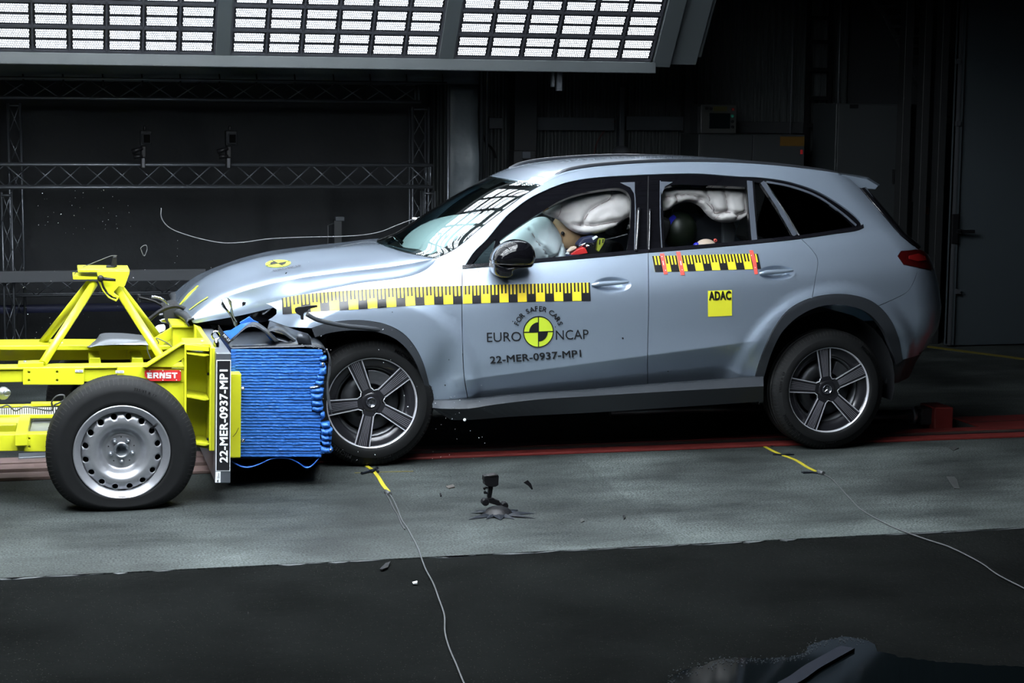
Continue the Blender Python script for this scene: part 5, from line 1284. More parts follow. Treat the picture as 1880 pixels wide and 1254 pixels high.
# A-frame
def tb(name, p, q, r, m=yellow, par=tr, n=14): return obj(name, MB().tube([p, q], r, n), m, par, local=par is not tr)
tb('mast_leg', PY(78, 668, -.65), PY(172, 522, -.08), .0225)
tb('mast_leg', PY(74, 634, .60), PY(163, 522, .08), .0225)
tb('mast_leg', PY(297, 657, -.65), PY(216, 531, -.08), .0225)
tb('mast_leg', PY(300, 632, .60), PY(222, 531, .08), .0225)
plate('mast_head', [(143, 494.5), (238, 495), (238, 500), (143, 500)], -.14, .28, yellow)
plate('mast_shelf', [(134, 507), (180, 508), (180, 513), (134, 513)], -.12, .24, yellow)
zf = lambda L: [(x/5.53, 440+y/5.53) for x, y in L]
slot = zf([(1022, 425), (1040, 420), (1060, 480), (1100, 545), (1150, 582), (1185, 592), (1180, 606), (1130, 592), (1080, 552), (1040, 490)])
plate('tilt_plate', zf([(985, 325), (1000, 318), (1318, 318), (1312, 350), (1268, 470), (1250, 482), (1205, 474), (1155, 530), (1160, 545), (1207, 575), (1200, 605), (1180, 630), (1100, 592), (1040, 520), (1000, 430)]), -.165, .012, yellow, holes=[slot])
p = PY(1022/5.53, 440+395/5.53, -.19); q = PY(1175/5.53, 440+411/5.53, -.20)
obj('clamp_lever', MB().tube([p, q], [.011, .008]).lathe([(0, .02), (.016, .02), (.018, 0), (.018, -.03)], 16, tuple(p)), plastic, tr)
plate('camera_mount', [(203, 490), (208, 472), (214, 471), (215, 490)], .0, .05, plastic)
plate('mount_foot', [(194, 494), (196, 489), (211, 489), (212, 494.5)], -.03, .08, plastic)
obj('trigger_wire', MB().tube([PY(x, y, .0) for x, y in ((135, 506), (143, 494), (204, 469.5), (215, 469.5))], .0022, 5), cable, tr)
# lower deck seen between the beams
plate('deck_rail', [(-200, 748), (-200, 756), (115, 745), (115, 739), (57, 740), (57, 744)], -.05, .05, yellow)
mb = MB(); k = 0
for i in range(42):
    x = -60+i*4.1
    if x > 112: break
    a = PY(x, 751-(x*.02), -.12); mb.box(a[0]-.0035, a[0]+.0035, -.125, -.10, a[2]-.034, a[2], 0)
obj('rope_chain', mb, white, tr, kind='stuff')
plate('chain_channel', [(-200, 753), (-200, 768), (115, 762), (115, 748)], -.10, .03, plastic)
plate('chain_tray', [(-200, 764), (-200, 772), (115, 768), (115, 761)], -.13, .03, yellow)
def slab(name, pts, z, th, m, **k):     # horizontal slab traced at height z
    P = [PZ(x, y, z) for x, y in pts]; n = len(P); v_ = [tuple(p) for p in P]+[(p[0], p[1], p[2]-th) for p in P]
    return obj(name, MB().add(v_, [tuple(range(n)), tuple(range(n, 2*n))[::-1]]+[(i, (i+1) % n, n+(i+1) % n, n+i) for i in range(n)]), m, tr, bevel=.003, **k)
zb0 = PY(43, 798, VB)[2]
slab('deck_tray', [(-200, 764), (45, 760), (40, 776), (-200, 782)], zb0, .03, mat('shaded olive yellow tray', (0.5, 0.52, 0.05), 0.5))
slab('cross_member', [(-200, 777), (30, 776), (30, 780), (-200, 783)], zb0+.01, .05, yellow)
slab('cross_member', [(40, 750), (58, 749), (50, 797), (27, 798)], zb0+.012, .06, yellow)
slab('ballast_plate', [(-200, 783), (30, 780), (27, 791), (-200, 794)], zb0-.03, .02, alu)
slab('ballast_plate', [(60, 770), (115, 768), (108, 796), (53, 796)], zb0-.03, .02, alu)
slab('base_shoe', [(34, 832), (110, 829), (110, 836), (34, 840)], .05, .03, platem)
obj('steel_cable', MB().tube(cr([tuple(PY(x, y, v)) for x, y, v in ((-60, 750, -.3), (0, 748, -.3), (14, 744, -.3), (28, 754, -.3), (45, 747, -.3), (96, 753, -.3), (95, 738, -.32), (105, 727, -.33), (117, 726, -.33), (118, 734, -.33), (100, 744, -.32), (96, 754, -.3))]), .005, 6), cable, tr)
c_ = MB().lathe([(0, .03), (.03, .03), (.034, .015), (.034, -.02), (.0, -.02)], 14, tuple(PY(6, 722, -.2)), ax='y').lathe([(.016, .06), (.02, .06), (.02, .03), (.016, .03)], 12, tuple(PY(13, 719, -.22)), ax='y').box(PY(-60, 722, -.2)[0], PY(2, 722, -.2)[0], -.21, -.18, PY(0, 729, -.2)[2], PY(0, 715, -.2)[2])
obj('release_coupling', c_, alu, tr)
# bulkhead: channel with ribs, gussets, face plate
VN = -.80
plate('face_plate', [(385.5, 639), (395, 639), (393.5, 828), (384, 828)], VN, 1.6, yellow)
plate('face_seam', [(389.4, 639), (390, 639), (388.8, 828), (388.2, 828)], VN-.001, .004, mat('shadow joint', (0.25, 0.25, 0.01), 0.6), bevel=0)
plate('channel_web', [(341, 636), (386, 640), (384, 824), (347, 818), (341, 810)], VN+.22, .01, yellow)
plate('channel_flange', [(338.5, 633), (342.5, 633), (342.5, 812), (338.5, 800)], VN, .22, yellow)
for L in ([(342, 633), (384, 636), (384, 645), (342, 643)], [(343, 647.5), (384, 651), (384, 653), (375, 655), (343, 650.5)], [(343, 726), (384, 732), (384, 734.5), (375, 736), (343, 730)], [(346, 811), (384, 814), (384, 817), (375, 819.5), (349, 815)]):
    plate('channel_rib', L, VN+.0, .22, yellow)
plate('cap_plate', [(339, 631), (386, 631.5), (388, 638), (339, 635.5)], VN+.02, .25, yellow)
bolt(372, 629, VN+.15, .012, ax='z')
for y in (686, 806): bolt(382, y, VN+.03, .010, m=chrome)
plate('near_gusset', [(268, 674), (334, 632.5), (340, 631.5), (340, 675)], VN+.03, .02, yellow, holes=[[(317, 671.5), (338, 657.5), (338, 671.5)]])
plate('gusset_flange', [(262, 674), (333, 630.5), (340, 630.5), (340, 633), (335, 633.5), (270, 675)], VN+.0, .07, yellow)
plate('side_web', [(258, 700), (338, 700), (338, 806), (330, 800), (300, 735)], VN+.05, .02, yellow)
plate('beam_step', [(215, 673), (315, 672), (315, 676), (340, 677), (340, 701.5), (215, 701.5)], VN+.045, .04, yellow)
plate('far_gusset', [(258, 636), (316, 600), (320, 600), (320, 640)], .40, .02, yellow, holes=[[(300, 633), (317, 622), (317, 635)]])
plate('far_box', [(317, 600), (356, 601), (356, 646), (317, 644)], .30, .3, yellow)
plate('far_box_lid', [(315, 597), (357, 598), (357, 602), (315, 601.5)], .28, .34, yellow)
bolt(345, 596, .4, .014, ax='z')
plate('far_wing', [(357, 597), (364, 600), (397, 640), (390, 660), (357, 646)], .12, .1, yellow)
obj('thin_wire', MB().tube(cr([tuple(PY(x, y, -.3)) for x, y in ((318, 640), (310, 632), (296, 624), (287, 621), (291, 629), (288, 634))]), .003, 6), cable, tr)
obj('thin_wire', MB().tube(cr([tuple(PY(x, y, -.3)) for x, y in ((270, 633), (271, 645), (275, 655), (278, 662))]), .003, 6), cable, tr)
# grey load plate with black number label
lp = plate('load_plate', [(396.5, 648), (424, 648), (423, 887), (395, 887)], -.87, 1.74, platem, bevel=.004)
def flat(name, polys, v, m, par, holes=()):
    mb_ = MB()
    for p_ in polys: mb_.prism(p_, lambda x, y: PY(x, y, v), (0, .002, 0), holes=holes)
    return obj(name, mb_, m, par, local=True)
flat('label_border', [[(397.5, 661), (424, 661), (422.5, 865), (396, 865)]], -.8725, white, lp)
flat('number_label', [[(398.8, 662.5), (422.8, 662.5), (421.4, 863.5), (397.4, 863.5)]], -.874, ink, lp)
tv, tf = text_mesh('22-MER-0937-MP1', 1, .035); w_ = max(p[0] for p in tv)-min(p[0] for p in tv); x0 = min(p[0] for p in tv); hh_ = max(p[1] for p in tv)
mb = MB().add([PY(417.6-y/hh_*14.6, 849.5-(x-x0)/w_*171, -.8765-.0002*l) for (x, y), l in zip(tv, TL)], tf)
obj('label_lettering', mb, white, lp, local=True, fixn=False)
flat('small_tag', [[(396, 866), (405, 866), (404.8, 886), (395, 886)]], -.8725, white, lp)
tv, tf = text_mesh('50mm', 1, 0); w_ = max(p[0] for p in tv)-min(p[0] for p in tv); x0 = min(p[0] for p in tv)
obj('tag_lettering', MB().add([PY(403-y/.7*4.2, 878.5-(x-x0)/w_*10, -.8745) for x, y in tv], tf).prism([(398, 883), (401, 880), (401, 886)], lambda x, y: PY(x, y, -.876), (0, .001, 0)), ink, lp, local=True, fixn=False)
p = PY(397, 633, -.62)
obj('eye_bolt', MB().tube([p+np.array([.022*math.cos(t), 0, .050+.022*math.sin(t)]) for t in np.linspace(0, 2*math.pi, 21)], .005, 8, caps=False).lathe([(0, .03), (.009, .03), (.012, .018), (.016, .01), (.016, -.02)], 16, tuple(p), ax='z'), chrome, tr)
# number plate on the near beam
er = flat('maker_plate', [join(cr([(268, 679.6), (330, 679.6)]), cr([(332.5, 682), (332.5, 697)]), [(330, 699.5)], [(276, 699.5), (265.5, 691), (265.5, 682)])], VN+.035, redm, tr)
er.location = -Vector(tr.location); er.parent = tr
def strokes(L, x0, y0, sx, sy): return [[(x0+a*sx, y0+b*sy), (x0+c*sx, y0+b*sy), (x0+c*sx, y0+d*sy), (x0+a*sx, y0+d*sy)] for a, b, c, d in L]
X0, Y0, SX, SY = 269.5, 684, 1.0, 1.0
lets = [(0, [(0, 0, 9.5, 2.6), (1.2, 0, 4.4, 10.5), (1.2, 4, 9, 6.4), (1.2, 8, 10, 10.5)]),
        (11.8, [(0, 0, 3, 10.5), (0, 0, 8.6, 2.2), (6.8, .9, 9.6, 5.2), (0, 4.4, 8.6, 6.2), (5, 6.0, 7.4, 7.8), (6, 7.4, 8.6, 9.2), (7.2, 8.6, 10, 10.5)]),
        (23.2, [(0, 0, 2.9, 10.5), (0, 0, 4.6, 2.8), (3.4, 2.2, 6.4, 6.2), (5.6, 5.6, 8.4, 10.5), (7.3, 0, 10.2, 10.5)]),
        (35, [(0, 0, 9.6, 2.4), (0, 0, 2.9, 5.6), (0, 4.2, 9.6, 6.4), (6.8, 4.2, 9.6, 10.5), (0, 8.1, 9.6, 10.5)]),
        (46, [(0, 0, 10.2, 2.6), (3.6, 0, 6.8, 10.5)])]
mb = MB()
for dx, L in lets:
    for q_, p_ in enumerate(strokes(L, X0+dx, Y0, 1, 1)): mb.prism(p_, lambda x, y: PY(x, y, VN+.033-.0003*q_), (0, .001, 0))
obj('plate_lettering', mb, white, er, local=True, fixn=False)
for x, y in ((275, 681), (299, 681), (331, 681), (299, 698), (324, 698)): 
    p = PY(x, y, VN+.03); obj('rivet', MB().lathe([(0, .004), (.0025, .003), (.003, 0)], 8, tuple(p)), white, er, local=True)
for x0, x1, y0 in ((138, 152.5, 679), (212, 227.5, 680.5)):
    o = flat('white_tag', [[(x0, y0), (x1, y0), (x1, y0+4.6), (x0, y0+4.6)]], VB-.018 if x0 < 200 else VN+.035, white, tr); o.location = -Vector(tr.location)
    tv, tf = text_mesh('AC-MDB', 1, .0); w_ = max(p[0] for p in tv)-min(p[0] for p in tv); xa = min(p[0] for p in tv)
    obj('tag_lettering', MB().add([PY(x0+1.5+(x-xa)/w_*(x1-x0-3), y0+3.9-y/.72*3.1, (VB-.02 if x0 < 200 else VN+.033)) for x, y in tv], tf), ink, o, local=True, fixn=False)
# yellow clamp bar in front of the honeycomb
plate('clamp_bar', [(424, 686), (443, 686), (441.8, 841), (422.5, 841)], -.60, .10, yellow, bevel=.005)
for y in (713, 809): bolt(445, y, -.55, .012, m=chrome, ax='x')
plate('scratch', [(427, 802), (433, 795), (438, 785), (438.6, 785.5), (433.6, 796), (427.5, 802.6)], -.602, .003, ink, bevel=0)
# ------------------------------------------------------------------ honeycomb block: rows of folded foil ridges
rng = random.Random(11)
VH = -.50
nrow = 36; y_top = 641.0; y_bot = 839.0
mb = MB()
def right_edge(y):
    if y < 690: return 590+rng.uniform(-1, 3)
    if y < 712: return 588
    if y < 755: return 572+rng.uniform(-1, 1)
    return 588+rng.uniform(-1.5, 1.5)
rows_u = []
for r in range(nrow):
    ya = y_top+(y_bot-y_top)*r/nrow; yb = y_top+(y_bot-y_top)*(r+1)/nrow; xr_ = right_edge(ya)
    n = 44; prof = [(0, .001), (.04, .0075), (.40, .0085), (.78, .0080), (.84, .0)]
    step_x = rng.choice([None, None, rng.uniform(500, 560)]); jag = rng.random()*9
    vs = []
    for i in range(n+1):
        x = 425+(xr_-425)*i/n; dy = mn.noise(Vector((x*.03, r*.31, 4)))*1.1*(.15+.85*i/n) + (mn.noise(Vector((x*.3, r*1.3, 1)))*.3)
        st = .004 if (step_x and x > step_x) else 0
        for t, h in prof:
            vs.append(PY(x, ya+(yb-ya)*t+dy*(1 if 0 < t < 1 else .7), VH)+np.array([0, -h*1.25-st+.002*mn.noise(Vector((x*.2, r, t*3))), 0]))
    k = len(prof); mb.add(vs, [(i*k+j, (i+1)*k+j, (i+1)*k+j+1, i*k+j+1) for i in range(n) for j in range(k-1)], 0, False)
a = PY(425, y_bot, VH+.004); b = PY(588, y_top, VH+.004); a0 = PY(425, y_bot, VH+.004)
obj('honeycomb_ridges', mb, blue, tr, fixn=False, kind='stuff')
dkb = mat('blue darkened for cell gap shade', (0.006, 0.025, 0.10), 0.6)  # core colour darkened to stand in for shade in the cell gaps
obj('honeycomb_core', MB().prism([(425, 641), (588, 641), (586, 838), (438, 840), (425, 842)], lambda x, y: PY(x, y, VH+.003), (0, 1.0, 0)), dkb, tr)
# narrow uncrushed strip of cells left of the clamp bar top
mb = MB()
for r in range(7):
    y = 642+r*5.9; mb.prism([(424, y), (432.5, y+.2), (432.5, y+5.2), (424, y+5)], lambda x, y_: PY(x, y_, VH-.012), (0, .01, 0))
obj('cell_edge', mb, blue, tr, bevel=.002, kind='stuff')
# buckled cells along the crushed end, each its own folded piece
def chunk(poly, v, bulge, m, nm='crushed_cell'):
    P = dens(poly, 5); c = np.mean(np.array(P), 0); pts = [tuple(c+(np.array(p)-c)*s) for s in (.75, .45, .15) for p in P[::2]]
    vs, t_ = cdt(P, (), pts); A = np.array(P); mb_ = MB(); V = []
    for x, y in vs:
        d = np.hypot(A[:, 0]-x, A[:, 1]-y).min(); h = math.sqrt(max(0, 1-(1-min(1, d/5))**2)); V.append(PY(x, y, v)+np.array([0, -bulge*h+.006*mn.noise(Vector((x*.15, y*.15, 2))), 0]))
    mb_.add(V, [tuple(t) for t in t_], 0, True); nV = len(V); W = [p+np.array([0, .05, 0]) for p in V[:len(P)]]
    k = len(P); mb_.add(V[:k]+W, [(i, (i+1) % k, k+(i+1) % k, k+i) for i in range(k)], 0, False)
    obj(nm, mb_, m, tr, fixn=False)
z4 = lambda L: [(400+x/4.825, 620+y/4.825) for x, y in L]
for L, bu in [([(815, 450), (905, 438), (940, 445), (935, 488), (825, 492)], .02), ([(825, 495), (935, 492), (925, 548), (832, 555)], .018), ([(832, 560), (922, 555), (935, 603), (838, 610)], .02), ([(840, 615), (935, 608), (930, 640), (880, 660), (838, 640)], .018),
              ([(868, 385), (935, 380), (938, 410), (900, 430), (862, 405)], .022), ([(880, 335), (945, 338), (942, 375), (885, 378)], .02), ([(905, 275), (960, 250), (962, 320), (930, 335), (890, 325)], .02), ([(905, 175), (960, 160), (965, 195), (935, 210), (900, 195)], .02), ([(905, 225), (950, 225), (955, 255), (915, 262)], .016),
              ([(912, 755), (990, 745), (995, 795), (930, 805), (915, 785)], .03), ([(915, 810), (1005, 798), (1018, 805), (1010, 860), (920, 862)], .03), ([(915, 866), (1008, 862), (1008, 905), (925, 915)], .03), ([(918, 918), (1005, 905), (1005, 955), (930, 950)], .028), ([(912, 965), (1015, 970), (1022, 1000), (1000, 1022), (912, 1030)], .03), ([(905, 665), (945, 655), (950, 700), (925, 730), (910, 700)], .02)]:
    chunk(z4(L), VH-.02, bu, blue)
chunk(z4([(815, 440), (900, 425), (895, 438), (818, 452)]), VH-.035, .01, alu, 'torn_foil'); chunk(z4([(920, 225), (940, 222), (945, 250), (925, 258)]), VH-.035, .01, alu, 'torn_foil'); chunk(z4([(990, 985), (1010, 985), (1008, 1005), (988, 1003)]), VH-.05, .01, alu, 'torn_foil')
def sheet_from(name, rows_, m, th=.004, **k):     # rows of (x,y,v) pixel+depth points -> lofted sheet metal
    R_ = [resamp([tuple(PY(*p)) for p in r], 36) for r in rows_]; n = 36
    vs = [tuple(p) for r in R_ for p in r]; o = obj(name, MB().add(vs, [(j*n+i, j*n+i+1, (j+1)*n+i+1, (j+1)*n+i) for j in range(len(R_)-1) for i in range(n-1)], 0, True), m, tr, fixn=False, **k)
    md = o.modifiers.new('s', 'SOLIDIFY'); md.thickness = th; md.offset = 0; return o
def rowc(L, v): return [(x, y, v) for x, y in cr(L)]
# top of the block: flat grey sheet rising in a hump, blue on the outside
sheet_from('cover_sheet', [rowc([(424, 640), (470, 638.5), (530, 637.5), (575, 637), (596, 641), (604, 655), (606, 672)], -.505),
                           rowc([(420, 634), (470, 632), (530, 631), (570, 630), (592, 634), (601, 648), (604, 668)], -.35),
                           rowc([(414, 624), (470, 618), (520, 618), (560, 620), (585, 626), (596, 640), (601, 660)], -.1), rowc([(405, 612), (470, 606), (520, 606), (560, 610), (585, 618), (592, 630), (598, 650)], .3)], sheet)
sheet_from('front_skin', [rowc([(600, 640), (604, 655), (603, 680), (600, 705), (601, 730), (606, 752)], -.52), rowc([(600, 640), (606, 655), (607, 680), (603, 705), (605, 730), (609, 752)], -.2)], alu, .003)
sheet_from('front_skin', [rowc([(596, 700), (598, 720), (603, 745), (607, 760)], -.53), rowc([(600, 700), (602, 720), (606, 745), (610, 760)], -.3)], sheet, .003)
hump = sheet_from('hump_sheet', [rowc([(426, 626), (440, 612), (455, 601), (466, 600), (480, 606), (495, 618), (505, 628)], -.44), rowc([(424, 620), (440, 604), (455, 594), (470, 592), (484, 600), (500, 614), (512, 626)], -.30)], sheet, .004)
sheet_from('blue_top_sheet', [rowc([(409, 609), (422, 624)], -.46), rowc([(424, 606), (434, 614)], -.40), rowc([(440, 596), (450, 603)], -.36), rowc([(458, 592), (470, 596)], -.30)], bluesheet, .006)
plate('blue_flap', [(440, 592), (458, 581), (466, 588), (475, 592), (455, 600), (444, 600)], -.2, .012, bluesheet)
plate('sheet_label', [(401, 596), (409, 608), (426, 626), (419, 633), (400, 612)], -.472, .006, ink)
tv, tf = text_mesh('MP-37', 1, 0); w_ = max(p[0] for p in tv)-min(p[0] for p in tv); xa = min(p[0] for p in tv)
obj('label_lettering', MB().add([PY(409+(x-xa)/w_*11-(y/.72)*-3.2, 616+(x-xa)/w_*12-(y/.72)*3.2, -.474) for x, y in tv], tf), white, tr, fixn=False)
sheet_from('rear_hump', [rowc([(490, 612), (502, 606), (515, 609), (530, 620), (548, 632)], -.3), rowc([(488, 606), (502, 599), (518, 602), (535, 613), (556, 628)], -.15)], sheet)
plate('blue_flap', [(485, 609), (500, 609), (508, 622), (500, 628), (494, 622)], -.25, .01, bluesheet)
# torn bumper beam sheet leading to the wheel house
sheet_from('torn_sheet', [rowc([(495, 590), (520, 598), (545, 607), (565, 613)], -.10), rowc([(490, 606), (515, 612), (540, 622), (560, 634), (590, 640)], -.16), rowc([(500, 622), (525, 628), (550, 634), (575, 640), (598, 646)], -.30)], sheet)
sheet_from('folded_bracket', [rowc([(546, 612), (550, 609), (566, 615), (570, 622)], -.42), rowc([(544, 622), (552, 626), (568, 634), (573, 636)], -.44), rowc([(548, 632), (556, 636), (572, 640), (580, 642)], -.40)], sheet)
rng = random.Random(5)
for i in range(9):
    x = 552+i*5.2+rng.uniform(-1, 1); y = 633+i*.9+rng.uniform(-1, 1) if i < 6 else 638+(i-5)*2.5
    plate('foil_scrap', [(x, y), (x+3, y-1.8), (x+4.4, y+.8), (x+1.5, y+1.8)], -.51, .003, alu, bevel=0)
# loose blue sheet hanging under the block
sheet_from('lower_blue_sheet', [rowc([(424, 846), (440, 856), (455, 858.5), (475, 853), (500, 842), (530, 842), (548, 850), (560, 858.5), (568, 858.5), (578, 850), (588, 838)], -.50), rowc([(424, 838), (440, 842), (460, 844), (480, 842), (500, 838), (530, 836), (550, 840), (562, 845), (572, 844), (580, 840), (590, 834)], -.1)], bluesheet, .006)
sheet_from('under_sheet', [rowc([(424, 840), (470, 841), (520, 840), (560, 842), (592, 838)], -.46), rowc([(424, 832), (470, 834), (520, 834), (560, 835), (592, 832)], .4)], plastic, .01)

# ------------------------------------------------------------------ trolley wheels
RT, RI = .380, .240
def trolley_wheel(cx, cy, cz, far=False):
    W = .115
    ty = tyre_mesh(RT, .23, RI+.004, 9, [('225/65 R 17', .33, 1.2, .014, .02)])
    wy = tyre_mesh
    hubm = MB().lathe([(RI+.006, W-.004), (RI+.003, W+.004), (RI-.004, W+.002), (RI-.010, W-.012), (RI-.030, W-.018), (RI-.034, W-.045)], 80)
    wh = obj('wheel', hubm, steelrim, tr, local=True)
    wh.location = Vector((cx, cy, cz))-Vector(tr.location)
    if far: wh.rotation_euler = (0, 0, math.pi)
    out = []
    for p in ty.v:
        q = Vector(p)
        if q.z < 0:
            s3 = (-q.z/RT)**3; q.z *= 1-(1-cz/RT)*s3; q.y *= 1+.14*s3; q.x *= 1+.03*s3
            if q.z < -cz+.006: q.z = -cz
        out.append(tuple(q))
    ty.v = out; obj('tyre', ty, [rubber, treadm, rubtxt], wh, local=True)
    # disc with ring of holes
    N = 16; ro, ri = .203, .145; rh = .185
    def prof(r): return float(np.interp(r, [.0, .045, .075, .10, .125, .150, .178, .205, .215], [.035, .035, .030, .028, .070, .084, .078, .060, .052]))
    poly = circ(0, 0, .212, 96); holes = [circ(rh*math.cos(2*math.pi*(k+.5)/N), rh*math.sin(2*math.pi*(k+.5)/N), .0155, 14) for k in range(N)]+[circ(0, 0, .030, 24)]
    pts = []
    for r in np.arange(.04, .211, .008):
        m = max(16, int(2*math.pi*r/.010))
        for k in range(m):
            t = 2*math.pi*k/m; x, z = r*math.cos(t), r*math.sin(t)
            if all(math.hypot(x-h[0][0]+.0155, z-h[0][1]) > .019 for h in holes[:-1]): pts.append((x, z))
    vs, t_ = cdt(poly, holes, pts)
    V = [(x, -(W-.115+prof(math.hypot(x, z))), z) for x, z in vs]
    mb_ = MB().add(V, [tuple(t) for t in t_], 0, True); o = obj('wheel_disc', mb_, steelrim, wh, local=True); md = o.modifiers.new('s', 'SOLIDIFY'); md.thickness = .006; md.offset = 0
    obj('hub_ring', MB().lathe([(.030, .02), (.030, .044), (.034, .050), (.041, .048), (.043, .036), (.055, .034)], 40), alu, wh, local=True)
    obj('hub_bore', MB().lathe([(0, -.02), (.012, -.01), (.016, .005), (.022, .008), (.024, .022), (.030, .028)], 32), alu, wh, local=True)
    for k in range(5):
        a = math.pi/2+2*math.pi*k/5+math.radians(36)
        obj('wheel_bolt', MB().lathe([(0, .058), (.006, .058), (.009, .052), (.011, .044), (.014, .034)], 10, (.058*math.cos(a), 0, .058*math.sin(a))), alu, wh, local=True)
        a2 = a+math.radians(36)
        obj('stud_hole', MB().lathe([(0, .036), (.0035, .036), (.004, .030)], 10, (.068*math.cos(a2), 0, .068*math.sin(a2))), ink, wh, local=True)
    obj('hub_flange', MB().lathe([(.072, .032), (.080, .034), (.086, .030)], 30), steelrim, wh, local=True)
    a = math.radians(38); obj('valve', MB().tube([(RI*.80*math.cos(a), -.085, RI*.80*math.sin(a)), (RI*.92*math.cos(a), -.10, RI*.92*math.sin(a))], .006, 8), plastic, wh, local=True)
    obj('axle_drum', MB().lathe([(0, -.03), (.19, -.03), (.222, -.05), (.222, -.10), (0, -.10)], 32), dark, wh, local=True)
    return wh
trolley_wheel(*[float(v) for v in (PY(224, 826, -.915)[0], -.915+.12, .303)])
trolley_wheel(float(PY(224, 826, -.915)[0]), 1.0*.80, .303, far=True)
obj('axle', MB().tube([(PY(224, 826, -.915)[0], -.7, .303), (PY(224, 826, -.915)[0], .7, .303)], .04), dark, tr)

# ================================================================== CRUSHED FRONT OF THE CAR (behind the barrier)
cf = MB()
obj('engine_bay', MB().box(-.28, .42, .40, 2*YC-.16, .45, .90).box(-.84, -.29, .62, 2*YC-.25, .45, .84), dark, car, bevel=.04)
plate2 = lambda nm, poly, v, dep, m, b=.004: obj(nm, MB().prism(poly, lambda x, y: PY(x, y, v), (0, dep, 0)), m, car, bevel=b)
plate2('headlamp_pocket', cr([(440, 574), (470, 566), (497, 563), (507, 571), (506, 580), (492, 589), (470, 592), (445, 588), (440, 574)])[:-1], .16, .25, black, .01)
plate2('inner_wing', [(492, 588), (530, 602), (572, 606), (600, 612), (600, 640), (560, 630), (520, 612), (500, 604)], .14, .02, cladd)
plate2('bumper_fragment', [(350, 588), (400, 580), (440, 577), (445, 590), (420, 600), (380, 596)], .3, .2, plastic, .01)
# bent grille bars and lamp parts beyond the trolley mast
def hoop(nm, L, v, r, m, par=car): return obj(nm, MB().tube(cr([tuple(PY(x, y, v)) for x, y in L]), r, 8), m, par)
hoop('grille_bar', [(278, 545), (290, 547), (300, 552), (307, 560), (316, 568), (322, 574)], .9, .010, rimgrey)
hoop('grille_bar', [(283, 544), (296, 548), (306, 556), (312, 566)], .8, .006, chrome)
hoop('grille_bar', [(255, 546), (268, 549), (282, 553), (295, 560), (303, 568)], 1.0, .008, plastic)
hoop('grille_bar', [(292, 578), (300, 577), (307, 573), (309, 566)], .9, .008, rimgrey)
hoop('grille_bar', [(270, 590), (282, 580), (296, 570), (310, 564), (325, 562), (340, 568), (352, 578)], .6, .012, plastic)
hoop('grille_bar', [(255, 540), (254, 553), (256, 556)], 1.05, .012, plastic)
plate2('torn_bumper_skin', cr([(283, 608), (289, 600), (300, 597.5), (303, 598), (303, 606), (292, 611), (283, 617), (278, 613), (283, 608)])[:-1], .75, .06, white, .01)
plate2('grille_shell', cr([(300, 566), (325, 560), (352, 584), (360, 600), (340, 604), (318, 602), (304, 590), (300, 566)])[:-1], .75, .3, dark, .01)
plate2('lamp_fragment', [(292, 588), (304, 584), (310, 588), (308, 594), (296, 592)], .8, .03, chrome, .004)
plate2('lamp_fragment', [(318, 568), (330, 570), (332, 574), (322, 576)], .78, .03, chrome, .004)
mb_ = []
# torn grey undertray lying over the far beam of the trolley
o = sheet_from('torn_undertray', [rowc([(160, 636), (172, 628), (180, 620), (184, 614), (220, 612), (262, 616), (275, 618)], .5), rowc([(160, 637), (172, 633), (184, 626), (200, 622), (225, 622), (262, 624), (280, 626)], .3), rowc([(164, 638), (176, 635), (190, 634), (210, 633), (235, 633), (262, 633), (285, 634)], .15)], mat('scraped light sheet', (.25, .27, .3), .35, .7))
plate('white_cable_tie', [(108, 630), (112, 626), (118, 631), (146, 632), (146, 634), (112, 634)], .5, .01, white)
# bent black wheel-arch strip flung forward, with its clip
mb = MB().tube(cr([tuple(PY(x, y, v)) for x, y, v in ((563, 577, -.20), (580, 586, -.19), (610, 594, -.17), (640, 599, -.14), (680, 603, -.10), (708, 608, -.06), (740, 628, -.03), (760, 655, -.02))]), [.010]*4+[.012]*50, 8)
mb.m = mb.m
mb2 = MB().tube(cr([tuple(PY(x, y, v)) for x, y, v in ((563, 577, -.20), (580, 586, -.19), (610, 594, -.17), (640, 599, -.14), (680, 603, -.10), (708, 608, -.06), (740, 628, -.03), (760, 655, -.02))]), .0125, 8)
obj('arch_strip', mb2, cladd, car)
z5 = lambda L: [(500+x/5.222, 510+y/5.222) for x, y in L]
plate2('strip_clip', z5([(218, 310), (222, 290), (245, 280), (300, 275), (340, 268), (432, 262), (434, 282), (350, 300), (340, 318), (312, 330), (300, 350), (302, 405), (276, 402), (272, 365), (235, 345), (222, 330)]), -.215, .02, plastic, .003)
plate2('strip_clip', z5([(448, 475), (480, 462), (492, 480), (480, 500), (455, 495)]), -.03, .01, chrome, .002)
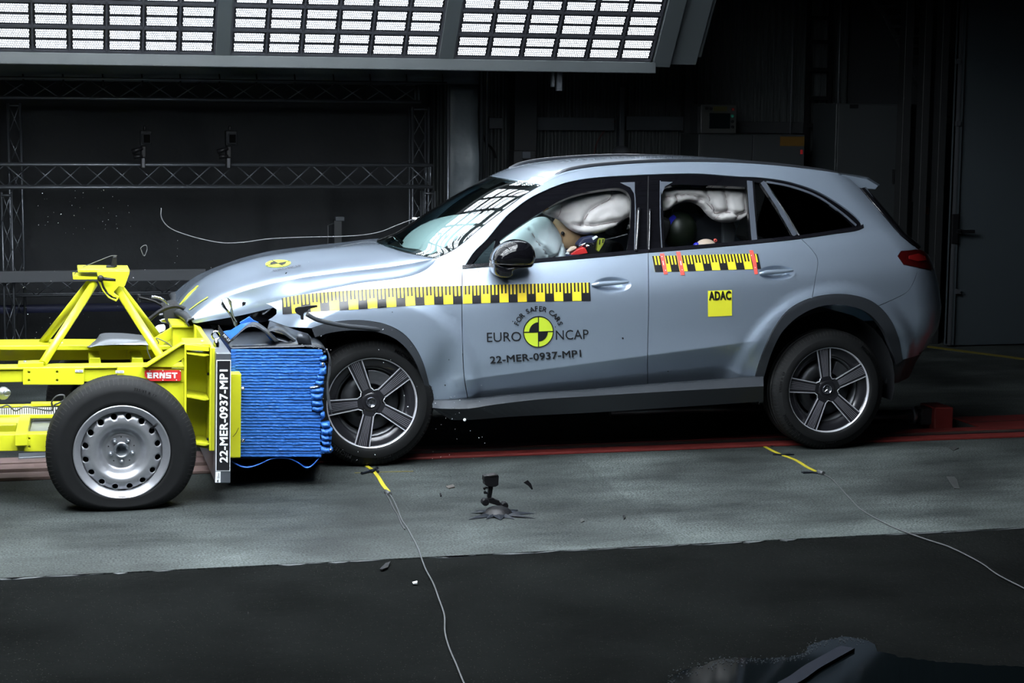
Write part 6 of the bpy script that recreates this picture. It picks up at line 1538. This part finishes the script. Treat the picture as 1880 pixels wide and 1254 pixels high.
# ================================================================== DUMMIES
def skinfig(name, joints, bones, m, parent, root=0, sub=2):
    me = bpy.data.meshes.new(name); me.from_pydata([j[0] for j in joints], bones, []); me.materials.append(m)
    o = bpy.data.objects.new(name, me); C.objects.link(o)
    if parent: o.parent = parent; o.location = -Vector(parent.location)
    o.modifiers.new('skin', 'SKIN'); sv = me.skin_vertices[0].data
    for i, j in enumerate(joints): sv[i].radius = (j[1], j[1]*(j[2] if len(j) > 2 else 1)); sv[i].use_root = (i == root)
    md = o.modifiers.new('sub', 'SUBSURF'); md.levels = md.render_levels = sub
    o.modifiers['skin'].use_smooth_shade = True
    return o
dm = E('crash_dummy', (1.35, .5, .62), 'adult crash dummy in the driving seat, face hidden between white airbags, red shoulder patch', 'dummy')
hp = PY(1036, 425, .52)
J = [((1.45, .50, .70), .15, .8), ((1.40, .50, .95), .15, .8), ((1.33, .50, 1.12), .16, .7), ((1.24, .50, 1.22), .06), ((1.38, .33, 1.12), .065), ((1.25, .28, .95), .05), ((1.02, .34, .95), .04), ((1.38, .68, 1.12), .065), ((1.25, .74, .95), .05), ((1.02, .66, .95), .04), ((1.05, .40, .72), .085), ((1.05, .60, .72), .085), ((.75, .40, .55), .06), ((.75, .60, .55), .06)]
Bn = [(0, 1), (1, 2), (2, 3), (2, 4), (4, 5), (5, 6), (2, 7), (7, 8), (8, 9), (0, 10), (0, 11), (10, 12), (11, 13)]
skinfig('torso', J, Bn, navy, dm)
hd = MB().ball((hp[0]+.03, .52, hp[2]), .105, 14, sc3=(1.1, .8, 1.15)).ball((hp[0]-.08, .52, hp[2]-.02), .022, 8)
head = obj('head', hd, skin, dm)
p = PY(1034, 428.5, .425); obj('head_marker', MB().lathe([(0, .004), (.010, .004), (.011, -.01)], 16, (p[0], .432, p[2])), ink, head, local=True)
def dplate(nm, poly, v, dep, m, par, b=.006): return obj(nm, MB().prism(poly, lambda x, y: PY(x, y, v), (0, dep, 0)), m, par, bevel=b)
z6 = lambda L: [(900+x/6.714, 330+y/6.714) for x, y in L]
dplate('shoulder_patch', z6([(990, 915), (1060, 865), (1160, 830), (1185, 860), (1205, 905), (1100, 925), (1000, 930)]), .27, .05, redm, dm, .01)
dplate('hand_guard', z6([(960, 880), (1010, 830), (1060, 820), (1070, 845), (1000, 880), (960, 895)]), .26, .04, skin2, dm, .008)
dplate('suit_sleeve', z6([(1080, 800), (1150, 720), (1300, 690), (1320, 760), (1200, 830), (1100, 830)]), .30, .08, navy, dm, .02)
dplate('sleeve_print', z6([(1255, 715), (1310, 690), (1325, 705), (1270, 745)]), .295, .01, white, dm, .001)
dplate('checked_collar', z6([(1310, 870), (1330, 760), (1350, 725), (1420, 725), (1400, 790), (1340, 890)]), .33, .03, mat('yellow green marker', (0.30, 0.33, 0.03), 0.6), dm, .004)
dplate('collar_marks', z6([(1345, 740), (1360, 740), (1355, 800), (1342, 800)])[:4], .327, .003, ink, dm, 0)
dplate('collar_marks', z6([(1385, 730), (1400, 730), (1395, 780), (1380, 780)]), .327, .003, ink, dm, 0)
dplate('buckle', z6([(925, 915), (955, 885), (980, 890), (975, 920)]), .27, .01, white, dm, .002)
tb_ = MB().tube([tuple(PY(x, y, .30)) for x, y in ((1063, 453), (1075, 447), (1088, 447))], .008).tube([tuple(PY(x, y, .30)) for x, y in ((1074, 452), (1082, 452), (1090, 449))], .012); obj('wrist_fitting', tb_, chrome, dm)
cd = E('child_dummy', (2.2, .5, .8), 'child crash dummy in the rear seat with a dark olive head smeared with blue paint', 'dummy')
hc = PY(1248, 424, .50)
J = [((2.32, .50, .80), .12, .8), ((2.24, .50, 1.02), .12, .8), ((2.18, .50, 1.10), .05), ((2.24, .36, 1.06), .05), ((2.14, .31, 1.02), .045), ((2.05, .33, 1.05), .035), ((2.24, .64, 1.06), .05), ((2.10, .68, .95), .04), ((2.02, .42, .84), .06), ((2.02, .58, .84), .06)]
skinfig('torso', J, [(0, 1), (1, 2), (1, 3), (3, 4), (4, 5), (1, 6), (6, 7), (0, 8), (0, 9)], navy, cd)
ch = obj('head', MB().ball(tuple(hc), .105, 16, sc3=(1.05, .85, 1.15)), olive, cd)
vs = []; c0 = np.array(hc)
for i in range(9):
    for j in range(5):
        a = math.radians(118+i*6.5); e = math.radians(-34+j*9)
        d = np.array([math.cos(a)*math.cos(e)*1.05, math.sin(e)*.85 - .35, math.sin(a)*math.cos(e)*1.15]); d = np.array([math.cos(a)*1.05, -.85*math.sin(math.radians(15+j*9)), math.sin(a)*1.15]); k = math.sqrt((d[0]/1.05)**2+(d[1]/.85)**2+(d[2]/1.15)**2); vs.append(c0+d/k*.1065)
obj('face_paint', MB().add(vs, [(i*5+j, (i+1)*5+j, (i+1)*5+j+1, i*5+j+1) for i in range(8) for j in range(4)], 0, True), bluepaint, ch, local=True, fixn=False)
p = PY(1296, 446, .30)
kn = obj('raised_forearm', MB().ball((p[0], .30, p[2]-.02), .05, 12, sc3=(1.3, .8, .9)), skin2, cd)
p = PY(1311, 441, .28); obj('red_fitting', MB().lathe([(.004, .01), (.009, .012), (.011, .0)], 12, (p[0], .262, p[2])), redtape, kn, local=True)
p = PY(1281, 446, .28); obj('blue_cuff', MB().ball((p[0], .30, p[2]-.015), .022, 8, sc3=(1, 1, .8)), bluepaint, kn, local=True)
cs = E('child_restraint', (2.5, .5, .7), 'dark moulded child seat shell behind the blue painted dummy head', 'child seat')
pl_ = cr([(1275, 452), (1274, 425), (1280, 405), (1294, 396), (1312, 398), (1325, 412), (1327, 452)])
obj('seat_shell', MB().prism(pl_, lambda x, y: PY(x, y, .62), (0, .3, 0)), mat('child seat shell', (0.010, 0.012, 0.018), 0.5), cs, bevel=.02)
obj('shell_wing', MB().prism([(1326, 450), (1326, 402), (1345, 398), (1352, 420), (1348, 450)], lambda x, y: PY(x, y, .60), (0, .05, 0)), mat('grey seat wing', (0.05, 0.055, 0.065), 0.6), cs, bevel=.01)
# passenger airbag filling the far side behind the screen
pb = MB().ball((.84, 1.15, 1.12), .42, 20, sc3=(1.15, 1.5, .66)); obj('passenger_airbag', pb, bag2, car)

# ================================================================== ON THE FLOOR
def gz(pts, z=0.0): return [tuple(PZ(x, y, z)) for x, y in pts]
# action camera on its stand with taped star foot
ac = E('action_camera', tuple(PZ(909, 940)), 'small black action camera on a jointed mount standing on the concrete before the car', 'camera')
vA = PZ(909, 940)[1]
za = lambda L: [(860+x/11.4, 860+y/11.4) for x, y in L]
def ap(nm, L, m=plastic, v=None, dep=.03, b=.003): return obj(nm, MB().prism(za(L), lambda x, y: PY(x, y, vA if v is None else v), (0, dep, 0)), m, ac, bevel=b)
ap('camera_body', [(335, 165), (400, 155), (560, 125), (615, 130), (640, 165), (632, 350), (580, 385), (520, 390), (400, 380), (345, 345), (345, 275), (325, 265), (330, 190)], v=vA-.02, dep=.05, b=.006)
ap('camera_top', [(400, 155), (560, 125), (600, 130), (610, 160), (440, 180)], m=mat('dark camera top', (0.012, 0.010, 0.011), 0.4), v=vA-.024, dep=.05, b=.004)
ap('mount_stem', [(425, 380), (520, 380), (500, 530), (480, 620), (405, 620), (410, 540), (425, 520)])
ap('thumb_screw', [(305, 405), (360, 390), (420, 400), (430, 420), (365, 430), (345, 462), (320, 450)], v=vA-.01, dep=.012)
ap('thumb_screw', [(318, 485), (355, 470), (430, 530), (400, 540), (325, 538)], v=vA-.01, dep=.012)
ap('joint_arm', [(400, 630), (530, 620), (560, 655), (650, 680), (680, 740), (700, 770), (690, 800), (640, 790), (580, 770), (450, 730), (400, 710)])
p = PY(*za([(350, 700)])[0], vA-.01); obj('joint_knob', MB().lathe([(0, .02), (.017, .02), (.020, .012), (.020, -.02)], 10, tuple(p), sm=False), plastic, ac)
p = PY(*za([(750, 775)])[0], vA-.01); obj('joint_knob', MB().lathe([(0, .02), (.017, .02), (.020, .012), (.020, -.02)], 10, tuple(p), sm=False), plastic, ac)
p = PZ(*za([(620, 960)])[0]); obj('suction_base', MB().lathe([(0, .045), (.03, .04), (.055, .03), (.075, .008), (.085, 0)], 28, (p[0], p[1], 0), ax='z'), plastic, ac)
rng = random.Random(21); film = mat('black adhesive film', (0.006, 0.008, 0.012), 0.4, spec=0.25)
base = PZ(*za([(620, 960)])[0])
for i in range(11):
    a = i*2*math.pi/11+rng.uniform(-.2, .2); L = rng.uniform(.12, .20); wv = rng.uniform(.022, .04); d = np.array([math.cos(a), math.sin(a), 0]); n_ = np.array([-d[1], d[0], 0])
    P = [base+d*.05-n_*wv, base+d*.05+n_*wv, base+d*L*.6+n_*wv*.7, base+d*L*1.15, base+d*L*.65-n_*wv*.8]
    P = [np.array([q[0], q[1], .004+.003*(i % 3)]) for q in P]; P[3][2] = .002; mid = base+d*L*.5; mid = np.array([mid[0], mid[1], .016])
    obj('tape_strip', MB().add([tuple(q) for q in P]+[tuple(mid)], [(0, 1, 5), (1, 2, 5), (2, 3, 5), (3, 4, 5), (4, 0, 5)]), film, ac, fixn=False)
# sensor tapes and cables running to the camera side
def ribbon(name, pts, wd, m, z=.004, **k):
    P = np.array([PZ(x, y, 0) for x, y in cr(pts)]); T = np.gradient(P, axis=0); T /= np.linalg.norm(T, axis=1, keepdims=True); N = np.stack([-T[:, 1], T[:, 0], T[:, 2]*0], 1)*wd/2; n = len(P)
    vs = [tuple(p+q+np.array([0, 0, zz])) for zz in (z, .0005) for q_ in (1, -1) for p, q in ((P[i], N[i]*q_) for i in range(n))]
    f = []
    for i in range(n-1): f += [(i, i+1, n+i+1, n+i), (i, 2*n+i, 2*n+i+1, i+1), (n+i, n+i+1, 3*n+i+1, 3*n+i)]
    f += [(0, n, 3*n, 2*n), (n-1, 3*n-1, 4*n-1, 2*n-1)]
    return obj(name, MB().add(vs, f), m, k.pop('parent', None), **k)
ytape = mat('yellow sensor tape', (0.4, 0.35, 0.02), 0.45)
s1 = E('sensor_tape', tuple(PZ(690, 880)), 'yellow contact tape with black tie running from under the front wheel to a grey cable', 'tape')
ribbon('tape_band', [(673, 856), (684, 864), (694, 876), (704, 892), (713, 903)], .022, ytape, parent=s1)
obj('tie_strip', MB().tube(cr([PZ(x, y, .008) for x, y in ((664, 869), (676, 866), (688, 862), (692, 859))]), .009, 6), film, s1)
obj('tie_strip', MB().tube(cr([PZ(x, y, .01) for x, y in ((683, 866), (690, 861), (694, 866))]), .008, 6), film, s1)
obj('connector', MB().tube([PZ(708, 902, .01), PZ(716, 907, .01)], .012, 8), cable, s1)
c1 = [(714, 905), (722, 918), (730, 935), (738, 955), (748, 970), (758, 988), (768, 1008), (775, 1028), (782, 1046), (795, 1070), (806, 1100), (816, 1130), (817, 1160), (825, 1190), (837, 1218), (850, 1250), (862, 1275)]
obj('cable', MB().tube(cr([tuple(PZ(x, y, .005)) for x, y in c1]), .0035, 6), cable, label='thin grey cable snaking from the front wheel tape across the joint to the bottom edge', cat='cable')
obj('cable', MB().tube(cr([tuple(PZ(x-4, y, .004)) for x, y in ((712, 905), (719, 917), (727, 934), (734, 945), (741, 962), (747, 972))]), .003, 6), cabledk, label='short dark second strand beside the grey cable near the front wheel', cat='cable')
ribbon('floor_mark', [(651, 868.5), (700, 867), (759, 865.5)], .012, yfloor, z=.0015, label='thin yellow line painted on the concrete under the front wheel', cat='marking')
s2 = E('sensor_tape', tuple(PZ(1450, 845)), 'yellow contact tape with black ties running from under the rear wheel', 'tape')
ribbon('tape_band', [(1403, 820), (1420, 829), (1436, 836), (1460, 845), (1485, 860), (1503, 868)], .020, ytape, parent=s2)
for L in ([(1390, 819.5), (1405, 818.5), (1421, 820)], [(1420, 835), (1437, 836), (1456, 835)], [(1473, 869), (1492, 868.5), (1512, 871)]):
    ribbon('tie_strip', L, .03, film, z=.007, parent=s2)
obj('connector', MB().tube([PZ(1502, 866, .012), PZ(1512, 869, .012)], .012, 8), cable, s2)
c2 = [(1510, 869), (1525, 878), (1540, 893), (1560, 915), (1580, 935), (1610, 953), (1650, 972), (1700, 990), (1740, 1003), (1780, 1022), (1805, 1036), (1830, 1054), (1870, 1075), (1900, 1090)]
obj('cable', MB().tube(cr([tuple(PZ(x, y, .005)) for x, y in c2]), .0032, 6), cable, label='thin grey cable curving from the rear wheel tape to the right edge', cat='cable')
# tow cylinder at the end of the track, behind the rear wheel
tc = E('tow_cylinder', tuple(PZ(1660, 785)), 'red ended steel tow cylinder lying on the track behind the rear wheel', 'cylinder')
v0 = .62; a = PY(1560, 770, v0); b = PY(1690, 767, v0)
obj('barrel', MB().tube([(a[0], v0, .085), (b[0], v0, .085)], .045, 20), steel, tc)
b2 = PY(1737, 767, v0)
obj('end_block', MB().box(b[0]+.05, b2[0], v0-.10, v0+.12, .0, .15), redrail, tc, bevel=.01)
obj('coupling', MB().box(b[0]-.02, b[0]+.07, v0-.06, v0+.06, .03, .14), dark, tc, bevel=.01)
obj('clamp_ring', MB().lathe([(.045, -.012), (.055, -.012), (.055, .012), (.045, .012)], 20, (b[0]-.06, v0, .085), ax='x'), alu, tc)
# small bits of debris
def shard(poly, z, m, label, name='plastic_shard', cat='debris', v=None, th=.004, group=None):
    if v is None:
        P = [np.array(PZ(x, y, 0)) for x, y in poly]; n = len(P); c0 = sum(P)/n; 
        V = [tuple(p+np.array([0, 0, th+.006*((i*37) % 5)/5])) for i, p in enumerate(P)]+[tuple(p+np.array([0, 0, .0005])) for p in P]
        mb_ = MB().add(V, [tuple(range(n)), tuple(range(n, 2*n))[::-1]]+[(i, (i+1) % n, n+(i+1) % n, n+i) for i in range(n)])
    else: mb_ = MB().prism(poly, lambda x, y: PY(x, y, v), (0, th, 0))
    return obj(name, mb_, m, label=label, cat=cat, group=group)
shard([(697, 1046), (708, 1036), (717, 1034), (712, 1043), (702, 1048)], 0, plastic, 'black plastic flake on the asphalt just below the joint, left of the cable')
shard([(757, 1070), (766, 1069), (766, 1073), (759, 1073)], 0, white, 'small white chip on the asphalt just left of the cable')
shard([(818, 894), (832, 891), (835, 896), (824, 898)], 0, mat('brown chip', (0.05, 0.045, 0.04), 0.7), 'flat brown chip on the concrete between cable and small camera')
shard([(1741, 822), (1752, 820), (1760, 824), (1750, 828)], 0, mat('dark stain patch', (0.02, 0.022, 0.022), 0.7), 'small dark patch on the concrete at the far right', name='floor_stain', cat='stain', th=.001)
shard([(1737, 875), (1752, 876), (1757, 882), (1762, 898), (1752, 898), (1744, 886)], 0, MATS['dark stain patch'], 'long dark stain on the concrete at the far right', name='floor_stain', cat='stain', th=.001)
shard([(1064, 954), (1070, 952), (1073, 958), (1067, 960)], 0, MATS['dark stain patch'], 'short dark smear on the concrete left of the black crumb', name='floor_stain', cat='stain', th=.001)
shard([(1143, 947), (1147, 946), (1148, 952), (1145, 955)], 0, plastic, 'black crumb on the concrete below the rear door')
shard([(807, 907), (810, 907), (811, 912), (808, 912)], 0, plastic, 'tiny black crumb on the concrete left of the small camera')
shard([(961, 886), (969, 881.5), (975, 888), (978.5, 898), (976, 899), (970, 892)], 0, plastic, 'black triangular fragment in the air right of the small camera', v=-1.0, name='flying_fragment')
# flying pieces thrown up at the moment of impact
clear = glassmat('torn clear film', (0.75, 0.8, 0.6), 1.6, .12)
zc3 = lambda L: [(300+x/5.875, 440+y/5.875) for x, y in L]
mb = MB()
for L in ([(575, 590), (600, 625), (640, 655), (625, 690), (650, 740), (700, 790), (735, 830), (760, 880), (770, 930), (780, 945), (800, 925), (798, 895), (770, 850), (755, 800), (745, 730), (735, 665), (695, 625), (700, 665), (725, 735), (715, 780), (680, 735), (650, 680)],):
    mb.prism(zc3(L), lambda x, y: PY(x, y, -.35+.0012*(y-560)+.01*math.sin(x*.5)), (0, .004, 0))
fs_ = E('flying_film', tuple(PY(424, 600, -.35)), 'twisted clear plastic strip in mid air above the barrier top', 'debris')
obj('film', mb, clear, fs_)
obj('film_edge', MB().tube(cr([tuple(PY(x, y, -.36)) for x, y in zc3([(690, 620), (715, 670), (735, 720), (740, 780), (755, 830), (790, 890)])]), .0035, 5), alu, fs_)
obj('film_edge', MB().tube(cr([tuple(PY(x, y, -.36)) for x, y in zc3([(640, 660), (625, 700), (655, 745), (700, 790), (740, 850), (765, 930)])]), .0025, 5), cable, fs_)
obj('flying_ring', MB().tube(cr([tuple(PY(x, y, .2)) for x, y in ((258, 456), (262, 452), (268, 450.5), (270, 455), (268.5, 463), (264.5, 470), (261, 464), (258, 456))]), .0025, 5), cable, label='small bent wire loop in the air above the trolley mast', cat='wire')
shard(zc3([(848, 680), (865, 670), (893, 678), (885, 690), (882, 710), (870, 708), (855, 722), (850, 700)]), 0, plastic, 'small black fragment in the air in front of the bonnet flank', v=-.12, name='flying_fragment')
shard(zc3([(1312, 365), (1325, 353), (1335, 355), (1320, 370)]), 0, plastic, 'tiny black fragment above the bonnet near the round sticker', v=.2, name='flying_fragment')
obj('flying_cable', MB().tube(cr([tuple(PY(x, y, 1.9)) for x, y in ((296, 382), (296, 398), (304, 412), (318, 422), (345, 432), (375, 440), (410, 446), (445, 445), (490, 439), (530, 436.5), (580, 435), (630, 434), (670, 431), (700, 425), (730, 413), (760, 402), (800, 390), (822, 383))]), .003, 6), mat('pale flying cable', (0.14, 0.145, 0.15), 0.5), label='long thin pale cable whipping through the air over the bonnet', cat='cable')
p = PY(761, 401, 1.88); obj('cable_clip', MB().box(p[0]-.013, p[0]+.013, 1.86, 1.90, p[2]-.006, p[2]+.006), white, label='small white clip on the flying cable beside the windscreen', cat='clip')
shard([(764, 412), (770, 407.5), (773, 414), (767, 418)], 0, white, 'small white paper tag in the air at the far screen pillar', v=1.85, name='flying_tag')
p = PY(853, 771, -.3); obj('flying_drop', MB().ball(tuple(p), .009, 8), white, label='round white droplet in the air below the sill behind the front wheel', cat='debris')
rng = random.Random(42); k = 0
zones = [((70, 345, 240, 430), 45), ((30, 480, 330, 625), 45), ((300, 440, 620, 545), 14), ((780, 690, 900, 850), 30), ((560, 590, 850, 760), 22), ((600, 820, 800, 850), 5)]
sm = [MB().add([(0, 0, 0), (1, .2, .3), (.4, .1, 1)], [(0, 1, 2)]), MB().add([(0, 0, 0), (1, .1, 0), (.8, .3, .8), (0, 0, .6)], [(0, 1, 2, 3)])]
mbs = MB()
for (x0, y0, x1, y1), n_ in zones:
    for i in range(n_):
        x = rng.uniform(x0, x1); y = rng.uniform(y0, y1); v = rng.uniform(-.9, -.3) if x > 550 else rng.uniform(.6, 1.5); p = PY(x, y, v); s = rng.choice([.0016, .002, .003, .004 if x > 550 else .003]); a = rng.uniform(0, 6)
        mbs.add([p, p+np.array([s*math.cos(a)*1.6, 0, s*math.sin(a)*1.6]), p+np.array([-s*math.sin(a), -s*.4, s*math.cos(a)])], [(0, 1, 2)])
obj('glass_splinters', mbs, white, kind='stuff', label='fine white splinters flying around the impact', cat='debris', fixn=False)
# puddle in the right foreground
wet = mat('puddle water', (0.002, 0.003, 0.0035), 0.06, spec=0.12)
P = [(1228, 1262), (1238, 1238), (1262, 1228), (1290, 1222), (1315, 1211), (1350, 1207), (1400, 1210), (1450, 1206), (1478, 1198), (1485, 1186), (1510, 1176), (1550, 1169), (1585, 1173), (1605, 1183), (1612, 1195), (1650, 1205), (1720, 1215), (1800, 1220), (1900, 1225), (1900, 1300), (1228, 1300)]
rng = random.Random(9); PP = []
for x, y in dens(P, 7): PP.append((x+rng.uniform(-2, 2), y+rng.uniform(-1.2, 1.2)))
obj('puddle', MB().prism(PP, lambda x, y: PZ(x, y, 0), (0, 0, -.004)), wet, label='dark irregular puddle on the asphalt in the right foreground', cat='puddle')
mbs = MB()
for i in range(420):
    t = rng.random(); x, y = atl([(1228, 1254), (1240, 1238), (1290, 1222), (1320, 1212), (1400, 1211), (1450, 1207), (1480, 1197), (1490, 1184), (1550, 1171), (1590, 1176)], t)
    x += rng.gauss(0, 7); y += rng.gauss(3, 4)*(1.6 if x < 1330 else .8); p = PZ(x, y, .001); s = rng.uniform(.001, .004); a = rng.uniform(0, 3)
    mbs.add([p, p+np.array([s*2, s*.5, s*.5]), p+np.array([s*.5, s, s*1.2])], [(0, 1, 2)])
obj('specks', mbs, mat('pale wet grit', (0.08, 0.09, 0.1), 0.3), kind='stuff', label='glittering pale grit along the rim of the puddle', cat='specks', fixn=False)  # pale specks put in for the sparkle along the puddle rim
ribbon('grey_band', [(1440, 1262), (1462, 1250), (1490, 1230), (1520, 1213), (1545, 1199), (1556, 1193)], .06, mat('grey wet band', (0.012, 0.014, 0.02), 0.8, spec=.05), z=.012, label='curved grey flat band lying in the puddle', cat='band')  # flat curved grey band laid over the puddle
